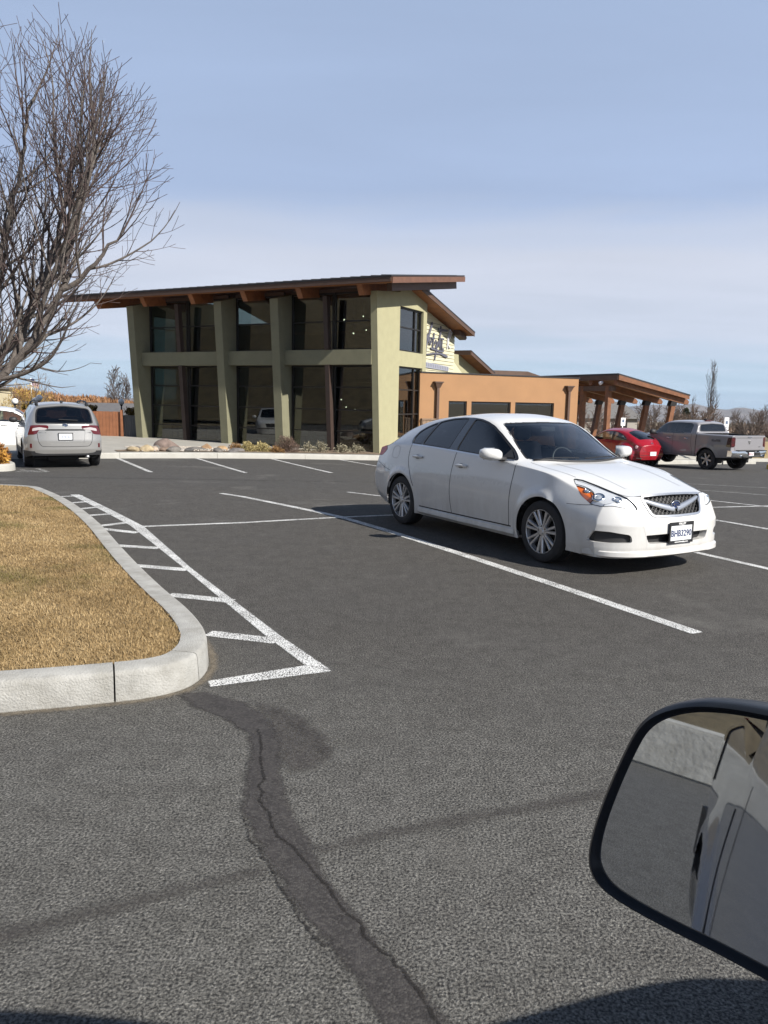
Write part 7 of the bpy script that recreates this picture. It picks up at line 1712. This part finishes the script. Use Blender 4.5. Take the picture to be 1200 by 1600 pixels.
def small_tree(loc, h, w, seed, label, col=(.13, .10, .085), group=None, cat='tree', multi=3, kids=(3.0, 4.0, 0), trop=.5, tw=.006, name='bare_tree', maxlev=2, stepk=1.0, r0=None, angs=(.55, .6, .5), crown=None, wob=.10):
    root = empty(name, loc, 0, label, cat, group); G = Grow(seed, lambda p, r: (p[0] / (w * .55)) ** 2 + (p[1] / (w * .55)) ** 2 + ((p[2] - h * .52) / (h * .53)) ** 2 < 1.05 + r.normal(0, .06), step=h * .05 * stepk)
    sc = 1.0 / h; k2 = tuple(k * 6 / h for k in kids); r0 = r0 or h * .014
    for i in range(multi):
        a = i * 2.4 + seed; sp = (w / h) * .8 if multi > 1 else .06
        G.go((.1 * math.cos(a), .1 * math.sin(a), -.1), (math.cos(a) * sp, math.sin(a) * sp, 1), h * 1.0, r0, 0, maxlev, trop / h * 2, k2, angs, (.42, .5, .4), wob, tw)
    m = mat('bark_%d' % int(col[0] * 1000 + col[2] * 1e5), col, .9)
    big = [b for b in G.out if b[2] >= 7]; sm = [b for b in G.out if b[2] < 7]
    tubes(big, 'trunk', m, root)
    if sm: tubes(sm, 'crown', m, root, kind='stuff')
    return root

# ------------------------------------------------------------------ background: right side
def gpt(x, y): return (x, y, gzf(x, y))
small_tree(gpt(33.1, 80), 7.6, 1.7, 5, 'tall thin leafless poplar rising beyond the grey pickup', (.10, .08, .065), multi=1, kids=(5.5, 4.5, 0), tw=.012, r0=.075, trop=1.4, angs=(.30, .32, .3), wob=.025)
small_tree(gpt(31.2, 79), 4.4, .9, 8, 'short thin leafless sapling left of the tall poplar', (.12, .095, .08), multi=1, kids=(4, 3, 0), tw=.012, r0=.04, trop=1.2, angs=(.30, .35, .3), wob=.025)
rb = random.Random(3)
tn = [(24.3, 62, 3.4, 5.0, 'spreading bare grey tree behind the rightmost canopy post'), (21.4, 62, 3.3, 4.6, 'spreading bare grey tree between the two right canopy posts'), (18.2, 66, 3.2, 4.8, 'bare bushy tree seen between the middle canopy posts'),
      (29.3, 72, 3.0, 5.0, 'bare reddish brush just above the pickup cab roof'), (35.8, 76, 3.6, 5.2, 'bare brown tree just right of the tall thin poplar'), (38.8, 78, 3.2, 4.4, 'bare brown tree behind the white sign right of the pickup cab'),
      (42.0, 80, 3.4, 4.8, 'bare brown tree above the pickup tailgate'), (46.3, 84, 3.9, 6.0, 'rounded bare reddish tree near the right edge'), (50.5, 88, 3.9, 6.0, 'bare reddish tree cut by the right edge of the picture'), (26.8, 68, 2.9, 4.0, 'low bare brush left of the pickup cab roof')]
for i, (x, y, h, w, lb) in enumerate(tn):
    small_tree((x, y, gzf(x, y)), h, w, 60 + i, lb, ((.17, .125, .10), (.145, .115, .10), (.20, .14, .115))[i % 3], 'bare trees beyond the lot on the right', multi=5, kids=(4.2, 5.0, 0), tw=.016, r0=.06)
def conifer(loc, h, w, label, seed, col=((.035, .045, .022), (.09, .10, .05)), n=2600):
    r = np.random.default_rng(seed); root = empty('evergreen_tree', loc, 0, label, 'tree')
    MB().tube([(0, 0, -.2), (0, 0, h * .95)], [.09 * h / 4, .01], 6).build('trunk', M_BRANCH, root, True)
    t = r.uniform(.04, 1, n) ** 1.1; a = r.uniform(0, 6.28, n); rad = w / 2 * (1 - t) ** .55 * np.minimum(1, t / .12) * (r.uniform(0, 1, n) ** .4) * (1 + .2 * np.sin(a * 3 + t * 20)); p = np.stack([rad * np.cos(a), rad * np.sin(a), t * h], 1)
    d = np.stack([np.cos(a), np.sin(a), .5 + 0 * a], 1) + r.normal(0, .5, (n, 3)); d /= np.linalg.norm(d, axis=1)[:, None]; s = np.cross(d, r.normal(0, 1, (n, 3))); s /= np.linalg.norm(s, axis=1)[:, None]; l = (h * .045) * r.uniform(.6, 1.4, n)[:, None]
    V = np.stack([p - s * l * .3, p + d * l - s * l * .15, p + d * l + s * l * .15, p + s * l * .3], 1).reshape(-1, 3); i = np.arange(n) * 4; o = raw('crown', V, np.stack([i, i + 1, i + 2, i + 3], 1), mat('needles_%d' % int(col[0][0] * 1e4), tuple((np.array(col[0]) + np.array(col[1])) / 2), .8, var=.5, vscale=3), root, False, kind='stuff')
conifer((44.7, 83, gzf(44.7, 83)), 4.2, 1.9, 'dark green evergreen beside the reddish bare tree at far right', 4)
conifer((28.4, 74, gzf(28.4, 74)), 3.0, 1.6, 'small dark evergreen left of the short bare sapling', 6)
M_HAZEB = mat('scrub', (.16, .115, .085), .95, var=.4, vscale=1.2)
r = np.random.default_rng(9)
# brush band too mixed to count, far beyond the lot
def brush(name, x0, x1, y0, y1, n, hmin, hmax, m, label, size=.35):
    x = r.uniform(x0, x1, n); y = r.uniform(y0, y1, n); h = r.uniform(hmin, hmax, n) * (.7 + .5 * np.sin(x * .35) * np.sin(x * .13 + 1)); z = gz(x, y); a = r.uniform(0, 6.28, n)
    b = np.stack([x, y, z + r.uniform(0, .7, n) * h], 1); d = np.stack([np.cos(a) * .35, np.sin(a) * .35, np.ones(n)], 1) * (h * .45)[:, None]; w = np.stack([np.sin(a), -np.cos(a), 0 * a], 1) * size * .12
    V = np.stack([b - w, b + w, b + d], 1).reshape(-1, 3); i = np.arange(n) * 3; raw(name, V, np.stack([i, i + 1, i + 2], 1), m, None, False, label=label, cat='brush', kind='stuff')
brush('far_brush', 14, 75, 95, 150, 9000, .8, 2.3, M_HAZEB, 'mass of brown leafless brush in front of the far hills', 1.2)
# grey-roofed house seen between the canopy posts
HS = empty('house', (18.2, 74, gzf(18.2, 74)), .35, 'distant house with a plain grey roof seen between the canopy posts', 'house')
MB().box((0, 0, 1.0), (9, 6, 2.0)).build('wall', mat('house_wall', (.30, .28, .25), .9), HS)
MB().prism([(-4.9, -3.4, 1.95), (-4.9, 3.4, 1.95), (-4.9, 0, 3.5)], (0, 0, 0), (9.8, 0, 0)).build('roof', mat('grey_shingle', (.13, .125, .12), .9, var=.2, vscale=6), HS)
for x in (-2.6, 0.2, 2.8): MB().box((x, -3.02, 1.15), (1.1, .06, 1.0)).build('window', M_BFRAME, HS)
# hills
def hills():
    ys = np.concatenate([np.linspace(1900, 3300, 22), np.linspace(3400, 5000, 8)]); xs = np.linspace(-3800, 4600, 260); X, Y = np.meshgrid(xs, ys, indexing='ij')
    ridge = 1.61 + .003 * 0
    # ridge height profile against direction (tan of azimuth)
    tx = np.array([-1.3, -.6, -.5, -.42, -.33, -.2, 0, .1, .2, .26, .30, .34, .37, .394, .415, .436, .452, .472, .486, .50, .53, .6, .8, 1.2]); py = np.array([612, 614, 615, 618, 622, 626, 628, 630, 629, 633, 636, 632, 634, 630.5, 637, 640.5, 635.5, 640, 642, 638, 634, 632, 634, 638.])
    hor = 628 + 1210 * tx * math.tan(R(1.1)); elev = (hor - py) / 1210
    base = -.018 * (3000 - 55) - 1.1
    T = X / Y; top = np.interp(T, tx, elev) * 3000 + 1.6
    f = np.exp(-((Y - 3000) / 420.) ** 2); f = np.where(Y > 3000, np.exp(-((Y - 3000) / 1500.) ** 2), f)
    fold = (np.sin(X * .011 + 2 * np.sin(X * .004) + Y * .003) * .5 + .5) * np.sin(X * .021 + Y * .006)
    Z = gz(X, Y) - 2 + (top - (gz(X, Y) - 2)) * f + fold * 10 * f * (1 - f) * 2
    n, q = X.shape; I = np.arange(n * q).reshape(n, q); F = np.stack([I[:-1, :-1].ravel(), I[1:, :-1].ravel(), I[1:, 1:].ravel(), I[:-1, 1:].ravel()], 1)
    m = mat('hill_scrub', (.135, .115, .105), .95, var=.42, vscale=.012)
    raw('hills', np.stack([X, Y, Z], 2).reshape(-1, 3), F, m, None, True, kind='structure')
hills()
# signs by the far stalls
def parking_sign(x, y, ztop, w, h, label, rz=.3):
    g = gzf(x, y); root = empty('parking_sign', (x, y, g), rz, label, 'sign'); H = ztop - g
    MB().tube([(0, 0, 0), (0, 0, H)], .03, 8).build('post', mat('galvanised', (.45, .45, .46), .4, .7), root, True)
    p = MB().box((0, -.045, H - h / 2), (w, .02, h), bev=.004).build('panel', mat('sign_white', (.78, .78, .78), .5), root)
    MB().box((0, -.0575, H - h * .40), (w * .5, .004, w * .55)).build('symbol', mat('sign_symbol', (.10, .14, .22), .5), p)
    MB().box((0, -.0575, H - h * .12), (w * .7, .004, h * .05)).build('text_line', mat('sign_text', (.25, .27, .3), .5), p); MB().box((0, -.0575, H - h * .78), (w * .7, .004, h * .05)).build('text_line', MATS['sign_text'], p)
    return root
s1 = parking_sign(14.95, 34.3, 1.22, .24, .55, 'white parking sign on a post rising behind the pickup bed')
MB().box((0, -.05, s1.children[0].bound_box[1][2] - .66), (.30, .02, .13)).build('lower_panel', MATS['sign_white'], s1)
parking_sign(11.9, 39.2, 1.05, .26, .40, 'white parking sign behind the red hatchback under the canopy edge')
# kerb and dry verge at the right edge
M_YEL = mat('yellow_kerb_paint', (.62, .42, .05), .7, var=.2, vscale=6)
rv = empty('right_verge', (0, 0, 0), kind='structure')
kerb(rv, [(15.15, 30.2), (16.0, 30.6), (22, 33.6), (30, 37.5)], [], w=.3, h=.17, step=.3, m=M_YEL)
rk = [(11.2, 37.5), (14, 37.9), (18, 39.2), (28, 43)]
kerb(rv, rk, [3, 6, 9, 12], w=.18, h=.16, step=.4, m=M_KERB2)
raw('verge_grass', [(11, 38, -.86), (14, 38.1, -.92), (18, 39.4, -.95), (28, 43.2, -1.08), (60, 58, -1.1), (40, 70, -1.2), (10, 60, -1.1)], [[0, 1, 2, 3, 4, 5, 6]], mat('straw_verge', (.34, .25, .12), .95, var=.3, vscale=2, bump=.4, bscale=20), rv)
for k, (x, y) in enumerate(((23.6, 44), (25.4, 46))):
    o = empty('utility_box', (x, y, gzf(x, y) + .1), .3, ['pale upright utility box at the right edge beyond the tailgate', 'low green utility box beside the pale upright one'][k], 'utility box'); b = MB().box((0, 0, .35 if k == 0 else .22), (.5, .4, .7 if k == 0 else .44), bev=.02).build('cabinet', mat('box%d' % k, ((.62, .60, .55), (.16, .24, .17))[k], .6), o); MB().box((0, 0, .72 if k == 0 else .46), (.54, .44, .04)).build('lid', MATS['box%d' % k], o)

# ------------------------------------------------------------------ background: left side
FN = empty('board_fence', (-12.9, 34.0, gzf(-12.9, 34)), .05, 'brown vertical board fence left of the glazed building', 'fence')
M_FENCE = mat('fence_stain', (.24, .095, .042), .75, var=.2, vscale=4)
for k in range(40):
    x = -3.6 + k * .145
    if x > 1.35: break
    MB().box((x, random.uniform(-.006, .006), .72), (.135, .03, 1.42 + random.uniform(-.01, .01))).build('fence_board', M_FENCE, FN)
for x in (-3.6, -1.95, -.3, 1.38): MB().box((x, -.07, .75), (.10, .10, 1.52)).build('fence_post', M_FENCE, FN)
for z in (.2, 1.25): MB().box((-1.12, .045, z), (4.95, .05, .09)).build('fence_rail', M_FENCE, FN)
FN2 = empty('metal_gate_panel', (-11.08, 34.1, gzf(-11, 34)), .05, 'dark grey ribbed panel between the brown fence and the olive fin', 'gate')
for k in range(10): MB().box((-.42 + k * .105, 0, .68), (.095, .03, 1.2)).build('slat', mat('dark_grey_paint', (.07, .075, .08), .6), FN2)
for z in (.15, 1.2): MB().box((.05, .03, z), (1.1, .03, .06)).build('rail', MATS['dark_grey_paint'], FN2)
def hedge(x0, x1, y, z0, z1, label, seed):
    rr = np.random.default_rng(seed); root = empty('clipped_hedge', ((x0 + x1) / 2, y, gzf((x0 + x1) / 2, y)), 0, label, 'hedge'); n = 1400; L_ = x1 - x0; H = z1 - z0
    p = np.stack([rr.uniform(-L_ / 2, L_ / 2, n), rr.uniform(-.35, .35, n), z0 + rr.uniform(0, 1, n) * H - root.location[2]], 1); d = rr.normal(0, 1, (n, 3)); d /= np.linalg.norm(d, axis=1)[:, None]; s = np.cross(d, rr.normal(0, 1, (n, 3))); s /= np.linalg.norm(s, axis=1)[:, None]; l = .09
    V = np.stack([p, p + d * l + s * l * .4, p + d * l * 1.6, p + d * l - s * l * .4], 1).reshape(-1, 3); i = np.arange(n) * 4
    raw('leaves', V, np.stack([i, i + 1, i + 2, i + 3], 1), mat('hedge_leaf', (.17, .11, .02), .8, var=.5, vscale=4), root, kind='stuff')
    MB().box((0, 0, (z0 - root.location[2]) / 2), (L_ * .8, .2, max(.3, z0 - root.location[2]))).build('stems', M_BRANCH, root)
hedge(-17.2, -15.1, 37, .85, 1.15, 'clipped yellow green hedge top left of the fence', 1); hedge(-14.9, -13.9, 37.2, .82, 1.12, 'clipped yellow green hedge top above the brown fence', 2); hedge(-12.4, -11.0, 37.4, .75, 1.05, 'clipped yellow green hedge top beside the olive fin', 3)
LB = empty('long_building', (-19.5, 58, gzf(-19.5, 58) - 1.25), 0, 'long low building with a dark grey roof behind the fence', 'building')
MB().box((0, 0, 1.0), (26, 8, 2.2)).build('wall', mat('tan_wall', (.32, .27, .21), .9), LB)
MB().prism([(-14, -5, 1.9), (-14, 5, 1.9), (-14, 0, 3.05)], (0, 0, 0), (28, 0, 0)).build('roof', mat('grey_roof_tile', (.12, .115, .115), .9, var=.15, vscale=3), LB)
for x in range(-10, 11, 4): MB().box((x, -4.03, 1.1), (1.6, .05, 1.0)).build('window', M_BFRAME, LB)
SB = empty('stone_building', (-26.2, 46.5, gzf(-24, 46.5) - .35), 0, 'beige block building cut by the left edge of the picture', 'building')
mbm = mat('beige_block', (.50, .44, .30), .9, var=.12, vscale=2)
MB().box((0, 0, 1.45), (5.6, 5, 2.9)).build('wall', mbm, SB); MB().box((0, 0, 2.95), (5.9, 5.3, .12)).build('roof_edge', M_BRANCH, SB)
for rr_ in range(5):
    for c_ in range(5): MB().box((-2.2 + c_ * 1.12 + (rr_ % 2) * .1, -2.53, .32 + rr_ * .56), (1.08, .06, .53), bev=.01).build('block', mbm, SB)
def globe_lamp(x, y, zt, globes, label):
    g = gzf(x, y); root = empty('globe_lamp', (x, y, g), 0, label, 'lamp post'); H = zt - g
    MB().tube([(0, 0, 0), (0, 0, H - .15)], [.05, .035], 8).build('post', M_BFRAME, root, True)
    for dx, dz in globes:
        if dx: MB().tube([(0, 0, H - .3 + dz), (dx, 0, H - .22 + dz)], .02, 6).build('arm', M_BFRAME, root)
        MB().sphere((dx, 0, H - .02 + dz), .16, 16).build('globe', mat('opal_globe', (.80, .80, .78), .3), root, True); MB().lathe([(.05, H - .22 + dz), (.09, H - .17 + dz)], (dx, 0, 0), 'Z', 10).build('collar', M_BFRAME, root)
globe_lamp(-13.55, 40, 1.38, ((0, 0),), 'single white globe lamp above the right end of the brown fence')
globe_lamp(-17.85, 40, 1.38, ((-.10, -.02), (.10, .12)), 'lamp post with two white globes above the silver wagon')
globe_lamp(-19.0, 40, 1.30, ((0, 0),), 'single white globe lamp above the white car at far left')
FL = empty('flagpole', (-27.2, 60, gzf(-27.2, 60)), 0, 'thin white flagpole with a small drooping flag', 'flagpole')
MB().tube([(0, 0, 0), (0, 0, 3.6)], [.06, .04], 8).build('pole', mat('sign_white', (.78, .78, .78), .5), FL, True)
V = []; F = []
for i in range(7):
    for j in range(4): V.append((.05 + i * .09, .06 * math.sin(i * 1.3 + j), 3.55 - j * .17 - i * .055))
    if i: F += [[4 * (i - 1) + j, 4 * i + j, 4 * i + j + 1, 4 * (i - 1) + j + 1] for j in range(3)]
fl = raw('flag', V, F, mat('flag_cloth', (.45, .32, .34), .8), FL); MB().box((.16, -.075, 3.42), (.24, .01, .22)).build('flag_canton', mat('flag_blue', (.03, .04, .12), .8), fl)
small_tree((-24.2, 70, gzf(-24, 70)), 5.0, 2.4, 14, 'dark bare tree with dense twigs left of the tall olive fin', (.12, .105, .10), multi=3, kids=(5, 6, 0), tw=.022, r0=.06, trop=1.0)
small_tree((-21.9, 71, gzf(-22, 71)), 4.3, 2.2, 15, 'smaller bare grey tree touching the tall olive fin', (.16, .14, .13), multi=3, kids=(5, 6, 0), tw=.02, r0=.05, trop=1.0)
small_tree((-32.5, 70, gzf(-32, 70)), 3.6, 3.4, 16, 'faint bare round tree above the long grey roof', (.28, .20, .16), multi=4, kids=(4, 5, 0), tw=.016, r0=.04)
def yellow_bush(loc, size, label, seed, cols, n): shrub('willow_shrub', loc, size, cols, n, label, 'shrub', .16, .02, seed=seed, up_=1.2, stems=50, leafw=.18, stemcol=(.22, .15, .06))
yellow_bush((-21.6, 47.5, gzf(-21.6, 47.5)), (1.75, 1.2, 3.0), 'golden leafless willow bush beside the beige block building', 3, ((.30, .19, .04), (.55, .38, .10)), 4200)
small_tree((-20.9, 46, gzf(-21, 46)), 3.7, 2.6, 17, 'thin bare shrub in front of the golden willow bush', (.16, .12, .09), multi=4, kids=(2.2, 2.5, 0), tw=.010, r0=.03)
def orange_bank():
    n = 15000; x = r.uniform(-46, -19, n); y = r.uniform(64, 72, n); base = gz(x, y) + 1.05; hh = np.interp(x, [-46, -37, -33, -30, -25, -20], [2.1, 1.95, 1.75, 1.45, 1.05, .8]) + .25 * np.sin(x * 1.7) * np.sin(x * .7); z = base + r.uniform(0, 1, n) ** .7 * hh
    a = r.uniform(0, 6.28, n); b = np.stack([x, y, z], 1); d = np.stack([np.cos(a) * .12, np.sin(a) * .12, .30 + 0 * a], 1); w = np.stack([np.sin(a), -np.cos(a), 0 * a], 1) * .07
    V = np.stack([b - w, b + w, b + d], 1).reshape(-1, 3); i = np.arange(n) * 3; raw('orange_brush', V, np.stack([i, i + 1, i + 2], 1), mat('orange_twigs', (.27, .14, .065), .9, var=.35, vscale=1.5), None, label='band of orange leafless twigs behind the long grey roof', cat='brush', kind='stuff')
    xs = np.linspace(-60, -10, 40); grid_sheet('orange_bank', xs, np.linspace(65, 110, 8), lambda X, Y: gz(X, Y) + np.interp(X, [-60, -37, -30, -20, -10], [2.8, 2.7, 2.2, 1.5, .4]) * np.interp(Y, [65, 70, 110], [0, 1, .8]), mat('orange_scrub', (.20, .115, .06), .95, var=.4, vscale=1.0, bump=.6, bscale=3), kind='structure')
orange_bank()

# ------------------------------------------------------------------ valley air: the far hills fade towards blue
hz = MB().box((0, 1300, -35), (10800, 8900, 190)).build('haze', None, None, label='thin blue valley haze in front of the far hills', cat='haze', kind='stuff')
hm_ = bpy.data.materials.new('haze_air'); hm_.use_nodes = True; N_, L_ = nodes_of(hm_); N_.remove(N_['Principled BSDF'])
pv_ = N_.new('ShaderNodeVolumePrincipled'); pv_.inputs['Color'].default_value = (.72, .84, 1.0, 1); pv_.inputs['Density'].default_value = 1.0e-4; pv_.inputs['Anisotropy'].default_value = .2
L_.new(pv_.outputs[0], N_['Material Output'].inputs['Volume']); hz.data.materials.append(hm_); hz.display_type = 'WIRE'
